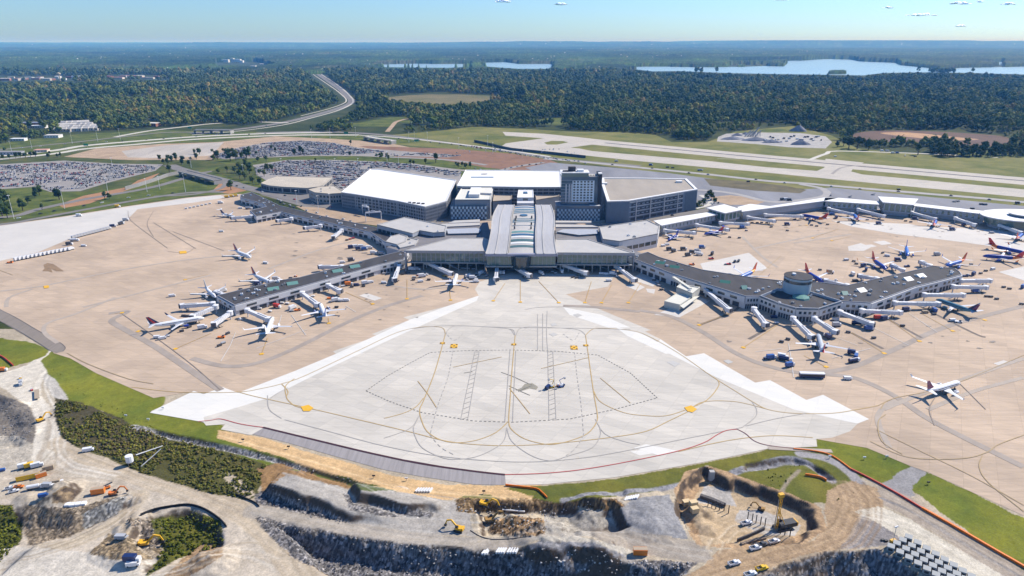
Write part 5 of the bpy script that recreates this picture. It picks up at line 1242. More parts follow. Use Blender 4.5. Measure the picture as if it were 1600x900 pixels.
# upper right concourse: glazed, under white plate roofs
rc = thing('upper_right_concourse', 'long glazed pier with thin white roofs and an oval end along the upper right apron', 'concourse', G(1300, 330, 0)); L = Vector(rc.location)
def rb(mb, nm, mats):
    mb.v = [(v[0] - L.x, v[1] - L.y, v[2]) for v in mb.v]; return mb.build(nm, mats, rc)
SEG = [([(1021, 344.8), (1108, 331), (1122, 335), (1034, 352.3)], 12), ([(1104, 324.8), (1131.5, 319), (1160, 327.5), (1133, 333)], 16), ([(1152, 323.5), (1172, 318.5), (1203, 322), (1289, 308.5), (1310, 309), (1288, 313.8), (1160, 330.5)], 13),
       ([(1289, 309), (1310, 309), (1374, 314.5), (1374, 319.5), (1287.5, 313.8)], 13), ([(1371.5, 306.8), (1435, 310.5), (1427.5, 320), (1379.5, 315.8)], 17), ([(1429, 317.5), (1546, 330.5), (1546, 335.5), (1428, 321.5)], 13)]
for i, (pp, zz) in enumerate(SEG):
    P = ccw(bx(pp, zz)); mb = MB(); mb.prism(P, zz - .9, zz, 0, 1, True); rb(mb, 'plate_roof', [M_wall, M_roofw])
    I_ = inset(P, 2.0); mb = MB(); mb.prism(I_, 4.6, zz - .9, 0)
    for e in range(len(I_)):
        a, b_ = I_[e], I_[(e + 1) % len(I_)]; k = max(1, int((Vector(b_) - Vector(a)).length / 6))
        for j in range(k): wallbox(mb, a, b_, j / k, j / k + .05, 4.6, zz - .9, .25, 1)
        wallbox(mb, a, b_, 0, 1, 4.6, 6.2, .3, 1); wallbox(mb, a, b_, 0, 1, zz - 2.2, zz - .9, .3, 1)
    rb(mb, 'glass_wall', [M_glassg, M_wall2])
    mb = MB(); mb.prism(inset(P, 4.5), 0, 4.6, 0); rb(mb, 'ground_floor', [M_wall2])
def oval(px, py, rx, ry, z, n_=28):
    c = G(px, py, z); return [(c.x + rx * math.cos(2 * math.pi * i / n_), c.y + ry * math.sin(2 * math.pi * i / n_)) for i in range(n_)]
P = oval(1604, 336.5, 52, 34, 14); mb = MB(); mb.prism(P, 12.8, 14, 0, 1, True); rb(mb, 'oval_roof', [M_wall, M_roofw])
mb = MB(); mb.prism(oval(1604, 336.5, 46, 29, 14), 4.6, 12.8, 0); rb(mb, 'glass_wall', [M_glassg])
mb = MB(); mb.prism(oval(1604, 336.5, 42, 25, 14), 0, 4.6, 0); rb(mb, 'ground_floor', [M_wall2])
mb = MB(); mb.prism(oval(1612, 334.5, 24, 17, 16), 14, 16.5, 0); rb(mb, 'skylight_drum', [M_glassb])
mb = MB(); mb.prism(oval(1612, 333.5, 25, 18, 17), 16.5, 17.3, 0, 1, True); rb(mb, 'skylight_roof', [M_wall, M_roofw])
# ---- small ramp office on the apron
r, P, z = simple_building('ramp_office', 'small two level cream building on the apron beside the right pier', 'office', [(1057, 449), (1063, 444.5), (1094, 449.5), (1082, 459)], 9, mat('cream_wall', (.55, .53, .46), .8, var=.06), mat('cream_roof', (.66, .64, .55), .8, var=.06), units=1)
L = Vector(r.location); P2 = [((G(a, b_, 5.5) - L).x, (G(a, b_, 5.5) - L).y) for a, b_ in [(1038, 471), (1057, 459), (1084, 462), (1062, 476.5)]]
mb = MB(); mb.prism(P2, 0, 5.5, 0, 1); parapet(mb, P2, 5.5, 6.0, .4, 1); mb.build('lower_wing', [MATS['cream_wall'], MATS['cream_roof']], r)
P2 = [((G(a, b_, 5) - L).x, (G(a, b_, 5) - L).y) for a, b_ in [(1062.5, 477.5), (1085, 463), (1093, 462), (1068, 481)]]
mb = MB(); mb.prism(P2, 4.4, 4.8, 0, 1, True); mb.build('awning', [MATS['cream_wall'], MATS['cream_roof']], r)
mb = MB(); mb.beam(G(1052, 434, 9) - L, G(1079, 452, 9) - L, 2.6, 2.4); mb.build('linking_corridor', [MATS['cream_roof']], r)
for q in ((1040, 478), (1057, 482)):
    p = G(q[0], q[1], 1.2) - L; mb = MB(); mb.box(p.x - .8, p.x + .8, p.y - .8, p.y + .8, 0, 2.4); mb.build('door', [M_darkw], r)

# ---- car garages, front block and hotel
M_gar = mat('garage_concrete', (.33, .335, .35), .85, var=.1, scale=.2)
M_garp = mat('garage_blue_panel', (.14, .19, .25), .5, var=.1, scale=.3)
r, P, z = simple_building('parking_garage', 'large garage with a wide bright white roof left of the terminal', 'garage', [(533, 301), (579, 264.8), (592, 264.8), (713, 282), (698, 314.5), (684, 318.5), (664, 323.5), (620, 314.5), (554, 304)], 20, M_gar, M_roofw, rim=.9, rimw=.9, rim_m=M_roofw)
for e in range(len(P)):
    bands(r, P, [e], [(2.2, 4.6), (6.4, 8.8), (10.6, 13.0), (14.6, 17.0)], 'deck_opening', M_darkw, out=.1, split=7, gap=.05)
    bands(r, P, [e], [(1, 19)], 'fin', M_wall2, out=.6, split=11, gap=.42)
L = Vector(r.location)
for j in range(4):
    p = G(640 + j * 7, 316.3 + j * .6, 20.5) - L; mb = MB(); mb.box(p.x - 2, p.x + 2, p.y - 1.6, p.y + 1.6, 20, 21.2); mb.build('roof_hatch', [M_roofd], r)
rg, P, z = simple_building('parking_garage', 'rear garage with a long plain white roof behind the terminal hall', 'garage', [(727.5, 266), (800, 266.5), (876, 267.5), (877, 293), (820, 293), (770.6, 292), (722, 291.5), (714, 291)], 27, M_gar, M_roofw, rim=.9, rimw=.9, rim_m=M_roofw, seed=3)
for e in range(len(P)):
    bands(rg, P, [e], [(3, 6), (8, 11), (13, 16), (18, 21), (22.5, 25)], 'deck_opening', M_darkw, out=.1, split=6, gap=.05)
L = Vector(rg.location); a, b_ = G(736, 276.5, 27.5) - L, G(771, 277, 27.5) - L; mb = MB(); mb.box(a.x, b_.x, a.y - 3, a.y + 3, 26.5, 27.3); mb.build('roof_well', [M_glassb], rg)
p = G(757, 271.5, 27.5) - L; mb = MB(); mb.cyl(p.x, p.y, 26.8, 27.6, 5, None, 14); mb.build('round_vent', [M_roofl], rg)
r, P, z = simple_building('terrace_block', 'white roofed block with wavy blue front panels between the garages and the hall', 'block', [(722, 292.5), (771, 293), (766, 312.5), (710.8, 312.5)], 24, M_gar, mat('cream_terrace_roof', (.68, .66, .58), .8, var=.06), rim=.8)
def wavy(parent, a, b_, z0, z1, cols, rows, nm='wave_panel'):
    """front of tilted panels set like scales"""
    mb = MB(); a = Vector(a[:2]); b_ = Vector(b_[:2]); d = b_ - a; nn = Vector((d.y, -d.x)).normalized(); cw = d.length / cols; e = d.normalized(); rh = (z1 - z0) / rows
    for j in range(rows):
        for i in range(cols):
            off = .5 * (j % 2); x = (i + .22 + off * .9) * cw
            if x + cw * .45 > d.length: continue
            p = a + e * x; q = a + e * (x + cw * .5); zz0 = z0 + rh * (j + .05); zz1 = z0 + rh * (j + .98)
            k0, k1 = (.5, 1.7)
            vs = [p + nn * k0, q + nn * k1, q + nn * .2, p + nn * .2]
            mb.add([(v.x, v.y, zz0) for v in vs] + [(v.x, v.y, zz1) for v in vs], [(0, 1, 5, 4), (1, 2, 6, 5), (2, 3, 7, 6), (3, 0, 4, 7), (4, 5, 6, 7), (3, 2, 1, 0)])
    return mb.build(nm, [mat('silver_blue_panel', (.55, .68, .76), .4, var=.05)], parent)
L = Vector(r.location); F1 = [G(704, 343, 0) - L, G(762, 343, 0) - L]
mb = MB(); mb.prism([(F1[0].x, F1[0].y), (F1[1].x, F1[1].y), (F1[1].x, F1[1].y + 45), (F1[0].x, F1[0].y + 45)], 0, 17, 0, 1); mb.build('front_podium', [M_garp, M_roofm], r)
wavy(r, F1[0], F1[1], .5, 16.5, 10, 5)
mb = MB(); q = [((G(a, b_, 29) - L).x, (G(a, b_, 29) - L).y) for a, b_ in [(736, 292), (752, 292), (749, 303), (732, 303)]]; mb.prism(q, 24, 28.5, 0, 1); mb.build('roof_house', [M_wall, M_roofw], r)
mb = MB(); q = [((G(a, b_, 26.5) - L).x, (G(a, b_, 26.5) - L).y) for a, b_ in [(752, 293), (769, 293), (768, 302), (750, 301)]]; mb.prism(q, 24, 26.5, 0, 1); mb.build('roof_house', [M_wall, MATS['cream_terrace_roof']], r)
r, P, z = simple_building('entrance_tower', 'small white tower with dark glass at the rear of the terminal hall', 'tower', [(810, 297), (833, 297), (834, 309), (808, 309)], 28, M_wall, M_roofw, rim=.5)
bands(r, P, range(4), [(20, 27)], 'window', M_glass, t=(.35, .65), out=.15)
L = Vector(r.location); mb = MB(); p = G(821, 301, 28.2) - L; mb.box(p.x - 2.6, p.x + 2.6, p.y - 7, p.y + 5, 28.05, 28.6); mb.build('roof_glass', [M_glass], r)
mb = MB(); p0 = G(808, 318, 24) - L; p1 = G(834, 318, 24) - L; mb.box(p0.x, p1.x, p0.y, -6, 0, 24.5); mb.build('porch', [M_wall], r)
# garden terraces on both sides
for pp, lab in (([(772, 303), (800, 303), (800, 313), (770, 315)], 'planted terrace with shrubs left of the white entrance tower'), ([(836, 304), (872, 302), (874, 307), (838, 313)], 'planted terrace with shrubs right of the white entrance tower')):
    simple_building('roof_terrace', lab, 'terrace', pp, 17, M_gar, mat('terrace_paving', (.42, .35, .27), .85, var=.15), rim=.8)
# hotel
yh = G(900, 320, 19).y
hx0, hx1 = G(876, 320, 19).x, G(933, 320, 19).x
hotel = thing('hotel', 'blue glass hotel tower with a grid of windows and a dark slab at its right', 'hotel', ((hx0 + hx1) / 2, yh, 0)); hw = (hx1 - hx0) / 2
HZ0, HZ1 = 19, 54
mb = MB(); mb.box(-hw, hw, 0, 19, HZ0, HZ1); mb.build('tower', [M_glassb], hotel)
mb = MB(); mb.box(-hw + .5, hw - 12, -.3, 17, HZ1, HZ1 + 4.5); mb.build('penthouse', [M_glassg], hotel)
mb = MB(); mb.box(-hw - .3, hw - 11, -1, 19, HZ1 + 4.5, HZ1 + 5.5); mb.build('roof', [M_roofw], hotel)
mb = MB(); mb.box(hw - 11, hw, -.2, 17, HZ1, HZ1 + .6); mb.build('terrace_floor', [M_roofl], hotel)
for j in range(5):
    mb = MB(); mb.box(hw - 10 + j * 2, hw - 9.2 + j * 2, 3, 4, HZ1 + .6, HZ1 + 2); mb.build('planter', [M_verge], hotel)
mb = MB(); mb.box(-hw + 9, -hw + 18, 6, 12, HZ1 + 5.5, HZ1 + 11); mb.build('plant_room', [M_roofd], hotel)
mb = MB(); mb.box(-hw + 2, -hw + 9, 4, 8, HZ1 + 5.5, HZ1 + 7); mb.build('rooftop_unit', [M_roofd], hotel)
mb = MB(); mb.box(-hw + 20, -hw + 28, 4, 12, HZ1 + 5.5, HZ1 + 8); mb.build('rooftop_unit', [M_white], hotel)
gx0 = -hw + 14
mb = MB(); mb.box(gx0, hw - 4.5, -.5, -.05, HZ0 + 3.5, HZ1 - 4.5); mb.build('window_grid_wall', [mat('sky_tint_panel', (.72, .82, .88), .4, var=.03)], hotel)  # pale blue puts the sky's reflection into the wall colour
for i in range(6):
    for j in range(8):
        x = gx0 + 1.2 + i * (hw - 4.5 - gx0 - 1.4) / 6; zz = HZ0 + 4.6 + j * 3.35; mb = MB(); mb.box(x, x + (hw - 4.5 - gx0) / 6 * .55, -.62, -.52, zz, zz + 1.9); mb.build('window', [M_glass], hotel)
for x in (-hw + 5.5, -hw + 9.5, -hw + 12.2):
    mb = MB(); mb.box(x, x + 1.6, -.5, -.05, HZ0 + 3.5, HZ1 - 9); mb.build('white_fin', [M_wall], hotel)
for zz in range(8): 
    mb = MB(); mb.box(-hw, gx0, -.2, -.02, HZ0 + 4 + zz * 3.8, HZ0 + 4.5 + zz * 3.8); mb.build('floor_band', [M_wall2], hotel)
mb = MB(); mb.box(hw + .1, hw + 4.6, -1.5, 21, 0, HZ1 + 3.5); mb.build('dark_slab', [mat('charcoal_cladding', (.035, .038, .048), .6, var=.15)], hotel)
mb = MB(); mb.box(hw + .1, hw + 4.6, -1.5, 6, HZ1 + 3.5, HZ1 + 4.6); mb.build('slab_cap', [M_roofw], hotel)
fy = G(900, 345, 0).y - yh; fx0 = G(869, 345, 0).x - (hx0 + hx1) / 2; fx1 = G(938, 345, 0).x - (hx0 + hx1) / 2
mb = MB(); mb.box(fx0, fx1, fy, 22, 0, 15.5); mb.build('podium', [M_garp], hotel)
mb = MB(); mb.box(fx0 - .3, fx1 + 1, fy + .8, 22, 15.5, 19); mb.build('podium_upper', [M_gar], hotel)
for zz in (16.2, 17.8): mb = MB(); mb.box(fx0, fx1, fy + .6, fy + .85, zz, zz + .8); mb.build('podium_window', [M_glassb], hotel)
mb = MB(); mb.box(hw - 10, hw + 4, fy - 1, fy + 4, 19, 19.6); mb.build('white_canopy', [M_roofw], hotel)
wavy(hotel, (fx0, fy), (fx1, fy), .5, 15, 12, 5)
# right garage
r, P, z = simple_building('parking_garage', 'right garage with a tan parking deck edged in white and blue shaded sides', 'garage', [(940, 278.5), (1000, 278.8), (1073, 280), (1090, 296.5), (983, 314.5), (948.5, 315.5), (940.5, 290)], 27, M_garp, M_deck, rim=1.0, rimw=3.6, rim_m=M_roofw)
ed = sorted(range(len(P)), key=lambda i: P[i][1] + P[(i + 1) % len(P)][1])
for e in ed[:3]:
    L_ = (Vector(P[(e + 1) % len(P)]) - Vector(P[e])).length
    if L_ > 60:
        t1 = .78
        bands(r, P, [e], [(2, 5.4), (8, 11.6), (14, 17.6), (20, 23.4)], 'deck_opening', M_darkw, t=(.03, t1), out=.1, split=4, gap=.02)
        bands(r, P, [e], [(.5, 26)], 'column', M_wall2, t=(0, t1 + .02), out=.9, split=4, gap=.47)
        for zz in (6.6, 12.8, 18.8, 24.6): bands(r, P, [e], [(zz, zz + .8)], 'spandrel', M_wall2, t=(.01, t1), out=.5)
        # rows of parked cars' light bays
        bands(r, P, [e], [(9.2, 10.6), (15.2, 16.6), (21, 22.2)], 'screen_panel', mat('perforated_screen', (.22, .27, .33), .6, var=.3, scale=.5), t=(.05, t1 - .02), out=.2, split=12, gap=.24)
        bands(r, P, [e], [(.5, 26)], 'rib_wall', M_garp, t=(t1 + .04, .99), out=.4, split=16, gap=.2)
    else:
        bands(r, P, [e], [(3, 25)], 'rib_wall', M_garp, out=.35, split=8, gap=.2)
L = Vector(r.location)
for q in ((1061, 284), (944, 287)):
    p = G(q[0], q[1], 28) - L; mb = MB(); mb.box(p.x - 4, p.x + 4, p.y - 3, p.y + 3, 27, 29.5); mb.build('stair_house', [M_roofw], r)
# older low deck and its curved wall at the left
r, P, z = simple_building('parking_deck', 'low tan roofed deck with a curved dark front beside the packed car park', 'deck', [(407.5, 286.5), (419, 280.5), (434.5, 275.5), (518.5, 277.5), (505, 289), (496, 292), (479.5, 294), (440.5, 292), (420, 290)], 9, M_conc, mat('sandy_roof', (.50, .44, .35), .9, var=.12, scale=.05), rim=.4)
bands(r, P, range(len(P)), [(1.5, 7)], 'deck_opening', M_darkw, out=.1, split=3, gap=.06)
r, P, z = simple_building('corner_block', 'tan stepped block joining the low deck to the white roofed garage', 'block', [(482, 296.5), (500, 292), (522, 290.5), (536, 299), (533, 302), (515, 303), (492, 301)], 14, M_conc, MATS['sandy_roof'], rim=.5, units=3)
bands(r, P, range(len(P)), [(2, 5), (8, 11)], 'window', M_glass, out=.1, split=4, gap=.2)

# ---- jet bridges
M_jb = mat('jet_bridge_white', (.72, .72, .73), .5, var=.05, scale=.6, coord='object')
M_jbd = mat('jet_bridge_bellows', (.10, .10, .11), .8, var=.1, coord='object')
M_tyre = mat('tyre', (.03, .03, .032), .8, var=0)
BR = [((472, 455.5), (496, 473.5), 'reaching the white and blue plane at the left pier'), ((512.5, 443), (530.5, 452), 'short one in the middle of the left pier front'), ((623.5, 413.5), (616, 434.5), 'with a yellow cab where the left pier meets the terminal'),
      ((386, 482), (419, 496), 'reaching the all white plane at the tip of the left pier'), ((359, 486), (333.5, 503.5), 'second from the tip of the left pier pointing lower left'), ((336.5, 476.5), (300.5, 491.5), 'serving the red and blue tailed plane at the left pier tip'),
      ((332, 472), (284, 475), 'pointing straight left from the tip of the left pier'), ((352, 459), (338, 454), 'stub behind the left pier tip'), ((437, 437), (424, 438.5), 'behind the middle of the left pier by a white plane'), ((533.5, 414), (500.5, 414.5), 'empty, behind the right half of the left pier'),
      ((455, 339.6), (434, 343), 'leftmost slanting one on the upper left pier front'), ((500.5, 350.6), (477, 354), 'middle one on the upper left pier front'), ((533.5, 358), (520, 368.5), 'pointing down on the upper left pier front'), ((392, 336), (363, 338.5), 'at the far left end of the upper left pier'),
      ((666, 407.5), (704.7, 425), 'leftmost long one below the terminal balcony'), ((777.7, 406), (775, 433.7), 'straight one at the middle of the terminal front'), ((794, 409), (827.5, 428), 'first one right of the middle of the terminal front'), ((881, 411.6), (915.7, 424), 'second one right of the middle of the terminal front'),
      ((962.5, 413), (991.5, 435), 'rightmost long one below the terminal balcony'), ((1103.5, 451.5), (1139.5, 481.5), 'right of the cream ramp office'), ((1178.5, 480), (1196.5, 504), 'empty, left of the many-sided lounge of the right pier'), ((1239.5, 494.5), (1268, 523), 'reaching the grey plane below the round tower'),
      ((1272.5, 494.5), (1305.5, 515.5), 'empty, just right of the grey plane below the round tower'), ((1313, 484.8), (1362.5, 503.5), 'second to the right of the grey plane below the round tower'), ((1347.5, 482.5), (1406.5, 485.5), 'lowest of the five pointing right from the right pier'),
      ((1399, 470.5), (1466.5, 472), 'reaching the teal plane at the right pier'), ((1445.5, 457.8), (1505.5, 458.5), 'just above the teal plane at the right pier'), ((1490.5, 445), (1541.5, 446.5), 'second from the tip of the right pier pointing right'), ((1502.5, 436), (1547.5, 436), 'topmost of those pointing right at the right pier tip'),
      ((1453, 412.8), (1441, 407.5), 'short one behind the tip of the right pier'), ((1411, 419.5), (1396, 412.8), 'behind the right pier by the nose of a blue plane'), ((1323.5, 443.5), (1290.5, 436), 'behind the right pier, right of the round tower'), ((1370, 433), (1344.5, 428.5), 'empty, behind the middle of the right pier'),
      ((1039, 357.9), (1084.7, 362), 'leftmost on the glazed upper right pier'), ((1088.8, 349.6), (1137, 357), 'second from the left on the glazed upper right pier'), ((1126, 346), (1168.7, 348.2), 'third from the left on the glazed upper right pier'), ((1169, 337.5), (1209.5, 343.5), 'fourth from the left on the glazed upper right pier'),
      ((1196, 333.8), (1253, 336), 'reaching the blue plane with a red tail at the glazed pier'), ((1295, 324), (1332.5, 333), 'at the bend of the glazed upper right pier'), ((1341.5, 325.5), (1382, 336), 'left of the raised white roof of the glazed pier'), ((1424.5, 330), (1462, 340.5), 'right of the raised white roof of the glazed pier'),
      ((1493.5, 339), (1523.5, 349.5), 'left of the oval end of the glazed pier'), ((1562.5, 349.5), (1595.5, 361.5), 'below the oval end of the glazed pier')]
def jet_bridge(a, b_, lab):
    A = G(a[0], a[1], 7.4); Bq = G(b_[0], b_[1], 6.0); A.z = 5.6; Bq.z = 4.3
    r = thing('jet_bridge', 'white jet bridge ' + lab, 'jet bridge', (A.x, A.y, 0), 0, 'jet bridges along the piers')
    q = Bq - A; q.z = 0; Ln = q.length; e = q.normalized(); s_ = Vector((-e.y, e.x, 0)); za, zb_ = 5.6, 4.3
    def at(t, z=None, o=0.0): return e * (Ln * t) + s_ * o + Vector((0, 0, (za + (zb_ - za) * t) if z is None else z))
    mb = MB(); mb.cyl(0, 0, 4.0, 7.3, 2.3, None, 14); mb.cyl(0, 0, 0, 4.0, .5, None, 8); mb.cyl(0, 0, 7.3, 7.7, 2.5, 1.6, 14); mb.build('rotunda', [M_jb], r)
    mb = MB(); mb.beam(at(.02), at(.56), 2.7, 2.7)
    for t in [.06 + .1 * k for k in range(5)]: mb.beam(at(t) , at(t + .008), 2.85, 2.85, 0)
    mb.build('inner_tunnel', [M_jb], r)
    mb = MB(); mb.beam(at(.50), at(.95), 3.2, 3.1)
    for t in [.54 + .08 * k for k in range(5)]: mb.beam(at(t), at(t + .008), 3.4, 3.3, 0)
    mb.beam(at(.5, None, 0) + Vector((0, 0, 1.7)), at(.95) + Vector((0, 0, 1.7)), .5, .3, 1)
    mb.build('outer_tunnel', [M_jb, M_steel], r)
    c = at(.985); M_ = Matrix.Translation(c) @ Matrix.Rotation(math.atan2(e.y, e.x) + .5, 4, 'Z')
    mb = MB(); mb.box(-1.8, 2.0, -2.1, 2.1, -1.7, 1.8, 0, M_); mb.build('cab', [M_jb], r)
    mb = MB(); mb.box(2.0, 3.0, -1.7, 1.7, -1.5, 1.7, 0, M_); mb.build('bellows', [M_jbd], r)
    mb = MB(); p = at(.84, 0)
    for o_ in (-1.5, 1.5): mb.tube(at(.84, 0.9, o_), at(.84, 3.4, o_), .28, None, 8)
    mb.beam(at(.84, .8, -2.0), at(.84, .8, 2.0), .9, .5); mb.build('lift_frame', [M_steel], r)
    for o_ in (-1.9, 1.9): mb = MB(); mb.tube(at(.84, .55, o_ - .25), at(.84, .55, o_ + .25), .55, None, 10); mb.build('wheel', [M_tyre], r)
    mb = MB(); mb.beam(at(.90, 3.2, 2.4), at(.70, .2, 2.8), 1.0, .25); mb.beam(at(.90, 4.2, 2.9), at(.70, 1.2, 3.3), .06, .06); mb.build('service_stair', [M_steel], r)
for a, b_, lab in BR: jet_bridge(a, b_, lab)
# ================================================================== AIRCRAFT
def paint_mat(name, col, rough=.35, var=.04, metal=0.0): return mat(name, col, rough, metal, var=var, scale=.8, coord='object', spec=.5)
PW = paint_mat('white_paint_aircraft', (.80, .80, .80)); PG = paint_mat('grey_paint_aircraft', (.50, .52, .54)); PB = paint_mat('royal_blue_paint', (.018, .045, .32)); PB2 = paint_mat('bright_blue_paint', (.03, .13, .50))
PO_ = paint_mat('orange_paint', (.75, .20, .03)); PR = paint_mat('red_paint_aircraft', (.55, .03, .03)); PY = paint_mat('gold_paint', (.80, .42, .04)); PN = paint_mat('navy_paint', (.02, .03, .10)); PTl = paint_mat('teal_paint', (.10, .24, .29)); PGW = paint_mat('window_dark', (.02, .022, .026), .15)
PGL = paint_mat('pale_grey_wing', (.66, .66, .67)); PEX = paint_mat('bare_metal', (.45, .45, .46), .3, .04, .7)
PSB = paint_mat('soft_blue_belly', (.20, .42, .62)); PPU = paint_mat('plum_paint', (.20, .04, .10))
def loft(mb, st, n_=14, mi_fn=None):
    """st: (x, zc, ry, rz)"""
    o = []
    for (x, zc, ry, rz) in st:
        o.append([(x, ry * math.cos(2 * math.pi * i / n_ + math.pi / n_), zc + rz * math.sin(2 * math.pi * i / n_ + math.pi / n_)) for i in range(n_)])
    base = len(mb.v); mb.v += [p for ring in o for p in ring]
    for k in range(len(st) - 1):
        for i in range(n_):
            j = (i + 1) % n_
            mb.f.append((base + k * n_ + i, base + (k + 1) * n_ + i, base + (k + 1) * n_ + j, base + k * n_ + j))
            mb.m.append(mi_fn(k, i, (st[k][0] + st[k + 1][0]) / 2, math.sin(2 * math.pi * (i + .5) / n_ + math.pi / n_)) if mi_fn else 0)
    mb.f.append(tuple(base + i for i in range(n_))[::-1]); mb.m.append(0)
    mb.f.append(tuple(base + (len(st) - 1) * n_ + i for i in range(n_))); mb.m.append(0)
def airfoil_panel(mb, r0, r1, th0, th1, axis='y', mi=0, dz=0):
    """r: (xle, xte, span, z)"""
    def sec(r, th):
        xl, xt, sp, z = r; c = xl - xt
        pts = [(xl, 0), (xl - .25 * c, th), (xl - .6 * c, th * .7), (xt, 0), (xl - .6 * c, -th * .5), (xl - .2 * c, -th * .6)]
        return [(x, sp, z + t) if axis == 'y' else (x, t + z * 0, sp) for x, t in pts]
    a, b_ = sec(r0, th0), sec(r1, th1); n_ = 6
    mb.add(a + b_, [(i, (i + 1) % n_, n_ + (i + 1) % n_, n_ + i) for i in range(n_)] + [tuple(range(n_))[::-1], tuple(range(n_, 2 * n_))], mi)
def airliner(label, L=37.0, span=35.0, body=PW, top2=None, tail=(PN,), rear=None, wing=PGL, eng=PW, belly=None, winglet=None, rad=1.95, group=None, name='airliner', nose_dark=False, rear_eng=False):
    root = thing(name, label, 'airplane', (0, 0, 0), 0, group)
    h = L / 2; zc = 3.9 * (rad / 1.95) * (.85 if rear_eng else 1); R_ = rad
    st = [(h, zc - .55, .12, .12), (h - .5, zc - .45, .62, .6), (h - 1.6, zc - .25, 1.2, 1.15), (h - 3.2, zc - .05, 1.65 * R_ / 1.95, 1.62 * R_ / 1.95), (h - 5.2, zc, R_, R_), (h - 9, zc, R_, R_), (h - 14, zc, R_, R_), (0, zc, R_, R_), (-h + 13, zc, R_, R_),
          (-h + 10, zc + .15, R_ * .95, R_ * .92), (-h + 7, zc + .5, R_ * .78, R_ * .76), (-h + 4, zc + .95, R_ * .52, R_ * .52), (-h + 1.5, zc + 1.3, R_ * .26, R_ * .28), (-h, zc + 1.5, .12, .14)]
    mats = [body, belly or body] + list(rear or (body, body, body))
    def mi(k, i, x, s_):
        if rear and x < -h + 11:
            if x > -h + 8.5: return 2
            if x > -h + 5: return 3
            return 4
        if nose_dark and x > h - 1.2: return 1
        if belly and s_ < -.35: return 1
        return 0
    mb = MB(); loft(mb, st, 16, mi); fus = mb.build('fuselage', mats, root, smooth=True)
    mb = MB()
    for s_ in (-1, 1):
        mb.add([(h - 9.0 if 0 else h - 4.5, s_ * (R_ * .985), zc + .45), (-h + 9.5, s_ * (R_ * .975), zc + .6), (-h + 9.5, s_ * (R_ * .93), zc + .95), (h - 4.5, s_ * (R_ * .935), zc + .80)], [(0, 1, 2, 3) if s_ > 0 else (3, 2, 1, 0)])
    for v in range(len(mb.v)):
        x, y, z = mb.v[v]; mb.v[v] = (x, y * 1.02, z)
    mb.build('window_row', [PGW], fus)
    mb = MB(); mb.add([(h - 1.35, -.75, zc + .42), (h - 1.35, .75, zc + .42), (h - 2.7, 1.25, zc + 1.12), (h - 2.7, -1.25, zc + 1.12)], [(0, 1, 2, 3)]); mb.build('cockpit_window', [PGW], fus)
    for s_ in (-1, 1):
        mb = MB(); hs = span / 2; zr = zc - R_ * .55
        x0 = h * .30; airfoil_panel(mb, (x0, x0 - 7.4, s_ * R_ * .6, zr), (x0 - hs * .26, x0 - 7.6, s_ * hs * .36, zr + .55), .42, .28)
        airfoil_panel(mb, (x0 - hs * .26, x0 - 7.6, s_ * hs * .36, zr + .55), (x0 - hs * .60, x0 - hs * .60 - 1.9, s_ * hs, zr + 1.9), .28, .12)
        w_ = mb.build('wing', [wing], root)
        if s_ < 0: w_.data.flip_normals()
        mb = MB(); xt = x0 - hs * .60; y0 = s_ * hs
        a = [(xt, y0, zr + 1.9), (xt - 1.9, y0, zr + 1.9), (xt - 3.0, y0 + s_ * .5, zr + 4.2), (xt - 2.2, y0 + s_ * .5, zr + 4.2)]
        mb.add([(p[0], p[1] - .06, p[2]) for p in a] + [(p[0], p[1] + .06, p[2]) for p in a], [(0, 1, 2, 3), (7, 6, 5, 4), (0, 4, 5, 1), (1, 5, 6, 2), (2, 6, 7, 3), (3, 7, 4, 0)]); mb.build('winglet', [winglet or wing], w_)
        # engine
        mb = MB(); ex, ey, ez, er = (x0 + 1.6, s_ * hs * .33, 1.75, 1.05) if not rear_eng else (-h + 9, s_ * (R_ + 1.1), zc + .5, .72)
        loft(mb, [(ex, ez, er * .86, er * .86), (ex - .4, ez, er, er), (ex - 2.2, ez, er * .98, er * .98), (ex - 3.4, ez, er * .7, er * .7)], 12, None); mb.build('engine', [eng], root)
        mb = MB(); mb.box(ex - 4.4, ex - .9, ey - .16 - ey, .16, ez + er * .7, ez + er * .7 + .9); mb.v = [(v[0], v[1] + ey, v[2]) for v in mb.v]
        if not rear_eng: mb.build('pylon', [wing], root)
        else: mb = MB(); mb.box(ex - 2.4, ex - .6, min(ey, s_ * R_ * .6), max(ey, s_ * R_ * .6), ez - .12, ez + .12); mb.build('pylon', [body], root)
        # stabiliser
        mb = MB(); zt = zc + 1.1 if not rear_eng else zc + 6.0; tx = -h + 5.2 if not rear_eng else -h + 2.6
        airfoil_panel(mb, (tx, tx - 3.9, s_ * (.6 if not rear_eng else .1), zt), (tx - 4.0, tx - 5.6, s_ * span * .20, zt + (.7 if not rear_eng else 0)), .18, .08); q_ = mb.build('stabiliser', [wing if not rear_eng else body], root)
        if s_ < 0: q_.data.flip_normals()
        mb = MB(); mb.cyl(x0 - 5.6, s_ * 2.9, 0.1, zr + .3, .16, None, 6); mb.tube((x0 - 5.6, s_ * 2.5, .55), (x0 - 5.6, s_ * 3.3, .55), .55, None, 10); mb.build('main_gear', [M_tyre], root)
    # shift engines sideways (loft is centred)
    for o in KIDS[root.name]:
        if o.name.startswith('engine'):
            pass
    mb = MB(); zf = zc + R_ * .55; ft = zc + 8.0 if not rear_eng else zc + 6.2
    T = [(-h + 8.6, zf + .4), (-h + 6.6, zf + 1.6), (-h + 1.5, ft), (-h - .6, ft), (-h + 1.6, zf + .4)]
    w_ = .18; a = [(x, -w_, z) for x, z in T]; b_ = [(x, w_, z) for x, z in T]; n_ = 5
    mid = (zf + ft) / 2
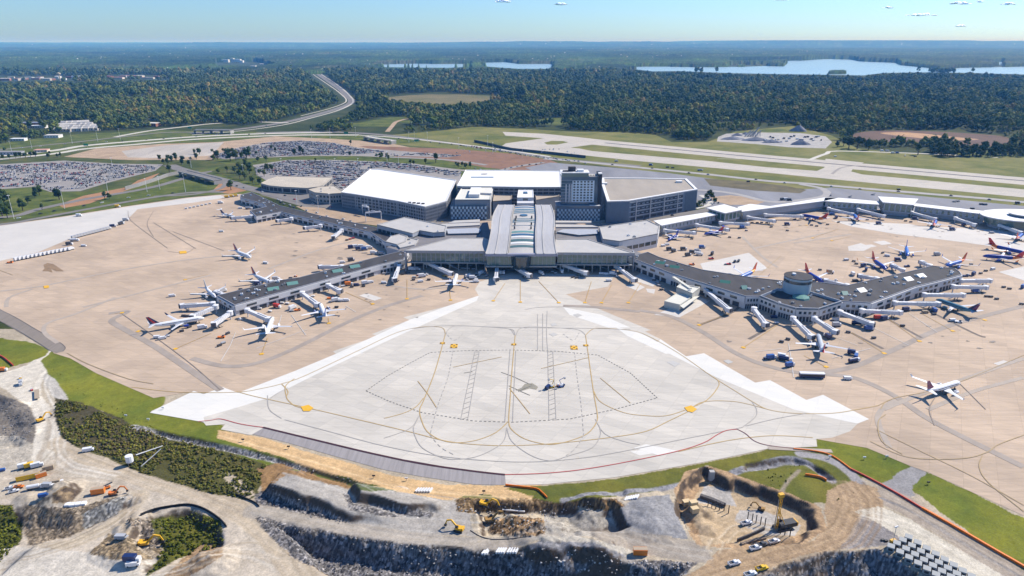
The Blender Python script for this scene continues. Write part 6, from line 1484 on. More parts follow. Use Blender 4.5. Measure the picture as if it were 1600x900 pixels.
    if len(tail) == 1:
        mb.add(a + b_, [tuple(range(n_)), tuple(range(n_, 2 * n_))[::-1]] + [(i, n_ + i, n_ + (i + 1) % n_, (i + 1) % n_) for i in range(n_)]); mb.build('tail_fin', list(tail), root)
    else:
        # diagonal colour bands front to back
        K = len(tail)
        P1 = [(-h + 8.6, zf + .4), (-h + 6.6, zf + 1.6), (-h + 1.5, ft)]; 
        lo = [(-h + 8.6 - 7.0 * t, zf + .4) for t in [i / K for i in range(K + 1)]]
        hi = [(-h + 6.6 + (1.5 - 6.6) * min(1, 1.0 * (1 - t) ** .6 + 0) if t < 0 else (-h + 1.5 - 2.1 * t), ft) for t in [i / K for i in range(K + 1)]]
        for i in range(K):
            q = [lo[i], lo[i + 1], hi[i + 1], hi[i]]; aa = [(x, -w_, z) for x, z in q] + [(x, w_, z) for x, z in q]
            mb.add(aa, [(0, 1, 2, 3)[::-1], (4, 5, 6, 7), (0, 4, 5, 1)[::-1], (2, 6, 7, 3)[::-1], (0, 3, 7, 4)[::-1], (1, 5, 6, 2)[::-1]], i)
        mb.build('tail_fin', list(tail), root)
    mb = MB(); mb.cyl(h - 4.4, 0, .1, zc - R_ + .3, .12, None, 6); mb.tube((h - 4.4, -.35, .4), (h - 4.4, .35, .4), .4, None, 8); mb.build('nose_gear', [M_tyre], root)
    return root
def fix_engines(root, span, R_, h, rear):
    for o in KIDS[root.name]:
        if o.name.startswith('engine'): yield o
def set_pos(o, nose, tail_):
    N, T = G(nose[0], nose[1], 3.8), G(tail_[0], tail_[1], 4.8); c = (N + T) / 2; d = N - T
    o.location = (c.x, c.y, .08); o.rotation_euler = (0, 0, math.atan2(d.y, d.x))
def fly(nose, tail_, **k):
    o = airliner(**k); n_ = 0
    hs = k.get('span', 35.0) / 2; R_ = k.get('rad', 1.95); ey = hs * .33 if not k.get('rear_eng') else R_ + 1.1
    for e, s_ in zip([q for q in KIDS[o.name] if q.name.startswith('engine')], (-1, 1)):
        e.location = (0, s_ * ey, 0)
    set_pos(o, nose, tail_); return o
BLUE = dict(body=PB, rear=(PY, PO_, PR), tail=(PR, PR, PR), eng=PB, winglet=PO_, group='blue airliners with red and orange tails')
BLUE2 = dict(body=PB2, rear=(PY, PO_, PR), tail=(PO_, PR, PR), eng=PB2, winglet=PB2, group='blue airliners with red and orange tails')
fly((312.5, 497.5), (239, 508), label='white airliner with a red and navy tail parked at the lower left pier tip', L=40, body=PW, tail=(PN, PR, PN), eng=PB, winglet=PN)
fly((427, 494), (414.5, 525), label='all white airliner nose in at the front of the left pier', L=38, body=PW, tail=(PW,), eng=PW)
fly((499, 473), (510, 497), label='white airliner with a blue belly at the middle of the left pier front', L=36, body=PW, belly=PB2, tail=(PB2,), eng=PB2)
fly((394, 403), (364, 390), label='white airliner with a dark red tail rolling on the open upper left apron', L=34, body=PW, belly=PSB, tail=(PN, PR), wing=PW)
fly((425, 443), (392, 427), label='white airliner with a dark red tail behind the middle of the left pier', L=34, body=PW, belly=PSB, tail=(PN, PR), wing=PW)
fly((337, 463.5), (320, 448), label='white airliner with a thin grey tail behind the left pier tip', L=30, span=30, body=PW, belly=PSB, tail=(PG,), rad=1.7)
fly((714, 428), (708, 447), label='white airliner parked just left of the middle of the terminal front', L=36, body=PW, tail=(PW,), eng=PB, belly=PB)
fly((1278.5, 525), (1286, 549), label='pale grey airliner with a small red tail below the round tower', L=38, body=PG, tail=(PW, PR), rear=(PG, PW, PR), eng=PG)
fly((1497, 598), (1450, 610.5), label='white airliner with a dark nose rolling alone on the right apron', L=34, span=34, body=PW, tail=(PPU,), wing=PW, nose_dark=True, belly=PN)
fly((1469, 470), (1520, 486), label='teal airliner with a purple tail at a right pier jet bridge', L=36, body=PTl, tail=(PN, PPU), eng=PTl)
fly((1150, 437), (1185, 419.5), label='blue and white airliner with a red tail behind the left half of the right pier', L=34, **{**BLUE2, 'rear': (PB2, PY, PO_)})
fly((1286, 441), (1257.5, 422), label='blue airliner with an orange tail just right of the round tower', L=34, **BLUE)
fly((1386, 421.5), (1360.5, 402), label='blue airliner with a red tail behind the middle of the right pier', L=34, **BLUE)
fly((1418.5, 401), (1415.5, 383), label='bright blue airliner facing the camera with wings spread on the right apron', L=34, **{**BLUE2, 'tail': (PB2,), 'rear': (PB2, PB2, PB2)})
fly((1477, 415.5), (1511, 404.5), label='bright blue airliner with an orange tail behind the right pier tip', L=34, **BLUE2)
fly((1604, 396), (1544, 381.5), label='dark blue airliner pointing right near the right edge with a tall red tail', L=38, **BLUE)
fly((1538, 399.8), (1597, 403), label='dark blue airliner pointing left near the right edge', L=36, **BLUE)
fly((1253, 336), (1291, 342), label='dark blue airliner with a red tail at the left part of the glazed pier', L=34, **BLUE)
fly((1334, 334.5), (1341.5, 345), label='bright blue airliner at the bend of the glazed pier', L=34, **BLUE2)
fly((1463.5, 343), (1457.5, 354), label='bright blue airliner nose in right of the raised white roof of the glazed pier', L=34, **BLUE2)
fly((1599, 364.5), (1586.5, 374), label='bright blue airliner nose in below the oval end of the glazed pier', L=34, **BLUE2)
fly((366, 336.5), (345, 331.5), label='small white jet at the left end of the upper left pier', L=27, span=22, body=PW, tail=(PN,), rad=1.4, rear_eng=True)
fly((1046, 372), (1058, 365), label='small blue nosed jet below the leftmost jet bridge of the glazed pier', L=26, span=22, body=PB, tail=(PB,), rad=1.4, rear_eng=True)
fly((1107, 363), (1124, 359.5), label='small dark blue jet below the second jet bridge of the glazed pier', L=28, span=24, body=PB, tail=(PR,), rad=1.5, rear_eng=True)

# ================================================================== GROUND VEHICLES
def vmat(n, c): return paint_mat('vehicle_' + n, c, .4)
VC = {'white': vmat('white', (.74, .74, .74)), 'blue': vmat('blue', (.03, .10, .32)), 'dark blue': vmat('dark_blue', (.015, .03, .11)), 'red': vmat('red', (.5, .03, .02)), 'yellow': vmat('yellow', (.80, .48, .02)), 'orange': vmat('orange', (.75, .20, .02)),
      'dark grey': vmat('dark_grey', (.06, .06, .065)), 'silver': vmat('silver', (.42, .43, .45)), 'black': vmat('black', (.018, .018, .02)), 'tan': vmat('tan', (.42, .33, .22)), 'green': vmat('green', (.03, .15, .07))}
def wheels(r, xs, ys, rad=.38, w=.26):
    for x in xs:
        for y in ys:
            mb = MB(); mb.tube((x, y - w / 2, rad), (x, y + w / 2, rad), rad, None, 8); mb.build('wheel', [M_tyre], r)
def protoV(kind, color):
    m_ = VC[color]; nm = {'tractor': 'baggage_tractor', 'cart': 'baggage_cart', 'van': 'van', 'truck': 'catering_truck', 'loader': 'belt_loader', 'bus': 'shuttle_bus', 'tanker': 'fuel_tanker', 'pickup': 'pickup_truck', 'tug': 'pushback_tug', 'car': 'parked_car', 'box': 'box_truck', 'container': 'cargo_container'}[kind]
    cat = nm.replace('_', ' ').replace('parked ', '')
    r = thing(nm, None, cat)
    if kind == 'tractor':
        mb = MB(); mb.box(-1.5, 1.5, -.8, .8, .35, 1.0); mb.build('body', [m_], r); mb = MB(); mb.box(-.9, .3, -.7, .7, 1.0, 1.9, 0, None, .85); mb.build('cab', [VC['white']], r); wheels(r, (-1, 1), (-.75, .75))
    elif kind == 'cart':
        mb = MB(); mb.box(-1.7, 1.7, -.8, .8, .45, .65); mb.build('bed', [VC['dark grey']], r); mb = MB(); mb.box(-1.6, 1.6, -.78, .78, .66, 1.5); mb.build('luggage_load', [m_], r); wheels(r, (-1.2, 1.2), (-.7, .7), .3)
    elif kind == 'van':
        mb = MB(); mb.box(-2.6, 2.0, -1, 1, .4, 2.2); mb.box(2.0, 2.8, -.95, .95, .4, 1.4); mb.build('body', [m_], r); mb = MB(); mb.box(1.2, 2.03, -.92, .92, 1.35, 2.05); mb.box(-2.62, -2.4, -.8, .8, 1.3, 2.0); mb.build('window', [PGW], r); wheels(r, (-1.8, 1.8), (-.9, .9))
    elif kind == 'truck':
        mb = MB(); mb.box(-3.6, 1.6, -1.2, 1.2, 1.0, 3.6); mb.build('cargo_box', [m_], r); mb = MB(); mb.box(1.8, 3.4, -1.1, 1.1, .6, 2.6, 0, None, .92); mb.build('cab', [VC['white']], r); mb = MB(); mb.box(-3.6, 3.2, -.5, .5, .5, .95); mb.build('chassis', [VC['dark grey']], r); wheels(r, (-2.4, 2.4), (-1, 1), .5)
    elif kind == 'loader':
        mb = MB(); mb.box(-2.2, 2.2, -.9, .9, .4, 1.0); mb.build('body', [m_], r); mb = MB(); mb.beam((-3.4, .3, .9), (3.4, .3, 2.6), .9, .3); mb.build('conveyor', [VC['dark grey']], r); wheels(r, (-1.5, 1.5), (-.8, .8))
    elif kind == 'bus':
        mb = MB(); mb.box(-8, 8, -1.5, 1.5, .5, 3.0); mb.build('body', [VC['dark blue']], r); mb = MB(); mb.box(-8.05, 8.05, -1.55, 1.55, 2.95, 3.6); mb.build('roof', [m_], r)
        mb = MB(); mb.box(-7.6, 7.6, -1.54, 1.54, 1.6, 2.6); mb.build('window_band', [PGW], r); wheels(r, (-5.5, 5.2), (-1.4, 1.4), .55)
    elif kind == 'tanker':
        mb = MB(); mb.tube((-4.5, 0, 2.2), (2.2, 0, 2.2), 1.25, None, 12); mb.build('tank', [m_], r); mb = MB(); mb.box(2.6, 4.6, -1.15, 1.15, .6, 2.7, 0, None, .92); mb.build('cab', [VC['white']], r); mb = MB(); mb.box(-4.6, 4.2, -.6, .6, .5, .95); mb.build('chassis', [VC['dark grey']], r); wheels(r, (-3.4, -2.2, 3.2), (-1, 1), .5)
    elif kind in ('pickup',):
        mb = MB(); mb.box(-2.8, 2.8, -1, 1, .5, 1.15); mb.box(-2.8, -.5, -1, -.86, 1.15, 1.5); mb.box(-2.8, -.5, .86, 1, 1.15, 1.5); mb.box(-2.8, -2.66, -.86, .86, 1.15, 1.5); mb.build('body', [m_], r)
        mb = MB(); mb.box(-.5, 1.3, -.95, .95, 1.15, 1.95, 0, None, .82); mb.build('cab', [m_], r); mb = MB(); mb.box(-.42, 1.42, -.90, .90, 1.3, 1.8, 0, None, .86); mb.build('window', [PGW], r)
        mb = MB(); mb.box(-2.6, -.52, -.84, .84, 1.16, 1.2); mb.build('load_bed', [VC['dark grey']], r); wheels(r, (-1.8, 1.8), (-.92, .92), .42)
        for y in (-.7, .7): mb = MB(); mb.box(2.8, 2.84, y - .2, y + .2, .8, 1.0); mb.build('headlight', [PEX], r)
    elif kind == 'tug':
        mb = MB(); mb.box(-2.6, 2.6, -1.3, 1.3, .4, 1.3); mb.build('body', [m_], r); mb = MB(); mb.box(.6, 2.0, -.8, .8, 1.3, 2.1, 0, None, .85); mb.build('cab', [PGW], r); wheels(r, (-1.7, 1.7), (-1.15, 1.15), .55, .4)
    elif kind == 'box':
        mb = MB(); mb.box(-3, 3, -1.25, 1.25, .3, 3.0); mb.build('box', [m_], r); mb = MB(); mb.box(-3.05, 3.05, -1.0, 1.0, 3.0, 3.1); mb.build('lid', [VC['tan']], r)
    elif kind == 'container':
        mb = MB(); mb.box(-1.6, 1.6, -.85, .85, .15, 1.75); mb.build('shell', [m_], r); mb = MB(); mb.box(-1.55, 1.55, -.86, .86, .3, .5); mb.build('door_bar', [VC['dark grey']], r)
    return r
PROTO = {}; USED = set()
def place_vehicle(kind, color, pos, rz, label=None, group=None):
    k = (kind, color)
    if k not in PROTO: PROTO[k] = protoV(kind, color); o = PROTO[k]
    else: o = copy_tree(PROTO[k])
    o.location = pos; o.rotation_euler = (0, 0, rz)
    if label: o['label'] = label
    if group: o['group'] = group
    return o
def cluster(place, items, group='ground vehicles on the aprons', z=.09):
    """items: (kind, colour, px, py, heading deg). Each gets a label by its rank from the left in the cluster"""
    cnt = {}
    for it in sorted(items, key=lambda q: q[2]):
        k = (it[0], it[1]); cnt[k] = cnt.get(k, 0) + 1
        tot = sum(1 for q in items if (q[0], q[1]) == k)
        kd = {'tractor': 'baggage tractor', 'cart': 'loaded baggage cart', 'van': 'van', 'truck': 'catering truck', 'loader': 'belt loader', 'bus': 'bus', 'tanker': 'tanker truck', 'pickup': 'pickup', 'tug': 'low tug', 'box': 'box', 'container': 'cargo container'}[it[0]]
        if len(place.split()) > 6: kd = kd.replace('loaded baggage cart', 'cart').replace('catering truck', 'truck').replace('baggage tractor', 'tractor')
        lab = f"{it[1]} {kd} {place}" if tot == 1 else f"{ordinal(cnt[k])} {it[1]} {kd} from the left {place}"
        p = G(it[2], it[3], 0); place_vehicle(it[0], it[1], (p.x, p.y, z), R(it[4]), lab, group)
def auto_cluster(place, cx, cy, w, h, n_, seed, kinds=None):
    r_ = random.Random(seed); it = []
    kinds = kinds or [('cart', 'dark grey'), ('cart', 'dark grey'), ('tractor', 'white'), ('cart', 'tan'), ('cart', 'silver'), ('loader', 'white'), ('tractor', 'dark blue'), ('van', 'white')]
    tries = 0
    while len(it) < n_ and tries < 500:
        tries += 1; k = r_.choice(kinds); x, y = cx + r_.uniform(-w / 2, w / 2), cy + r_.uniform(-h / 2, h / 2)
        if any(abs(q[2] - x) < 6.5 and abs(q[3] - y) < 2.4 for q in it): continue
        it.append((k[0], k[1], x, y, r_.choice([r_.uniform(-15, 25), r_.uniform(60, 110)])))
    cluster(place, it)
cluster('beside the grey plane below the round tower', [('truck', 'blue', 1205, 561, 10), ('truck', 'white', 1223, 560, -30), ('tanker', 'dark blue', 1227, 564, -30), ('truck', 'blue', 1234, 573, 20), ('tractor', 'dark blue', 1196, 561, 5),
        ('truck', 'dark blue', 1292, 528, 100), ('cart', 'dark grey', 1221, 535, -30), ('cart', 'dark grey', 1231, 531, -30), ('truck', 'blue', 1337, 560, 60), ('tanker', 'dark blue', 1334, 566, 20), ('truck', 'dark blue', 1332, 554, -30)])
cluster('on the apron road below the right pier', [('bus', 'white', 1268, 590, -4), ('van', 'white', 1324, 593, -4)])
cluster('in front of the many-sided lounge', [('van', 'white', 1305, 501, -20), ('truck', 'silver', 1307, 510, 5), ('tanker', 'dark blue', 1340, 508, -15), ('truck', 'blue', 1358, 516, 0), ('van', 'dark blue', 1209, 497, 0), ('cart', 'white', 1213, 506, 0), ('truck', 'dark blue', 1382, 500, 20), ('truck', 'red', 1372, 499, 0), ('cart', 'dark grey', 1325, 520, -20), ('cart', 'dark grey', 1365, 529, 10)])
cluster('around the teal plane', [('truck', 'dark blue', 1416, 486, 10), ('van', 'tan', 1445, 489, 0), ('truck', 'blue', 1459, 487, 80), ('van', 'white', 1488, 502, 5), ('tug', 'white', 1497, 504, -15), ('cart', 'dark grey', 1410, 510, 0), ('cart', 'dark grey', 1459, 492, 0)])
cluster('right of the right pier tip', [('truck', 'blue', 1524, 457, 0), ('cart', 'dark grey', 1541, 464, -5), ('cart', 'dark grey', 1548, 464.5, -5), ('cart', 'dark grey', 1557, 468, 0), ('cart', 'dark grey', 1568, 449.5, 0), ('cart', 'dark grey', 1577, 452, -10), ('truck', 'blue', 1598, 450, 40), ('cart', 'dark grey', 1596, 476, -20),
        ('truck', 'dark blue', 1521, 430, 40), ('tug', 'dark blue', 1508, 432, 0), ('cart', 'dark grey', 1532, 428, 10), ('cart', 'dark grey', 1540, 424, 0), ('van', 'white', 1551, 421.5, 20), ('tractor', 'dark blue', 1513, 431, 10), ('cart', 'silver', 1474, 482, 5)])
cluster('behind the right pier', [('cart', 'dark grey', 1281, 422.5, -20), ('truck', 'tan', 1297, 427, -30), ('cart', 'dark grey', 1334, 409, -40), ('cart', 'dark grey', 1338, 413, -40), ('van', 'white', 1322, 407, 10), ('truck', 'dark blue', 1349, 417, 30), ('truck', 'white', 1332, 430, 80), ('van', 'white', 1386, 400.5, -30), ('cart', 'dark grey', 1379, 396, 30),
        ('truck', 'dark blue', 1403, 408, -10), ('truck', 'silver', 1464, 399, 5), ('van', 'dark grey', 1336, 440, 0), ('tug', 'dark blue', 1417, 417, 10), ('cart', 'dark grey', 1517, 414, 0), ('truck', 'dark blue', 1353, 423, 60), ('tractor', 'white', 1306, 439, 0)])
cluster('below the glazed upper right pier', [('cart', 'dark grey', 1175, 349, 0), ('cart', 'dark grey', 1183, 349, 0), ('cart', 'dark grey', 1190, 348.6, 0), ('cart', 'dark grey', 1198, 349, 0), ('cart', 'dark grey', 1163, 356, 0), ('tractor', 'dark blue', 1166, 361, 0), ('cart', 'dark grey', 1205, 355.5, 10), ('truck', 'dark blue', 1230, 352, 0), ('cart', 'dark grey', 1241, 344, 0),
        ('cart', 'dark grey', 1230, 361, -20), ('cart', 'dark grey', 1268, 352.5, -10), ('cart', 'dark grey', 1276, 354, -10), ('truck', 'dark blue', 1306, 341, 80), ('cart', 'dark grey', 1310, 348, 30), ('cart', 'dark grey', 1293, 351.5, 0), ('truck', 'dark blue', 1373, 350.5, 0), ('cart', 'dark grey', 1415, 346, 0), ('cart', 'dark grey', 1423, 347.5, 0),
        ('truck', 'dark blue', 1430, 343, -30), ('truck', 'dark blue', 1488, 360, 0), ('cart', 'silver', 1484, 354, 10), ('van', 'silver', 1549, 364.5, 0), ('truck', 'dark blue', 1506, 353, 20), ('cart', 'dark grey', 1355, 344, 0), ('truck', 'blue', 1300, 336, 0)])
cluster('in the yard between the piers', [('truck', 'dark grey', 1046, 391, 10), ('truck', 'dark grey', 1053, 394, 40), ('truck', 'dark grey', 1068, 391, 0), ('truck', 'dark grey', 1082, 396, -20), ('truck', 'dark grey', 1075, 400, 20), ('truck', 'blue', 1097, 388, 0), ('truck', 'white', 1093, 399, -20), ('truck', 'dark grey', 1113, 398, 60), ('tug', 'red', 1111, 405, 10), ('tug', 'red', 1138, 413.5, 0),
        ('tractor', 'dark grey', 1134, 414, 0), ('van', 'dark grey', 1148, 410, 60), ('van', 'dark grey', 1154, 409, 60), ('tug', 'orange', 1081, 414, 0), ('van', 'white', 1036, 385, 20), ('truck', 'blue', 1048, 371.5, 5), ('cart', 'dark grey', 1081, 374, -20), ('truck', 'dark blue', 1112, 366, 0), ('cart', 'dark grey', 1140, 371.5, -20), ('cart', 'dark grey', 1155, 372.5, 0), ('truck', 'blue', 1160, 357, 20), ('truck', 'silver', 1090, 394, -15), ('van', 'white', 1012 + 30, 383, 10)])
cluster('below the right terminal front', [('van', 'white', 940, 429, 0), ('van', 'white', 947, 429.5, 0), ('truck', 'white', 958, 430, -20), ('tractor', 'white', 964, 433, -20), ('van', 'white', 951, 439.5, 0), ('cart', 'dark grey', 895, 434, 30), ('cart', 'dark grey', 901, 435, 30), ('truck', 'white', 878, 426.5, 90), ('cart', 'silver', 868, 428, 0), ('cart', 'silver', 863, 425.5, 0), ('truck', 'white', 846, 429.5, -60), ('loader', 'tan', 904, 430.5, 0), ('loader', 'tan', 821, 434, 0), ('cart', 'dark grey', 1022, 439, -30), ('cart', 'silver', 1027, 442.5, -30), ('cart', 'silver', 1030, 447, -30), ('cart', 'dark grey', 1033, 453.5, 0), ('cart', 'white', 1021, 436.5, -30)])
cluster('below the left terminal front', [('truck', 'white', 644, 423, 0), ('truck', 'silver', 652, 423, -10), ('loader', 'dark grey', 631, 429, 30), ('loader', 'dark grey', 637, 427, 30), ('tractor', 'red', 653, 431, 10), ('cart', 'silver', 647, 434, 0), ('cart', 'dark grey', 646, 438, 0), ('truck', 'white', 660, 433, 20), ('van', 'white', 657, 441, 20), ('cart', 'dark grey', 670, 438, 0), ('tractor', 'white', 667, 430, 0), ('loader', 'yellow', 695, 432, 0),
        ('cart', 'silver', 722, 420.5, 0), ('cart', 'silver', 727, 420.5, 0), ('cart', 'silver', 732, 420.5, 0), ('cart', 'silver', 740, 421.5, 0), ('truck', 'white', 733, 434, 30), ('truck', 'white', 739, 436, 0), ('cart', 'silver', 745, 429, 0), ('cart', 'silver', 748, 432, 0), ('cart', 'white', 744, 437.5, 0), ('cart', 'silver', 738, 441, 10), ('van', 'white', 744, 441, 0), ('truck', 'white', 752, 429, 60), ('cart', 'silver', 757, 428.5, 60), ('cart', 'silver', 761, 431.5, 60), ('truck', 'white', 782, 428, 90), ('truck', 'white', 787, 428, 90), ('tractor', 'silver', 730, 438, 0)])
cluster('along the front of the left pier', [('tractor', 'yellow', 425.5, 476, 0), ('truck', 'red', 433.5, 481, -20), ('cart', 'tan', 418, 479, 0), ('cart', 'white', 441, 474.5, -10), ('cart', 'white', 449, 475.5, -10), ('cart', 'silver', 458, 471, 10), ('cart', 'white', 406, 483.5, 0), ('truck', 'white', 457.5, 483, 60), ('tug', 'orange', 465, 485.5, 20), ('cart', 'silver', 455, 487, 10), ('cart', 'white', 489, 464, 0),
        ('tug', 'orange', 516, 467, 10), ('cart', 'silver', 516, 473, 20), ('truck', 'white', 525, 471, 30), ('van', 'white', 533, 471, 0), ('van', 'white', 541, 470.5, 0), ('cart', 'white', 536, 448, 30), ('truck', 'orange', 545.5, 446, 10), ('van', 'dark blue', 557, 446.5, 0), ('cart', 'dark grey', 550, 449, 0), ('truck', 'white', 571, 444, 30), ('van', 'white', 579, 442, 20), ('cart', 'dark grey', 568, 448, 0), ('van', 'white', 600, 443, -5),
        ('cart', 'silver', 600, 428.5, 10), ('cart', 'silver', 606, 427.5, 10), ('tractor', 'dark blue', 513, 482, 0), ('cart', 'dark grey', 526, 481, 0), ('cart', 'white', 422, 489.5 - 2, -20)])
for (a, b_) in (((568, 455.5), 10), ((574, 453.5), -10), ((580, 456), 0)): pass
cluster('by the red and navy tailed plane', [('cart', 'dark grey', 296, 512, 60), ('cart', 'dark grey', 284, 518.5, 30), ('van', 'white', 246, 528.5, 10), ('van', 'white', 254, 530, 30), ('tractor', 'white', 262, 526, 30), ('tug', 'orange', 346, 528, 10), ('cart', 'dark grey', 356, 522, 60), ('cart', 'dark grey', 343, 541, 50), ('cart', 'silver', 349, 537, 50), ('truck', 'white', 317, 514, 20), ('cart', 'dark grey', 287, 494.5, 0), ('cart', 'dark grey', 293, 495, 0), ('truck', 'silver', 302, 504, 10), ('van', 'white', 269, 463.5, 20), ('tractor', 'white', 376, 500, 0)])
cluster('behind the left pier', [('tractor', 'orange', 462, 432.5, 10), ('truck', 'silver', 432, 438, 0), ('cart', 'dark grey', 454, 435.5, 0), ('truck', 'dark grey', 549, 408, 30), ('van', 'white', 415, 412, -20), ('van', 'white', 535, 411, 10), ('truck', 'dark blue', 404, 446, 0), ('cart', 'dark grey', 376, 453, 0), ('cart', 'white', 404, 452, 0), ('tractor', 'red', 410, 448.5, 0), ('truck', 'silver', 349, 456.5, 60)])
cluster('near the small pale block', [('truck', 'white', 556, 387, 15), ('truck', 'white', 565, 387, 15), ('truck', 'dark blue', 549, 388, 15), ('truck', 'blue', 570, 391, 15), ('truck', 'white', 577, 389, 15), ('truck', 'dark blue', 561, 390.5, 10), ('truck', 'silver', 593, 382, 0), ('truck', 'white', 584, 397, 0), ('truck', 'silver', 597, 398, -10), ('cart', 'dark grey', 542, 376, 30), ('cart', 'red', 547, 374.5, 30), ('cart', 'red', 552, 373, 30), ('van', 'white', 346, 362.5, 0), ('cart', 'white', 393, 348, 0), ('cart', 'dark grey', 402, 346, 0)])
cluster('on the upper left apron edge', [('truck', 'white', 124, 338, 0), ('truck', 'yellow', 184, 324, 0), ('truck', 'dark blue', 177, 355, 20), ('truck', 'dark grey', 190, 351, 60), ('truck', 'silver', 197, 345, 10), ('tug', 'orange', 16, 411, 10), ('truck', 'yellow', 355, 309, 20), ('truck', 'yellow', 362, 308, 20), ('truck', 'yellow', 369, 307, 20), ('truck', 'white', 345, 318, 0), ('van', 'white', 376, 326, 0), ('truck', 'dark grey', 109, 383, 10), ('van', 'white', 131, 385, 0), ('tanker', 'white', 117, 377, 10), ('tanker', 'silver', 389, 327, 0)])
cnt_t = 0
items = []
for i in range(13): items.append(('truck', 'silver', 117 + i * 4.4, 372.5 - i * 1.15, 70))
cluster('of the upper slanted row by the pale strip', items)
items = []
for i in range(14): items.append(('truck', 'white', 28 + i * 6.4, 407 - i * 1.25, 70))
cluster('of the lower slanted row by the pale strip', items)
items = [('container', 'white', 291 + i * 6.2, 326.5 - i * 1.3, 10) for i in range(7)]
cluster('in the chain on the upper left apron', items)
# the two cherry pickers alone on the empty apron
def cherry_picker(px, py, rz, lab, col):
    p = G(px, py, 0); r = thing('boom_lift', lab, 'boom lift', (p.x, p.y, .1), R(rz)); r.scale = (.75, .75, .75)
    mb = MB(); mb.box(-2.2, 2.2, -1.1, 1.1, .5, 1.4); mb.build('chassis', [VC[col]], r); mb = MB(); mb.box(-1.2, 1.0, -.9, .9, 1.4, 2.5); mb.build('turret', [VC['white']], r)
    mb = MB(); mb.beam((0, 0, 2.4), (-2.0, 0, 7.0), .4, .4); mb.beam((-2.0, 0, 7.0), (2.2, 0, 8.6), .35, .35); mb.build('boom', [VC[col]], r)
    mb = MB(); mb.box(2.2, 3.6, -.8, .8, 7.6, 8.7); mb.build('basket', [M_steel], r); wheels(r, (-1.5, 1.5), (-1.1, 1.1), .5)
    mb = MB(); mb.box(1.2, 2.1, -.9, .9, 1.4, 2.0); mb.build('counterweight', [VC['dark grey']], r)
cherry_picker(862, 606, 200, 'yellow and white boom lift, the left one of two alone on the empty apron', 'yellow')
cherry_picker(877, 605, 20, 'blue and white boom lift, the right one of two alone on the empty apron', 'blue')
cluster('beside the two boom lifts on the empty apron', [('van', 'dark blue', 856, 607, 60), ('tractor', 'orange', 873, 604, 0), ('tractor', 'dark blue', 879, 603, 40)])

# ================================================================== PARKED CARS
CARC = [('white', .36), ('silver', .18), ('dark grey', .14), ('black', .16), ('blue', .06), ('dark blue', .06), ('red', .04)]
def car_mb(mb, M_, mi, k=0):
    mb.box(-2.3, 2.3, -.9, .9, .3, .95, mi, M_); mb.box(-1.5, .9, -.82, .82, .95, 1.45 + .25 * k, 7, M_, .8); mb.box(-1.2, .6, -.64, .64, 1.45 + .25 * k, 1.48 + .25 * k, mi, M_)
LOT = [('left car park', [(-60, 263), (0, 259), (100, 253), (180, 258), (250, 259), (240, 266), (170, 283), (122, 297), (80, 298), (58, 290), (0, 293), (-60, 299)], 24, .80, 1),
       ('car park beyond the low deck', [(398, 262), (450, 251), (520, 251.5), (600, 254), (650, 258), (722, 270), (715, 276), (650, 268), (600, 262), (580, 263), (560, 278), (535, 296), (520, 292), (520, 276), (470, 276), (430, 274), (400, 270)], 30, .92, 2),
       ('farther upper car park', [(330, 246), (370, 232), (420, 223), (470, 220.5), (520, 224), (560, 232), (600, 237), (560, 242), (480, 243), (400, 246), (345, 248)], 30, .86, 3),
       ('verge strip of the far car park', [(600, 241), (660, 239.5), (720, 243), (700, 245), (620, 244)], 30, .6, 4)]
cars = []
for lname, poly, ang, fill, sd in LOT:
    P = region_w(poly); xs = [p[0] for p in P]; ys = [p[1] for p in P]; cx, cy = np.mean(xs), np.mean(ys); a = R(ang); ca, sa = math.cos(a), math.sin(a); r_ = random.Random(sd)
    D_ = max(max(xs) - min(xs), max(ys) - min(ys)) * .75; row = 0; v = -D_
    while v < D_:
        for off in (0, 5.6):
            u = -D_
            while u < D_:
                x, y = cx + u * ca - (v + off) * sa, cy + u * sa + (v + off) * ca
                if r_.random() < fill * (1 if math.sin(u * .11 + row) > -.8 else .4) and vnoise(np.array([x]), np.array([y]), 30, sd + 7, 2)[0] > .30 - (.1 if sd == 2 else 0):
                    cars.append((x, y, a + math.pi / 2 + r_.uniform(-.04, .04) + (math.pi if r_.random() < .4 else 0), lname, row, r_.random(), r_.random()))
                u += 2.75
            row += 1
        v += 18.5
CA = np.array([(c[0], c[1]) for c in cars]); keep = np.zeros(len(cars), bool)
for lname, poly, *_ in LOT:
    k_ = np.array([c[3] == lname for c in cars]); keep |= k_ & inside(CA[:, 0], CA[:, 1], region_w(poly))
cars = [c for c, q in zip(cars, keep) if q]
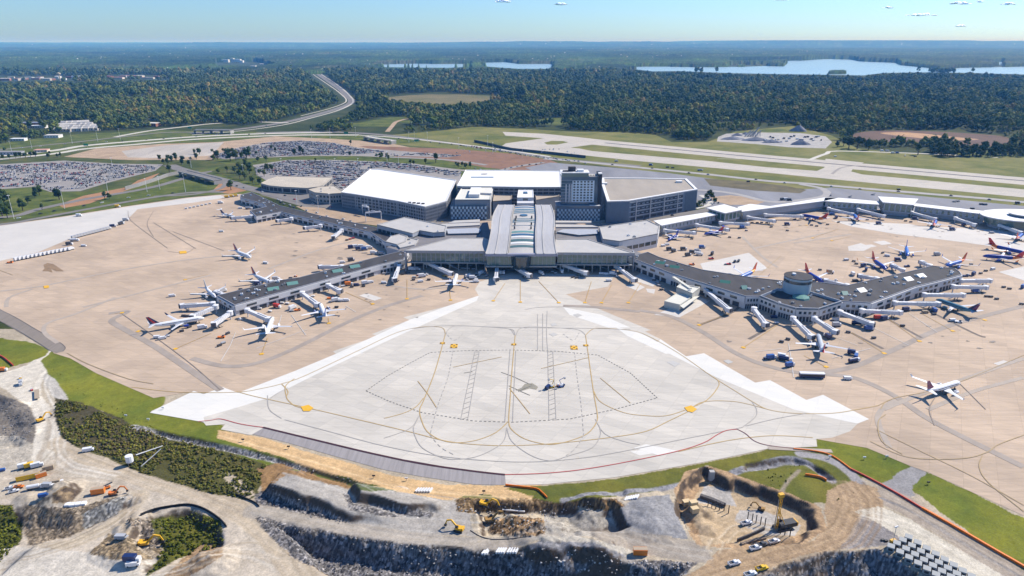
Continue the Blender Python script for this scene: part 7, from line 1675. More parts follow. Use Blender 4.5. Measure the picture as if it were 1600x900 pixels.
# along the roads: queue at the kerb, access road, and the service road
def along(pts, n_, place, seed, jit=3.0, z=0):
    P = [G(a, b_, z) for a, b_ in smooth(pts, 6)]; L_ = [0]
    for i in range(len(P) - 1): L_.append(L_[-1] + (P[i + 1] - P[i]).length)
    r_ = random.Random(seed); out = []
    for k in range(n_):
        s_ = (k + r_.uniform(.2, .8)) / n_ * L_[-1]; i = max(j for j in range(len(L_)) if L_[j] <= s_); i = min(i, len(P) - 2)
        d = (P[i + 1] - P[i]); q = P[i] + d * ((s_ - L_[i]) / max(d.length, .01)); dn = d.normalized(); q += Vector((-dn.y, dn.x, 0)) * r_.choice([-1, 1]) * jit * r_.uniform(.6, 1.2)
        out.append((q.x, q.y, math.atan2(d.y, d.x), place, 0, r_.random(), r_.random()))
    return out
road_cars = along([(720, 227), (780, 236), (830, 244), (870, 249), (905, 253)], 46, 'queuing beside the dark wall', 1, 4) + along([(740, 262), (770, 271), (800, 263), (850, 255)], 14, 'on the link road behind the terminal', 2, 3) + \
    along([(620, 216), (680, 223), (740, 231)], 8, 'on the motorway behind the far car park', 3, 4) + along([(900, 254), (1000, 262), (1110, 274), (1260, 289), (1440, 303), (1600, 317)], 12, 'on the gravel road beside the runway', 4, 3) + \
    along([(345, 281), (385, 293), (430, 304), (480, 315), (540, 327), (600, 339)], 10, 'on the terminal road left of the garage', 5, 5) + along([(0, 345), (60, 336), (130, 322), (200, 310), (280, 302)], 8, 'on the left perimeter road', 6, 2.5) + \
    along([(20, 232), (120, 224), (220, 219), (330, 212), (430, 209)], 14, 'on the upper left motorway', 7, 5) + along([(400, 202), (470, 184), (530, 168), (549, 156), (520, 132), (484, 107)], 22, 'on the motorway climbing to the horizon', 8, 7) + \
    along([(470, 328), (520, 340), (560, 348)], 5, 'behind the upper left pier', 9, 2) + along([(430, 312), (462, 325), (470, 322)], 8, 'on the staff strip behind the upper left pier', 10, 2) + along([(1100, 316), (1112, 312), (1120, 322)], 5, 'in the small lot right of the right garage', 11, 4) + \
    along([(670, 362), (693, 367), (700, 366)], 12, 'on the kerb below the left annex', 12, 1.5) + along([(880, 350), (960, 349), (1030, 339), (1090, 330)], 7, 'on the kerb road below the right garage', 13, 4)
def ck(c): return -to_px(c[0], c[1], .5)[1]
infr = [c for c in cars if -5 < to_px(c[0], c[1], 0)[0] < 1605]
infr.sort(key=lambda c: ck(c)); NI = 300 - min(len(road_cars), 160) ; solo = infr[:NI]; solo_set = set(id(c) for c in solo); bulk = [c for c in cars if id(c) not in solo_set]
def pick_col(u):
    t = 0
    for n_, p in CARC:
        t += p
        if u < t: return n_
    return 'silver'
CPROTO = {}
def car_obj(c, label, grp):
    col = pick_col(c[5]); k = int(c[6] > .55); key = (col, k)
    if key not in CPROTO:
        mb = MB(); car_mb(mb, Matrix.Identity(4), 0, k); mb.m = [0 if m_ == 0 else 1 for m_ in mb.m]; me = bpy.data.meshes.new('parked_car'); me.from_pydata(mb.v, [], mb.f); me.materials.append(VC[col]); me.materials.append(PGW); me.polygons.foreach_set('material_index', np.array(mb.m, dtype=np.int32)); me.update(); CPROTO[key] = me
    o = bpy.data.objects.new('parked_car', CPROTO[key]); COL.objects.link(o); o.location = (c[0], c[1], .25); o.rotation_euler = (0, 0, c[2]); return tag(o, label, 'car', grp), col
byk = {}; LN = [q[0] for q in LOT]
for c in solo + road_cars:
    lot = c[3] in LN
    key = (c[3], c[4] if lot else 0, pick_col(c[5])); byk.setdefault(key, []).append(c)
for key, L_ in byk.items():
    L_.sort(key=lambda c: to_px(c[0], c[1], 0)[0]); lot = key[0] in LN
    for i, c in enumerate(L_):
        if lot: lab = f"{ordinal(i + 1)} {key[2]} car from left in {ordinal(key[1] + 1)} row, {key[0]}"
        else: lab = f"{ordinal(i + 1)} {key[2]} car from the left {key[0]}" if len(L_) > 1 else f"only {key[2]} car {key[0]}"
        car_obj(c, lab, 'cars parked in the airport lots' if lot else 'cars on the airport roads')
mb = MB(); CO = [n_ for n_, _ in CARC]
for c in bulk:
    M_ = Matrix.Translation((c[0], c[1], .25)) @ Matrix.Rotation(c[2], 4, 'Z'); car_mb(mb, M_, CO.index(pick_col(c[5])), int(c[6] > .55))
o = mb.build('packed_parked_cars', [VC[n_] for n_ in CO] + [PGW]); o['kind'] = 'stuff'
print('cars', len(cars), 'solo', len(solo), 'road', len(road_cars))
# ================================================================== TREES ONE CAN TELL APART
LEAF2 = foliage_mat('park_leaves', [(0.0, (.026, .046, .012)), (.5, (.040, .066, .016)), (.85, (.062, .082, .018)), (1.0, (.085, .085, .025))], .35)
TP = []
for i in range(6):
    rr = random.Random(40 + i); r = thing('broadleaf_tree', None, 'tree')
    mb = MB(); mb.cyl(0, 0, 0, 3.2, .42, .26, 7, 0)
    for k in range(5):
        a = rr.uniform(0, 6.28); mb.tube((0, 0, rr.uniform(2.2, 3.2)), (math.cos(a) * 2.2, math.sin(a) * 2.2, rr.uniform(4.5, 6.5)), .16, .06, 5, 0)
    mb.build('trunk', [BARK], r)
    mb = MB(); crown_mesh(mb, rr.uniform(3.8, 4.6), rr.uniform(6.5, 8.5), 2.0, 170, rr, 0, True, 8, .62); mb.build('crown', [LEAF2], r); TP.append(r)
TUSED = set()
def put_tree(x, y, s_, label, group, name=None, rr=rnd):
    i = rr.randrange(6)
    if i in TUSED: o = copy_tree(TP[i])
    else: o = TP[i]; TUSED.add(i)
    o.location = (x, y, -.05); o.rotation_euler = (0, 0, rr.uniform(0, 6.28)); o.scale = (s_, s_, s_ * rr.uniform(.85, 1.15)); tag(o, label, 'tree', group); return o
def trees(place, spots, group):
    spots = sorted(spots, key=lambda q: q[0])
    for i, q in enumerate(spots):
        p = G(q[0], q[1], 0); put_tree(p.x, p.y, q[2] * 1.25, (f"{ordinal(i + 1)} tree from the left {place}" if len(spots) > 1 else f"single tree {place}"), group)
G1 = 'landscape trees round the car parks'
trees('in the clump between the two car parks', [(249, 251, 1.0), (262, 249, .9), (268, 252, 1.0), (274, 250, 1.3), (286, 254, 1.2), (262, 258, 1.0), (255, 256, .9), (298, 252, .8), (307, 249, 1.1), (312, 241, 1.2), (304, 241, .8), (265, 270, 1.3), (276, 251, 1.0), (284, 257, .9), (296, 259, .8)], G1)
trees('in the planted islands left of the packed cars', [(333, 250, 1.1), (340, 249, 1.6), (337, 246, 1.2), (357, 243, 1.7), (364, 243, 1.3), (360, 251, 1.7), (369, 251, 1.5), (385, 246, 2.0), (390, 240, 1.2), (378, 248, 1.2), (403, 252, 1.0), (416, 253, 1.1), (385, 262, 1.3), (374, 264, 1.3), (391, 264, 1.2), (379, 270, 1.3), (390, 272, 1.5), (367, 270, 1.0),
       (355, 270, .9), (341, 271, .8), (418, 268, 1.1), (426, 269, 1.0), (406, 272, .9), (375, 280, 1.2), (383, 282, 1.2), (401, 242, .9), (349, 239, .8), (332, 238, .7), (413, 276, .9), (395, 286, 1.0), (405, 288, 1.0), (423, 265, .8)], G1)
trees('on the lawn strip behind the garages', [(589, 246, .8), (594, 249, 1.0), (597, 247, .9), (605, 248, .9), (607, 250, .8), (681, 254, 1.7), (665, 256, .8), (641, 256, .8), (646, 258, .7), (722, 260, .8), (728, 263, .9), (716, 262, .8), (735, 262, .8), (712, 258, .6)], G1)
trees('in the far car park', [(460, 242, 1.2), (470, 242, 1.3), (474, 240, 1.0), (547, 244, .9), (424, 233, .8), (548, 227, .9), (430, 237, .7), (493, 252, .6)], G1)
trees('on the lower left lawn by the road', [(57, 306, 1.3), (62, 305, 1.1), (55, 309, .9), (93, 312, 1.5), (44, 318, .9), (36, 329, 1.4), (8, 322, 1.9), (0, 330, 1.9), (4, 338, 1.8), (14, 333, 1.3), (2, 312, 1.3), (164, 312, .9), (171, 311, .9), (361, 297, 1.3), (12, 341, 1.2), (66, 328, .7)], G1)
trees('in the hedge above the left car park', [(5, 249, .9), (15, 248, .8), (25, 247, 1.0), (32, 246, .9), (40, 246, 1.0), (48, 245, .9), (56, 245, 1.1), (75, 247, .8), (90, 246, .7), (8, 236, .8), (78, 243, .8), (95, 245, .7)], G1)
trees('in the green bed right of the right garage', [(1103, 312, .9), (1108, 309, 1.0), (1112, 313, 1.1), (1093, 323, .8), (1099, 322, .9), (1088, 327, .7), (1116, 317, .8)], G1)
trees('standing apart on the grass beyond the runway', [(1326, 232, 2.2), (1339, 233, 2.2), (1357, 234, 2.2), (1347, 229, 1.6), (1434, 242, 2.0), (1318, 228, 1.6), (1308, 230, 1.2)], 'lone trees beyond the runway')
# shrubs on the terraces
for k, (px, py) in enumerate([(775, 306, ), (780, 309), (790, 307), (796, 305), (840, 307), (858, 305), (863, 306), (1112, 305), (700, 334)]):
    pass
# the near edge of the wood
ed = sorted(EDGE_TREES, key=lambda t: to_px(t[0], t[1], 0)[0])
zones = [(-50, 330, 'of the wood edge above the left motorway'), (330, 640, 'of the wood edge by the motorway bend'), (640, 1000, 'of the wood edge behind the middle of the runway'), (1000, 1290, 'of the wood edge near the crushing yard'), (1290, 1700, 'of the wood edge by the borrow pit')]
for a, b_, pl in zones:
    q = [t for t in ed if a <= to_px(t[0], t[1], 0)[0] < b_]
    for i, t in enumerate(q): put_tree(t[0], t[1], t[2] * 1.35, f"{ordinal(i + 1)} tree from the left {pl}", 'trees at the near edge of the wood')
# scrub in the foreground
def bush(mb, rr): crown_mesh(mb, rr.uniform(.55, .95), rr.uniform(.6, 1.1), -.15, 16, rr, 1, True, 4, 1.6)
SCRUB = foliage_mat('scrub_leaves', [(0, (.06, .066, .018)), (.4, (.11, .115, .022)), (.65, (.17, .15, .03)), (.85, (.12, .085, .040)), (1, (.21, .17, .06))], .45)
GREENB = foliage_mat('green_scrub_leaves', [(0, (.07, .085, .010)), (.5, (.125, .135, .014)), (1, (.19, .18, .03))], .4)
def bcol(name, m_):
    c = bpy.data.collections.new(name)
    for i in range(5):
        mb = MB(); bush(mb, random.Random(70 + i)); me = bpy.data.meshes.new(name); me.from_pydata(mb.v, [], mb.f); me.materials.append(BARK); me.materials.append(m_); me.polygons.foreach_set('material_index', np.array(mb.m, dtype=np.int32)); me.update(); c.objects.link(bpy.data.objects.new(name, me))
    return c
BC1, BC2 = bcol('scrub_bush', SCRUB), bcol('green_bush', GREENB)
def scrub(name, polys, dens, col, seed, smin=.5, smax=1.3, thr=.0):
    P = []; 
    rs = np.random.RandomState(seed)
    for poly in polys:
        W_ = [tuple(gz(a, b_)[:2]) for a, b_ in poly]; xs = [p[0] for p in W_]; ys = [p[1] for p in W_]; A = (max(xs) - min(xs)) * (max(ys) - min(ys)); k = int(A * dens)
        x, y = rs.uniform(min(xs), max(xs), k), rs.uniform(min(ys), max(ys), k); m_ = inside(x, y, W_) & (vnoise(x, y, 9, seed, 2) > thr)
        x, y = x[m_], y[m_]; z = np.array([zat(a, b_) for a, b_ in zip(x, y)]); P.append(np.stack([x, y, z], 1))
    P = np.concatenate(P); s_ = rs.uniform(smin, smax, len(P)); print(name, len(P)); scatter(name, P, np.stack([s_, s_, s_ * rs.uniform(.7, 1.3, len(P))], 1), col, seed)
scrub('scrub', [[(86, 624), (120, 628), (205, 666), (330, 702), (418, 728), (408, 748), (398, 772), (380, 778), (330, 770), (280, 755), (230, 740), (170, 714), (115, 694), (95, 680), (88, 650)]], .7, BC1, 1, .4, 1.8, .31)
scrub('green_scrub', [[(240, 814), (300, 801), (342, 816), (350, 845), (300, 864), (262, 880), (228, 900), (256, 860)], [(-60, 785), (20, 792), (33, 820), (28, 850), (0, 878), (-60, 890)]], .6, BC2, 2, .5, 1.8, .26)
scrub('green_scrub', [[(1300, 772), (1330, 764), (1340, 772), (1300, 785)], [(64, 570), (110, 600), (160, 640), (205, 664), (260, 684), (250, 672), (160, 625), (100, 585)], [(1170, 742), (1240, 725), (1260, 735), (1220, 770), (1180, 750)]], .10, BC2, 3, .3, .8, .45)
# ================================================================== FAR BUILDINGS
def house(px, py, w, d, h, col, roofc, rz, label, cat='house', name='far_house', group='houses in the far woods', flat=False, top=2.0):
    p = G(px, py, 0); r = thing(name, label, cat, (p.x, p.y, 0), R(rz), group)
    mb = MB(); mb.box(-w / 2, w / 2, -d / 2, d / 2, 0, h); mb.build('wall', [col], r)
    mb = MB()
    if flat: mb.box(-w / 2 - .4, w / 2 + .4, -d / 2 - .4, d / 2 + .4, h, h + .8)
    else: mb.add([(-w / 2 - .6, -d / 2 - .6, h), (w / 2 + .6, -d / 2 - .6, h), (w / 2 + .6, d / 2 + .6, h), (-w / 2 - .6, d / 2 + .6, h), (-w / 2 - .6, 0, h + top), (w / 2 + .6, 0, h + top)], [(0, 1, 5, 4), (2, 3, 4, 5), (1, 2, 5), (3, 0, 4), (3, 2, 1, 0)])
    mb.build('roof', [roofc], r)
    mb = MB(); n_ = max(2, int(w / 6))
    for i in range(n_): x = -w / 2 + w * (i + .3) / n_; mb.box(x, x + w / n_ * .35, -d / 2 - .08, -d / 2 + .02, h * .35, h * .7)
    mb.build('window_row', [PGW], r); return r
HW = [mat('house_white', (.72, .70, .66), .8, var=.05), mat('house_cream', (.62, .54, .44), .8, var=.05), mat('house_brick', (.34, .16, .11), .85, var=.1)]
HR = [mat('roof_pale', (.62, .58, .53), .8, var=.1), mat('roof_grey', (.26, .25, .25), .8, var=.1), mat('roof_red', (.36, .15, .10), .8, var=.1), mat('roof_white', (.85, .85, .84), .6, var=.03)]
r_ = random.Random(3)
k = 0
for row in range(4):
    for i in range(8 - row):
        px = 92 + i * 8.4 + row * 3 + r_.uniform(-1, 1); py = 206.5 - row * 3.6 - i * .35; k += 1
        house(px, py, 15, 10, 7.5, HW[1], HR[0], r_.uniform(-20, 30), f"cream townhouse, {ordinal(i + 1)} from the left in the {ordinal(row + 1)} row of the estate", group='cream townhouses of the estate', top=4)
def hrow(place, pts, wr, cols, roofs, seed, h=(5, 9), grp='houses in the far woods', flat=.4):
    r2 = random.Random(seed)
    for i, (a, b_) in enumerate(sorted(pts)):
        house(a, b_, r2.uniform(*wr), r2.uniform(wr[0] * .6, wr[1] * .6), r2.uniform(*h), r2.choice(cols), r2.choice(roofs), r2.uniform(-25, 25), f"{ordinal(i + 1)} building from the left {place}", 'building', 'far_building', grp, r2.random() < flat)
hrow('in the clearing round the water tower', [(8 + i * 9.3 + r_.uniform(-2, 2), 124.5 + r_.uniform(-2.5, 1.5)) for i in range(13)], (25, 60), HW, HR, 5, (8, 14), 'buildings in the far left clearings')
hrow('in the red roofed group right of the water tower', [(170 + i * 8.2 + r_.uniform(-2, 2), 122.5 + r_.uniform(-2, 1)) for i in range(12)], (25, 55), HW[1:], [HR[2], HR[2], HR[0]], 6, (8, 13), 'buildings in the far left clearings')
hrow('of the pale group in the far upper left woods', [(340, 106), (352, 106.5), (362, 105.5), (375, 107), (385, 106), (396, 105), (409, 101), (436, 100), (447, 100.3), (455, 101), (440, 117), (454, 117.5)], (30, 70), HW[:1], [HR[3], HR[0]], 7, (9, 15), 'buildings in the far left woods')
hrow('scattered in the left woods', [(18, 152), (30, 141), (88, 148), (98, 147), (112, 186), (267, 181), (108, 184), (75, 97), (106, 96.5), (170, 107), (51, 100), (250, 82), (228, 78), (242, 83), (11, 112), (485, 89.5), (492, 89), (530, 86), (555, 113), (566, 110)], (25, 50), HW, [HR[3], HR[0], HR[1]], 8, (7, 12), 'buildings scattered in the woods')
hrow('scattered in the right woods', [(602, 134), (606, 135), (622, 133), (640, 135), (582, 146), (600, 144), (945, 85.5), (1098, 88), (1122, 88.5), (865, 73.5), (873, 74), (1263, 125), (1555, 122), (1562, 122.5), (1083, 124), (1418, 137), (980, 130)], (28, 60), HW, [HR[3], HR[0]], 9, (7, 12), 'buildings scattered in the woods')
house(57, 196, 85, 24, 8, HW[2], mat('roof_bluegrey', (.20, .22, .27), .6), 4, 'long low building with a blue grey roof in the left woods', 'building', 'far_building', None, False)
house(54, 200, 60, 16, 6, HW[0], HR[3], 4, 'long white roofed shed just below the blue grey roof in the left woods', 'building', 'far_building', None, True)
house(84, 215, 32, 20, 6, HW[0], HR[0], 5, 'pale flat roofed shed at the roadside below the townhouse estate', 'building', 'far_building', None, True)
house(30, 220, 30, 14, 5, HW[0], HR[3], 5, 'white shed at the roadside near the left edge', 'building', 'far_building', None, True)
house(238, 197, 38, 22, 8, HW[2], HR[0], -10, 'brick building with a pale roof beside the motorway curve', 'building', 'far_building', None, True)
house(12, 241, 58, 16, 5, M_wall2, HR[1], 2, 'long grey roofed shed above the left car park', 'shed', 'far_building', None, True)
house(66, 237, 24, 14, 4, HW[1], mat('roof_pink', (.62, .33, .26), .8), 10, 'pink roofed kiosk above the left car park', 'kiosk', 'far_building', None, True)
for i, (px, py, w, h_) in enumerate([(353, 97.5, 60, 30), (362, 97, 50, 42), (371, 97.5, 70, 34), (378, 97.8, 30, 22)]):
    house(px, py, w * 1.2, 40, h_, HW[0], HR[3], 0, f"{ordinal(i + 1)} block from the left of the tall white group on the far left", 'building', 'tall_block', 'tall white blocks far left', True)
p = G(94, 126, 0); r = thing('water_tower', 'tan water tower with a round tank rising from the far left clearing', 'water tower', (p.x, p.y, 0)); M_tw = mat('tan_steel', (.55, .45, .28), .6, var=.06)
mb = MB(); mb.cyl(0, 0, 0, 30, 4, 3, 10); mb.build('shaft', [M_tw], r)
mb = MB(); mb.cyl(0, 0, 30, 36, 3.2, 10, 14); mb.cyl(0, 0, 36, 42, 10, 9.6, 14); mb.cyl(0, 0, 42, 46, 9.6, 2, 14); mb.build('tank', [M_tw], r)
p = G(531, 90, 0); r = thing('water_tower', 'pale blue water tower far off above the motorway end', 'water tower', (p.x, p.y, 0)); mb = MB(); mb.cyl(0, 0, 0, 40, 6, 5, 10); mb.build('shaft', [HW[0]], r); mb = MB(); mb.cyl(0, 0, 40, 50, 6, 20, 14); mb.cyl(0, 0, 50, 60, 20, 8, 14); mb.build('tank', [HW[0]], r)
# crushing yard beyond the runway
r_ = random.Random(9)
M_pile = mat('gravel_pile', (.26, .26, .29), .95, var=.3, scale=.1, bump=.5)
for i, (px, py, w, d, h) in enumerate([(1145, 218, 60, 16, 8), (1180, 220, 70, 15, 9), (1205, 223, 50, 15, 8), (1250, 226, 45, 18, 12), (1152, 212, 30, 14, 7), (1248, 205, 45, 22, 16), (1165, 210, 20, 12, 6)]):
    p = G(px, py, 0); mb = MB(); n_ = 26; rg_ = 5; vs = []
    for j in range(rg_ + 1):
        q = j / rg_
        for k in range(n_):
            a = 2 * math.pi * k / n_; u = 1 + .14 * math.sin(a * 3 + i) + r_.uniform(-.05, .05); vs.append((math.cos(a) * w / 2 * (1 - q) * u, math.sin(a) * d / 2 * (1 - q) * u, h * (q ** .8) + r_.uniform(-.3, .3) * (j > 0)))
    mb.add(vs, [(j * n_ + k, j * n_ + (k + 1) % n_, (j + 1) * n_ + (k + 1) % n_, (j + 1) * n_ + k) for j in range(rg_) for k in range(n_)])
    o = mb.build('gravel_heap', [M_pile], None, loc=(p.x, p.y, -.3)); tag(o, f"{ordinal(i + 1)} grey gravel heap built up in the yard beyond the runway" if i != 5 else 'tall pointed gravel heap at the wood edge behind the crushing yard', 'gravel heap', 'gravel heaps of the crushing yard')
for i, px in enumerate([1168, 1172, 1176, 1180, 1184]):
    p = G(px, 213.5, 0); r = thing('silo_conveyor', f"{ordinal(i + 1)} inclined conveyor from the left at the crushing plant", 'conveyor', (p.x, p.y, 0), R(20), 'conveyors of the crushing plant')
    mb = MB(); mb.beam((-8, 0, 1), (8, 0, 14 + (i == 3) * 8), 2.2, 1.8); mb.build('belt', [M_steel], r); mb = MB(); mb.tube((3, 0, 0), (5, 0, 11), .5); mb.tube((7, 0, 0), (7, 0, 13), .5); mb.build('support', [M_steel], r)
cluster('in the crushing yard beyond the runway', [(('truck', 'dark grey') if r_.random() < .4 else ('truck', 'white') if r_.random() < .6 else ('van', 'silver')) + (1195 + i * 4.2 + r_.uniform(-1, 1), 213 + r_.uniform(0, 9), r_.uniform(0, 180)) for i in range(22)], 'machines in the crushing yard', 0.1)
cluster('on the far track beyond the runway', [('truck', 'white', 1378, 236.5, 0), ('truck', 'silver', 1386, 237, 0), ('truck', 'blue', 1402, 239.8, 0), ('truck', 'white', 1395, 240, 0), ('van', 'white', 1414, 244, 60), ('van', 'black', 1430, 245, 0), ('van', 'white', 1305, 245, 0)], 'vehicles beyond the runway', .1)
cluster('on the gravel yard behind the glazed pier', [('loader', 'dark grey', 1298, 306, 60), ('loader', 'dark grey', 1328, 308.5, 20), ('loader', 'dark grey', 1364, 305, 0), ('loader', 'black', 1491, 316, 0), ('loader', 'black', 1497, 315.5, 20), ('van', 'dark grey', 1533, 320, 0), ('van', 'dark grey', 1539, 320.5, 0), ('truck', 'white', 1228, 313, 0), ('truck', 'black', 1234, 314, 0), ('truck', 'dark grey', 1222, 313, 30), ('van', 'dark grey', 1519, 327, 0),
        ('van', 'black', 1404, 297, 0), ('truck', 'silver', 963, 253, 30), ('truck', 'blue', 1017, 259, 0), ('van', 'black', 1169, 284.5, 0), ('tanker', 'silver', 1094, 267, 0), ('van', 'black', 1043, 262, 0), ('van', 'black', 1051, 263, 0), ('truck', 'dark grey', 1590, 319, 0)], 'machines on the gravel yard', .12)
# dark barrier by the queue road
mb = MB(); P = [G(a, b_, 0) for a, b_ in [(741, 222), (765, 227), (780, 231), (800, 235), (860, 241), (905, 246), (915, 247)]]
r = thing('noise_wall', 'long dark blue grey wall beside the road with queuing cars', 'wall', P[0])
for i in range(len(P) - 1): mb.beam(P[i] - P[0] + Vector((0, 0, 2.6)), P[i + 1] - P[0] + Vector((0, 0, 2.6)), .5, 5.2)
mb.build('panel', [mat('slate_panel', (.06, .085, .11), .7, var=.1)], r)
# overpasses
def deck(name, label, pts, z, w, m_, pier=True):
    P = [G(a, b_, z) for a, b_ in pts]; o = P[0].copy(); o.z = 0; r = thing(name, label, 'bridge', o); mb = MB()
    for i in range(len(P) - 1): mb.beam(P[i] - o, P[i + 1] - o, w, 1.4)
    mb.build('deck', [m_], r); mb = MB()
    for s_ in (-1, 1):
        for i in range(len(P) - 1):
            d = (P[i + 1] - P[i]).normalized(); q = Vector((-d.y, d.x, 0)) * (w / 2 - .2) * s_; mb.beam(P[i] - o + q + Vector((0, 0, 1.2)), P[i + 1] - o + q + Vector((0, 0, 1.2)), .3, 1.0)
    mb.build('parapet', [M_cream], r)
    if pier:
        for i in range(len(P)):
            for u in ((0, .5) if i < len(P) - 1 else (0,)):
                c = P[i].lerp(P[min(i + 1, len(P) - 1)], u) - o; d = (P[min(i + 1, len(P) - 1)] - P[max(i - 1, 0)]).normalized(); M_ = Matrix.Translation((c.x, c.y, 0)) @ Matrix.Rotation(math.atan2(d.y, d.x), 4, 'Z'); mb = MB(); mb.box(-.6, .6, -w * .42, w * .42, 0, z - .7, 0, M_); mb.build('pier', [M_conc], r)
    return r
deck('road_bridge', 'motorway overpass with a dark opening in the upper left', [(304, 203.5), (330, 203.0), (362, 203.5)], 8, 20, M_road)
deck('road_bridge', 'road bridge over the sunken airport road beside the green triangle', [(285, 268), (310, 274), (340, 282)], 6, 15, M_road)
deck('road_bridge', 'small bridge where the motorway passes above the earthworks', [(572, 213.5), (592, 217), (615, 220)], 7, 16, M_cream)
o = G(200, 293, 0); r = thing('retaining_wall', 'long grey retaining wall of the sunken road below the left car park', 'wall', o); mb = MB(); P = [G(a, b_, 0) for a, b_ in [(196, 297), (215, 292), (240, 284), (262, 276), (280, 272)]]
for i in range(len(P) - 1): mb.beam(P[i] - o + Vector((0, 0, 2.5)), P[i + 1] - o + Vector((0, 0, 2.5)), .8, 6)
mb.build('panel', [mat('wall_grey', (.30, .29, .28), .9, var=.15)], r)
# sign gantries and lamp masts
for i, (pa, pb, lab) in enumerate([((567, 334), (577, 337), 'smaller white arched sign gantry left of the garage front'), ((572, 346), (596, 344), 'larger white arched sign gantry left of the garage front')]):
    A, Bq = G(pa[0], pa[1], 0), G(pb[0], pb[1], 0); r = thing('sign_gantry', lab, 'gantry', A); d = Bq - A; Hh = 11
    for q in (Vector((0, 0, 0)), d): mb = MB(); mb.tube(q, q + Vector((0, 0, Hh)), .45, .45, 8); mb.build('post', [M_white], r)
    mb = MB(); mb.beam(Vector((0, 0, Hh)), d + Vector((0, 0, Hh)), 1.4, 1.6); mb.build('truss', [M_white], r); c = d * .5
    mb = MB(); mb.box(c.x - 2.5, c.x + 2.5, c.y - .9, c.y - .7, Hh - .5, Hh + 2.5); mb.build('sign_panel', [M_white], r)
def mast(px, py, h, label, heads=3):
    p = G(px, py, 0); r = thing('lamp_mast', label, 'light pole', (p.x, p.y, 0), 0, 'tall lamp masts'); mb = MB(); mb.cyl(0, 0, 0, h, .32, .14, 7); mb.build('pole', [M_white], r)
    for k in range(heads):
        a = k * 2.1; mb = MB(); M_ = Matrix.Translation((0, 0, h)) @ Matrix.Rotation(a, 4, 'Z'); mb.box(.1, 1.7, -.35, .35, -.15, .25, 0, M_); mb.build('lamp_head', [M_white], r)
MS = [('on the terminal road left of the garage', [(498, 332, 22), (516, 326, 20), (540, 322, 24), (585, 325, 20), (464, 318, 18)]), ('on the kerb road right of the hotel', [(966, 346, 20), (1020, 334, 22), (1078, 322, 18)]), ('on the roofs beside the hall', [(975, 371, 14), (988, 366, 14)]),
      ('by the left sunken road', [(290, 300, 28), (170, 306, 26), (101, 326, 26), (22, 342, 30), (230, 300, 20), (250, 296, 20)]), ('in the left motorway verge', [(113, 224, 24), (153, 221, 24), (188, 218, 24), (128, 206, 20), (50, 232, 20), (18, 236, 20)]),
      ('in the car parks', [(176, 262, 18), (75, 270, 18), (25, 276, 18), (381, 276, 20), (299, 262, 20), (524, 262, 16), (470, 272, 16), (440, 262, 16), (560, 262, 16), (605, 252, 18), (623, 258, 18)]), ('along the road behind the garages', [(556, 214, 22), (487, 217, 22), (516, 216, 22), (639, 222, 22), (648, 222, 22), (668, 222, 22), (717, 232, 22), (770, 240, 22), (816, 246, 22), (762, 228, 22)])]
for place, L_ in MS:
    L_ = sorted(L_)
    for i, (a, b_, h) in enumerate(L_): mast(a, b_, h, f"{ordinal(i + 1)} white lamp mast from the left {place}")
# direction signs
for i, (px, py) in enumerate([(135, 231), (541, 212), (651, 224), (297, 203.5)]):
    p = G(px, py, 0); r = thing('road_sign', f"{ordinal(i + 1)} green direction sign from the left beside the motorways", 'road sign', (p.x, p.y, 0), 0, 'green motorway signs'); mb = MB(); mb.cyl(-3, 0, 0, 8, .2); mb.cyl(3, 0, 0, 8, .2); mb.build('post', [M_steel], r); mb = MB(); mb.box(-5, 5, -.3, -.1, 4.5, 9); mb.build('sign_face', [mat('sign_green', (.02, .25, .14), .5, var=0)], r)
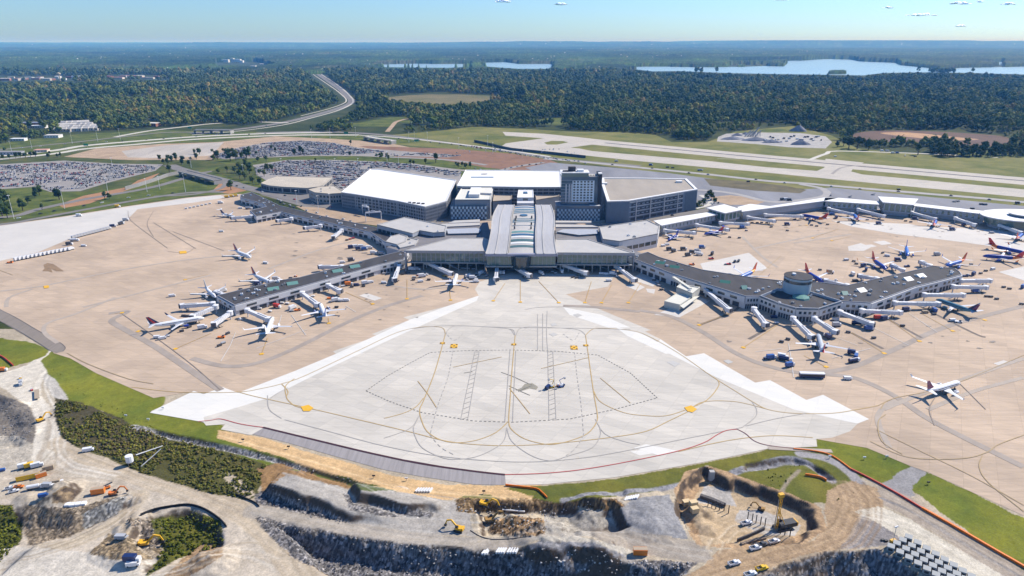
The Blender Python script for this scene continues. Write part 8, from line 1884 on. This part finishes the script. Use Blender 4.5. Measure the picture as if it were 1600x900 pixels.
# clouds: small puffs high above the hills
M_cl = bpy.data.materials.new('cloud_white'); M_cl.use_nodes = True; n = M_cl.node_tree; n.nodes.clear()
_o = n.nodes.new('ShaderNodeOutputMaterial'); _d = n.nodes.new('ShaderNodeBsdfDiffuse'); _t = n.nodes.new('ShaderNodeBsdfTranslucent'); _a = n.nodes.new('ShaderNodeAddShader')
_d.inputs[0].default_value = (.9, .9, .9, 1); _t.inputs[0].default_value = (1, 1, 1, 1); n.links.new(_d.outputs[0], _a.inputs[0]); n.links.new(_t.outputs[0], _a.inputs[1]); n.links.new(_a.outputs[0], _o.inputs[0])
for i, (px, py, w, h, lab) in enumerate([(786, 3, 380, 110, 'small white cloud above the left end of the lake'), (876, 7, 330, 80, 'small cloud right of the topmost middle one'), (1387, 12.5, 330, 60, 'small cloud left of the long flat one'), (1440, 24, 900, 90, 'longest flat cloud over the right hills'),
                                         (1499, 6, 640, 110, 'broad cloud at the top right'), (1575, 7, 420, 80, 'cloud nearest the right edge'), (1501, 41, 300, 60, 'lowest small cloud over the right hills'), (1220, 0, 450, 60, 'cloud cut by the top edge above the lake'), (1532, 3, 200, 50, 'tiny cloud between the two top right ones')]):
    Dc = 32000.0; u = (px - 800) / F; v = (py - 450) / F; dy = CT - v * ST; w *= 1.6; h *= 1.5; c = Vector((u / dy * Dc, Dc, CH + (-ST - v * CT) / dy * Dc)); mb = MB(); rr = random.Random(i)
    for k in range(26):
        t = rr.uniform(-.5, .5); q = h * rr.uniform(.2, .55) * (1.25 - 1.7 * abs(t)); bm = bmesh.new(); bmesh.ops.create_icosphere(bm, subdivisions=2, radius=q)
        ox, oz = t * w, rr.uniform(-.1, .45) * h * (1 - 2 * abs(t)); vs = [(ox + vv.co.x * 1.7 * rr.uniform(.9, 1.1), rr.uniform(-.2, .2) * h + vv.co.y, oz + max(vv.co.z, -q * .35) * .8) for vv in bm.verts]; mb.add(vs, [tuple(x.index for x in f.verts) for f in bm.faces]); bm.free()
    o = mb.build('cloud', [M_cl], None, smooth=True, loc=c); tag(o, lab, 'cloud', 'small fair weather clouds')
# ================================================================== THE BUILDING SITE IN FRONT
YE = paint_mat('machine_yellow', (.78, .42, .02), .5, .15); BKM = paint_mat('machine_black', (.03, .03, .032), .6)
def gp(px, py, dz=0.0):
    p = gz(px, py); p.z += dz; return p
def excavator(px, py, rz, lab, sc=1.0, arm=30, col=YE):
    r = thing('excavator', lab, 'excavator', gp(px, py), R(rz), 'excavators on the building site'); r.scale = (sc, sc, sc)
    for s_ in (-1, 1): mb = MB(); mb.box(-2.4, 2.4, s_ * 1.5 - .35, s_ * 1.5 + .35, .1, 1.0, 0, None, .9); mb.build('track', [BKM], r)
    mb = MB(); mb.box(-2.6, 1.4, -1.4, 1.4, 1.1, 2.3); mb.box(-2.7, -1.7, -1.4, 1.4, 1.1, 2.6); mb.build('upper_body', [col], r)
    mb = MB(); mb.box(-.1, 1.5, .35, 1.4, 2.3, 3.3, 0, None, .9); mb.build('cab', [PGW], r)
    mb = MB(); mb.beam((1.2, -.3, 2.0), (4.2, -.3, 5.2), .6, .8); mb.beam((4.2, -.3, 5.2), (6.6, -.3, 4.4), .5, .7); mb.build('boom', [col], r)
    mb = MB(); mb.beam((6.4, -.3, 4.8), (7.6, -.3, 1.8), .4, .6); mb.build('stick', [col], r)
    mb = MB(); mb.box(6.9, 8.2, -1.0, .4, .9, 2.0, 0, None, .7); mb.build('bucket', [BKM], r); return r
excavator(758, 790, -15, 'yellow excavator digging at the brown bank below the apron edge', .95)
excavator(766, 815, 20, 'dark yellow excavator beside the brown spoil heap in the centre', .95, col=mat('worn_yellow', (.35, .20, .06), .7, var=.3, scale=1, coord='object'))
excavator(717, 829, 160, 'yellow and black excavator with its arm to the left on the pale gravel', .9)
excavator(228, 852, 10, 'yellow excavator at the scrub filled hollow in the lower left', 1.0)
excavator(64, 658, 60, 'small yellow excavator by the grey slope at the left edge', .8)
excavator(1189, 797, 150, 'dark excavator working in the deep pit left of the drill rig', .65, col=mat('worn_yellow', (.35, .20, .06)))
excavator(178, 773, 20, 'small orange excavator at the end of the lower left yard', .8, col=paint_mat('orange_paint', (.75, .2, .03)))
# drill rig
r = thing('drill_rig', 'tall yellow drilling rig with a lattice mast standing in the deep pit', 'drill rig', gp(1222, 826), R(15))
for s_ in (-1, 1): mb = MB(); mb.box(-4, 4, s_ * 2 - .45, s_ * 2 + .45, .1, 1.3, 0, None, .9); mb.build('track', [BKM], r)
mb = MB(); mb.box(-2, 6.5, -1.8, 1.8, 1.4, 3.6); mb.build('upper_body', [BKM], r); mb = MB(); mb.box(5.0, 7.2, -1.7, 1.7, 1.5, 3.4); mb.build('counterweight', [YE], r); mb = MB(); mb.box(-2.2, .2, .6, 1.9, 2.6, 4.4, 0, None, .9); mb.build('cab', [PGW], r)
mb = MB(); T0, T1 = Vector((-3.6, 0, .6)), Vector((-3.2, 0, 19))
for a in ((-.5, -.5), (.5, -.5), (.5, .5), (-.5, .5)): mb.tube(T0 + Vector((a[0], a[1], 0)), T1 + Vector((a[0], a[1], 0)), .16)
for k in range(10):
    z = .6 + k * 1.84; mb.tube((-4.1, -.5, z), (-2.9, .5, z + 1.84), .08); mb.tube((-3.1, -.5, z), (-4.0, .5, z + 1.84), .08)
mb.build('mast', [YE], r); mb = MB(); mb.box(-4.6, -2.2, -.9, .9, 18.6, 20.2); mb.build('mast_head', [YE], r); mb = MB(); mb.tube((-4.3, 0, .2), (-4.3, 0, 17), .16); mb.build('drill_rod', [M_steel], r)
for s_ in (-1, 1): mb = MB(); mb.tube((0, s_ * 1.2, 3.4), (-3.2, s_ * .4, 11), .22); mb.build('stay', [YE], r)
# pickups and vans
VG = 'vehicles on the building site'
for kind, col, px, py, rz, lab in [('pickup', 'white', 1180, 858, 18, 'middle white pickup of three below the deep pit'), ('pickup', 'white', 1209, 848, 18, 'white pickup closest to the deep pit rim'), ('pickup', 'white', 1147, 882, 18, 'white pickup lowest and leftmost of three on the dirt road'), ('pickup', 'yellow', 1190, 890, 18, 'yellow pickup at the bottom edge of the dirt road'),
        ('pickup', 'white', 1172, 899, 18, 'white pickup cut by the bottom edge beside the yellow one'), ('pickup', 'dark grey', 1190, 853, 18, 'dark pickup between two white ones below the pit'), ('pickup', 'white', 1166, 819, 20, 'white pickup on the pit floor left of the posts'), ('box', 'orange', 1000, 866, -2, 'orange yellow box container alone on the grey haul road'),
        ('truck', 'silver', 33, 601, -60, 'grey dump truck on the pale left road with a dark shadow'), ('tractor', 'yellow', 32, 592, -60, 'yellow loader just above the grey dump truck on the left road'), ('truck', 'orange', 5, 580, 10, 'red orange truck at the left edge beside the grass'), ('tractor', 'red', 50, 610, -50, 'red tractor pulling the long flat trailer'), 
        ('container', 'blue', 4, 736, 25, 'blue container at the left edge of the yard'), ('truck', 'white', 39, 731, 30, 'white truck, left one of three parked together in the yard'), ('truck', 'yellow', 49, 730, 30, 'yellow truck, middle one of three parked together in the yard'), ('truck', 'white', 59, 730, 30, 'white truck, right one of three parked together in the yard'),
        ('box', 'yellow', 45, 748, 25, 'long bright yellow container in the lower left yard'), ('box', 'orange', 65, 745, 40, 'small orange box at the end of the yellow container'), ('tanker', 'white', 56, 764, 20, 'white tank truck below the yellow container'), ('pickup', 'white', 16, 764, 30, 'white pickup left of the tank truck in the yard'), ('pickup', 'white', 22, 769, 30, 'white pickup just below another white pickup in the yard'),
        ('pickup', 'orange', 30, 762, 10, 'orange pickup between the white pickups and the tank truck'), ('van', 'blue', 68, 776, 20, 'bright blue van below the white tank truck'), ('box', 'tan', 76, 734, 30, 'tan trailer box at the right end of the yard row'), ('box', 'orange', 154, 771, 15, 'orange hopper box at the right end of the lower left yard'), ('loader', 'orange', 165, 764, 30, 'orange belt loader beside the orange hopper box'),
        ('truck', 'silver', 77, 762, 0, 'silver truck right of the white tank truck'), ('truck', 'tan', 90, 757, 20, 'tan truck beside the brown soil heap in the yard'), ('van', 'white', 138, 705, 20, 'small white van at the scrub edge on the haul road'), ('truck', 'dark blue', 208, 882 - 4, 0, 'dark blue truck at the bottom of the lower left gravel'), ('van', 'silver', 190, 842, 0, 'silver van in the hollow by the pale patch'), ('van', 'white', 208, 884, 10, 'white van at the bottom left gravel below the dark truck')]:
    o = place_vehicle(kind, col, gp(px, py, .05), R(rz), lab, VG)
    if px < 100: o.scale = (.8, .8, .8)
    if px == 45: o.scale = (1.7, .9, .9)
o = thing('flat_trailer', 'long pale flat trailer behind the red tractor on the left road', 'trailer', gp(58, 618), R(-56)); mb = MB(); mb.box(-7, 7, -1.3, 1.3, 1.0, 1.3); mb.build('deck', [VC['tan']], o); wheels(o, (-5, -3.5, 4), (-1.1, 1.1), .5)
# white batching hopper with a lying pole behind it
r = thing('white_hopper', 'white tank hopper on legs beside the haul road at the scrub', 'hopper', gp(204, 726)); mb = MB(); mb.cyl(0, 0, 2, 5.5, 1.9, None, 12); mb.cyl(0, 0, .8, 2, .5, 1.9, 12); mb.build('tank', [M_white], r)
for a in (0, 1.57, 3.14, 4.71): mb = MB(); mb.tube((1.6 * math.cos(a), 1.6 * math.sin(a), 0), (1.6 * math.cos(a), 1.6 * math.sin(a), 2.4), .14); mb.build('leg', [M_steel], r)
for i, (a, b_, lab) in enumerate([((213, 714), (255, 700), 'long white pole lying above the scrub by the white hopper'), ((221, 732), (252, 705), 'thin grey bar added as the shadow of the white pole in the scrub')]):
    A, Bq = gp(*a, 1.2), gp(*b_, 1.4); mb = MB(); mb.tube((0, 0, 0), Bq - A, .34, .22, 8); o = mb.build('pole_and_shadow_bar', [M_white if i == 0 else M_steel], None, loc=A); tag(o, lab, 'pole')  # second one is a grey bar added as the first pole's shadow
# precast sections, pipes, barriers
def block_grid(pts, name, label, cat, grp, dims, m_, rz, dz=0):
    me = None
    for i, (px, py) in enumerate(pts):
        if me is None:
            w, d, h = dims; mb = MB(); mb.box(-w / 2, w / 2, -d / 2, d / 2, 0, h)
            if name == 'culvert_section': mb.box(-w / 2 + .6, w / 2 - .6, -d / 2 - .02, -d / 2 + .01, .5, h - .6, 1)
            me = mb.build(name, m_, None); o = me
        else: o = me.copy(); COL.objects.link(o)
        o.location = gp(px, py, dz); o.rotation_euler = (0, 0, R(rz)); tag(o, label(i), cat, grp)
pts = [(1391 + i * 14 + j * 9.2, 859 + i * 8.8 - j * 4.9) for i in range(8) for j in range(4)]
block_grid(pts, 'culvert_section', lambda i: f"grey precast section, {ordinal(i % 4 + 1)} from the left in the {ordinal(i // 4 + 1)} row down the stack yard", 'precast section', 'grey precast sections', (2.9, 3.1, 2.3), [mat('precast_grey', (.36, .37, .36), .8, var=.08, coord='object'), BKM], -32)
for k, (x0, y0, dx, dy, n_, rz, pl) in enumerate([(652, 767, 4.2, .0, 6, 65, 'below the sandy road'), (756, 864, 3.4, -.3, 3, 60, 'left group at the haul road edge'), (778, 862, 3.6, 0, 4, 65, 'middle group at the haul road edge'), (795, 862, 4.2, -.1, 4, 65, 'right group at the haul road edge'), (978, 781, 3.6, -.7, 6, 60, 'on the grey slope top right of the centre')]):
    block_grid([(x0 + i * dx, y0 + i * dy) for i in range(n_)], 'barrier_block', lambda i, pl=pl: f"{ordinal(i + 1)} white barrier block from the left, {pl}", 'barrier', 'white barrier blocks', (3.2, .75, 1.0), [M_white], rz)
block_grid([(106, 790), (113, 790), (122, 789), (131, 788)], 'white_crate', lambda i: f"{ordinal(i + 1)} white covered crate from the left at the lower left yard edge", 'crate', 'white crates in the yard', (2.2, 2.4, 1.1), [M_white], 10)
block_grid([(1072, 789), (1083, 790), (1085, 800)], 'site_cabin', lambda i: ['tan site cabin, the left and largest at the deep pit rim', 'tan site cabin, the upper right one at the deep pit rim', 'flat tan site cabin, the lowest at the deep pit rim'][i], 'cabin', 'tan site cabins', (3.6, 2.6, 2.6), [mat('cabin_tan', (.66, .50, .28), .7, var=.08)], 15)
block_grid([(1111, 750)], 'concrete_pillar', lambda i: 'square pale concrete pillar at the top corner of the deep pit', 'pillar', None, (2.6, 2.2, 5.5), [M_conc], 0)
for place, L_ in [('in the left row on the pit floor', [(1106, 791), (1112, 793), (1118, 795), (1124, 797), (1131, 798), (1138, 802)]), ('in the middle row on the pit floor', [(1168, 812), (1175, 815), (1181, 817), (1188, 820), (1195, 822)]), ('below the drill rig on the pit floor', [(1219, 834), (1226, 836), (1234, 838)])]:
    for i, (px, py) in enumerate(L_):
        mb = MB(); mb.box(-.17, .17, -.17, .17, 0, 4.6); o = mb.build('steel_post', [BKM], None, loc=gp(px, py)); tag(o, f"{ordinal(i + 1)} dark steel post from the left {place}", 'post', 'steel posts on the pit floor')
def run(name, label, cat, pts, h, w, m_, grp=None, n_=4, lean=0):
    P = [gp(a, b_) for a, b_ in smooth(pts, n_)]; o = P[0].copy(); mb = MB()
    for i in range(len(P) - 1): mb.beam(P[i] - o + Vector((0, 0, h / 2)), P[i + 1] - o + Vector((0, 0, h / 2)), w, h)
    q = mb.build(name, [m_], None, loc=o); tag(q, label, cat, grp)
M_or = mat('barrier_orange', (.85, .20, .02), .6, var=.12, scale=.5); M_orr = mat('barrier_red', (.55, .07, .04), .6, var=.15, scale=.4); M_sf = mat('black_silt_fabric', (.02, .02, .022), .8, var=.2)
run('safety_barrier', 'long orange barrier line along the right grass strip to the right edge', 'barrier', [(1440, 795), (1500, 829), (1560, 864), (1600, 887), (1700, 948)], 1.1, .9, M_or)
run('safety_barrier', 'red barrier line crossing the grey gravel road junction on the right', 'barrier', [(1330, 734), (1360, 749), (1400, 771), (1440, 795)], .9, .6, M_orr)
run('safety_barrier', 'thin orange barrier line over the grass from the apron corner', 'barrier', [(1240, 702), (1275, 706), (1300, 713), (1330, 734)], .8, .5, M_or)
run('safety_fence', 'short orange fence inside the grass ring right of the pit', 'fence', [(1258, 743), (1272, 745), (1284, 748), (1291, 752)], 1.3, .5, M_or)
run('safety_fence', 'orange mesh fence curving down at the end of the sandy road', 'fence', [(790, 759), (815, 762), (838, 765), (848, 772), (855, 779)], 1.1, .4, M_or)
run('safety_fence', 'red orange fence on the left grass at the frame edge', 'fence', [(-10, 552), (5, 559), (14, 566), (21, 572)], 1.2, .5, M_orr)
run('silt_fence', 'black silt fence curving round the scrub hollow in the lower left', 'fence', [(220, 806), (240, 798), (265, 793), (295, 790), (320, 797), (343, 812), (354, 824)], 1.2, .4, M_sf)
run('silt_fence', 'black silt fence along the haul road beside the rocky bench', 'fence', [(355, 768), (380, 778), (398, 786), (405, 792)], .9, .3, M_sf)
run('steel_wall', 'low dark formwork wall on the pit floor behind the left post row', 'wall', [(1094, 777), (1112, 783), (1133, 792)], 1.7, 1.8, mat('formwork_dark', (.10, .09, .085), .8, var=.3, scale=.6), n_=1)
run('steel_beam', 'long dark wall edge sloping down left from the drill rig', 'beam', [(1152, 846), (1172, 838), (1194, 828)], 1.6, .6, mat('formwork_dark', (.1, .09, .085)), n_=1)
run('pipe', 'pale steel pipe lying at the foot of the brown bank', 'pipe', [(785, 797), (820, 800)], .6, .6, M_white, n_=1)
run('hose', 'thin dark hose curving over the sandy ground in the centre', 'hose', [(735, 829), (750, 838), (770, 843), (800, 842), (830, 838)], .25, .3, BKM)
run('rubble_line', 'row of broken rock above the white pickups', 'rubble', [(1158, 851), (1175, 846), (1196, 841)], .8, 1.4, mat('rubble_brown', (.2, .15, .11), .9, var=.5, scale=1.5))
r = thing('light_tower', 'slim yellow mobile light tower beside the grey precast sections', 'light tower', gp(1395, 848), R(20)); mb = MB(); mb.box(-1.3, 1.3, -.8, .8, .4, 1.6); mb.build('generator', [YE], r); mb = MB(); mb.cyl(0, 0, 1.6, 8.5, .12); mb.build('mast', [M_steel], r); mb = MB(); mb.box(-.9, .9, -.2, .2, 8.4, 9.0); mb.build('lamp_head', [M_white], r); wheels(r, (0,), (-.8, .8), .35)
block_grid([(1384, 846), (1379, 845)], 'tool_crate', lambda i: ['dark crate nearest the light tower', 'dark crate farther left of the light tower'][i], 'crate', 'dark crates by the light tower', (1.4, 1.0, .9), [BKM], 10)
# edge lights and signs standing on the grass and sand
for i, (px, py) in enumerate([(451, 701), (584, 747), (756, 771), (380, 690), (1296, 716), (1350, 718), (1450, 757), (635, 751), (1385, 716), (255, 640), (197, 652), (232, 658)]):
    p = gp(px, py); r = thing('marker_post', f"{ordinal(i + 1)} small marker post" if 0 else ['marker post on the sandy road below the dark apron joint', 'marker post on the grass above the grey rocky bench', 'marker post on the grass left of the yellow excavator', 'marker post at the sandy road start', 'marker post at the apron corner grass', 'white marker in the middle of the right triangular lawn', 'dark marker at the top of the big right lawn', 'marker post on the sand beside the white blocks',
        'marker near the tip of the right triangular lawn', 'white marker on the left lawn by the apron steps', 'white marker on the left lawn above the scrub', 'white marker on the left lawn near the stone drain'][i], 'marker post', p, 0, 'marker posts on the grass')
    mb = MB(); mb.cyl(0, 0, 0, 1.2, .12); mb.build('post', [M_steel], r); mb = MB(); mb.box(-.8, .8, -.15, .15, 1.1, 1.9); mb.build('sign_board', [M_white if i > 3 and i != 6 else BKM], r)
# boulders and rubble strewn over the rocky faces
def rock(mb, rr):
    bm = bmesh.new(); bmesh.ops.create_icosphere(bm, subdivisions=1, radius=.6)
    mb.add([(v.co.x * rr.uniform(.6, 1.3), v.co.y * rr.uniform(.6, 1.3), v.co.z * rr.uniform(.4, 1)) for v in bm.verts], [tuple(x.index for x in f.verts) for f in bm.faces], 1); bm.free()
RK = foliage_mat('rubble_stone', [(0, (.14, .135, .135)), (.5, (.26, .25, .24)), (1, (.42, .39, .36))], .3)
c_ = bpy.data.collections.new('rock')
for i in range(5):
    mb = MB(); rock(mb, random.Random(i)); me = bpy.data.meshes.new('rock'); me.from_pydata(mb.v, [], mb.f); me.materials.append(RK); me.update(); c_.objects.link(bpy.data.objects.new('rock', me))
scrub('rubble', [[(395, 803), (480, 824), (560, 840), (640, 850), (740, 861), (820, 864), (900, 862), (1000, 874), (1088, 878), (1060, 898), (560, 898), (520, 895), (455, 868), (420, 835)], [(398, 770), (418, 764), (470, 783), (520, 802), (562, 822), (480, 813)], [(1175, 898), (1230, 880), (1290, 862), (1370, 858), (1430, 890)], [(715, 782), (930, 786), (930, 800), (715, 800)], [(770, 812), (860, 812), (855, 832), (775, 832)],
       [(200, 812), (240, 812), (262, 830), (255, 855), (215, 835)], [(0, 620), (42, 635), (55, 655), (50, 690), (0, 690)], [(210, 667), (300, 690), (420, 716), (580, 765), (560, 752), (300, 682)]], .28, c_, 5, .3, 1.0, .2)
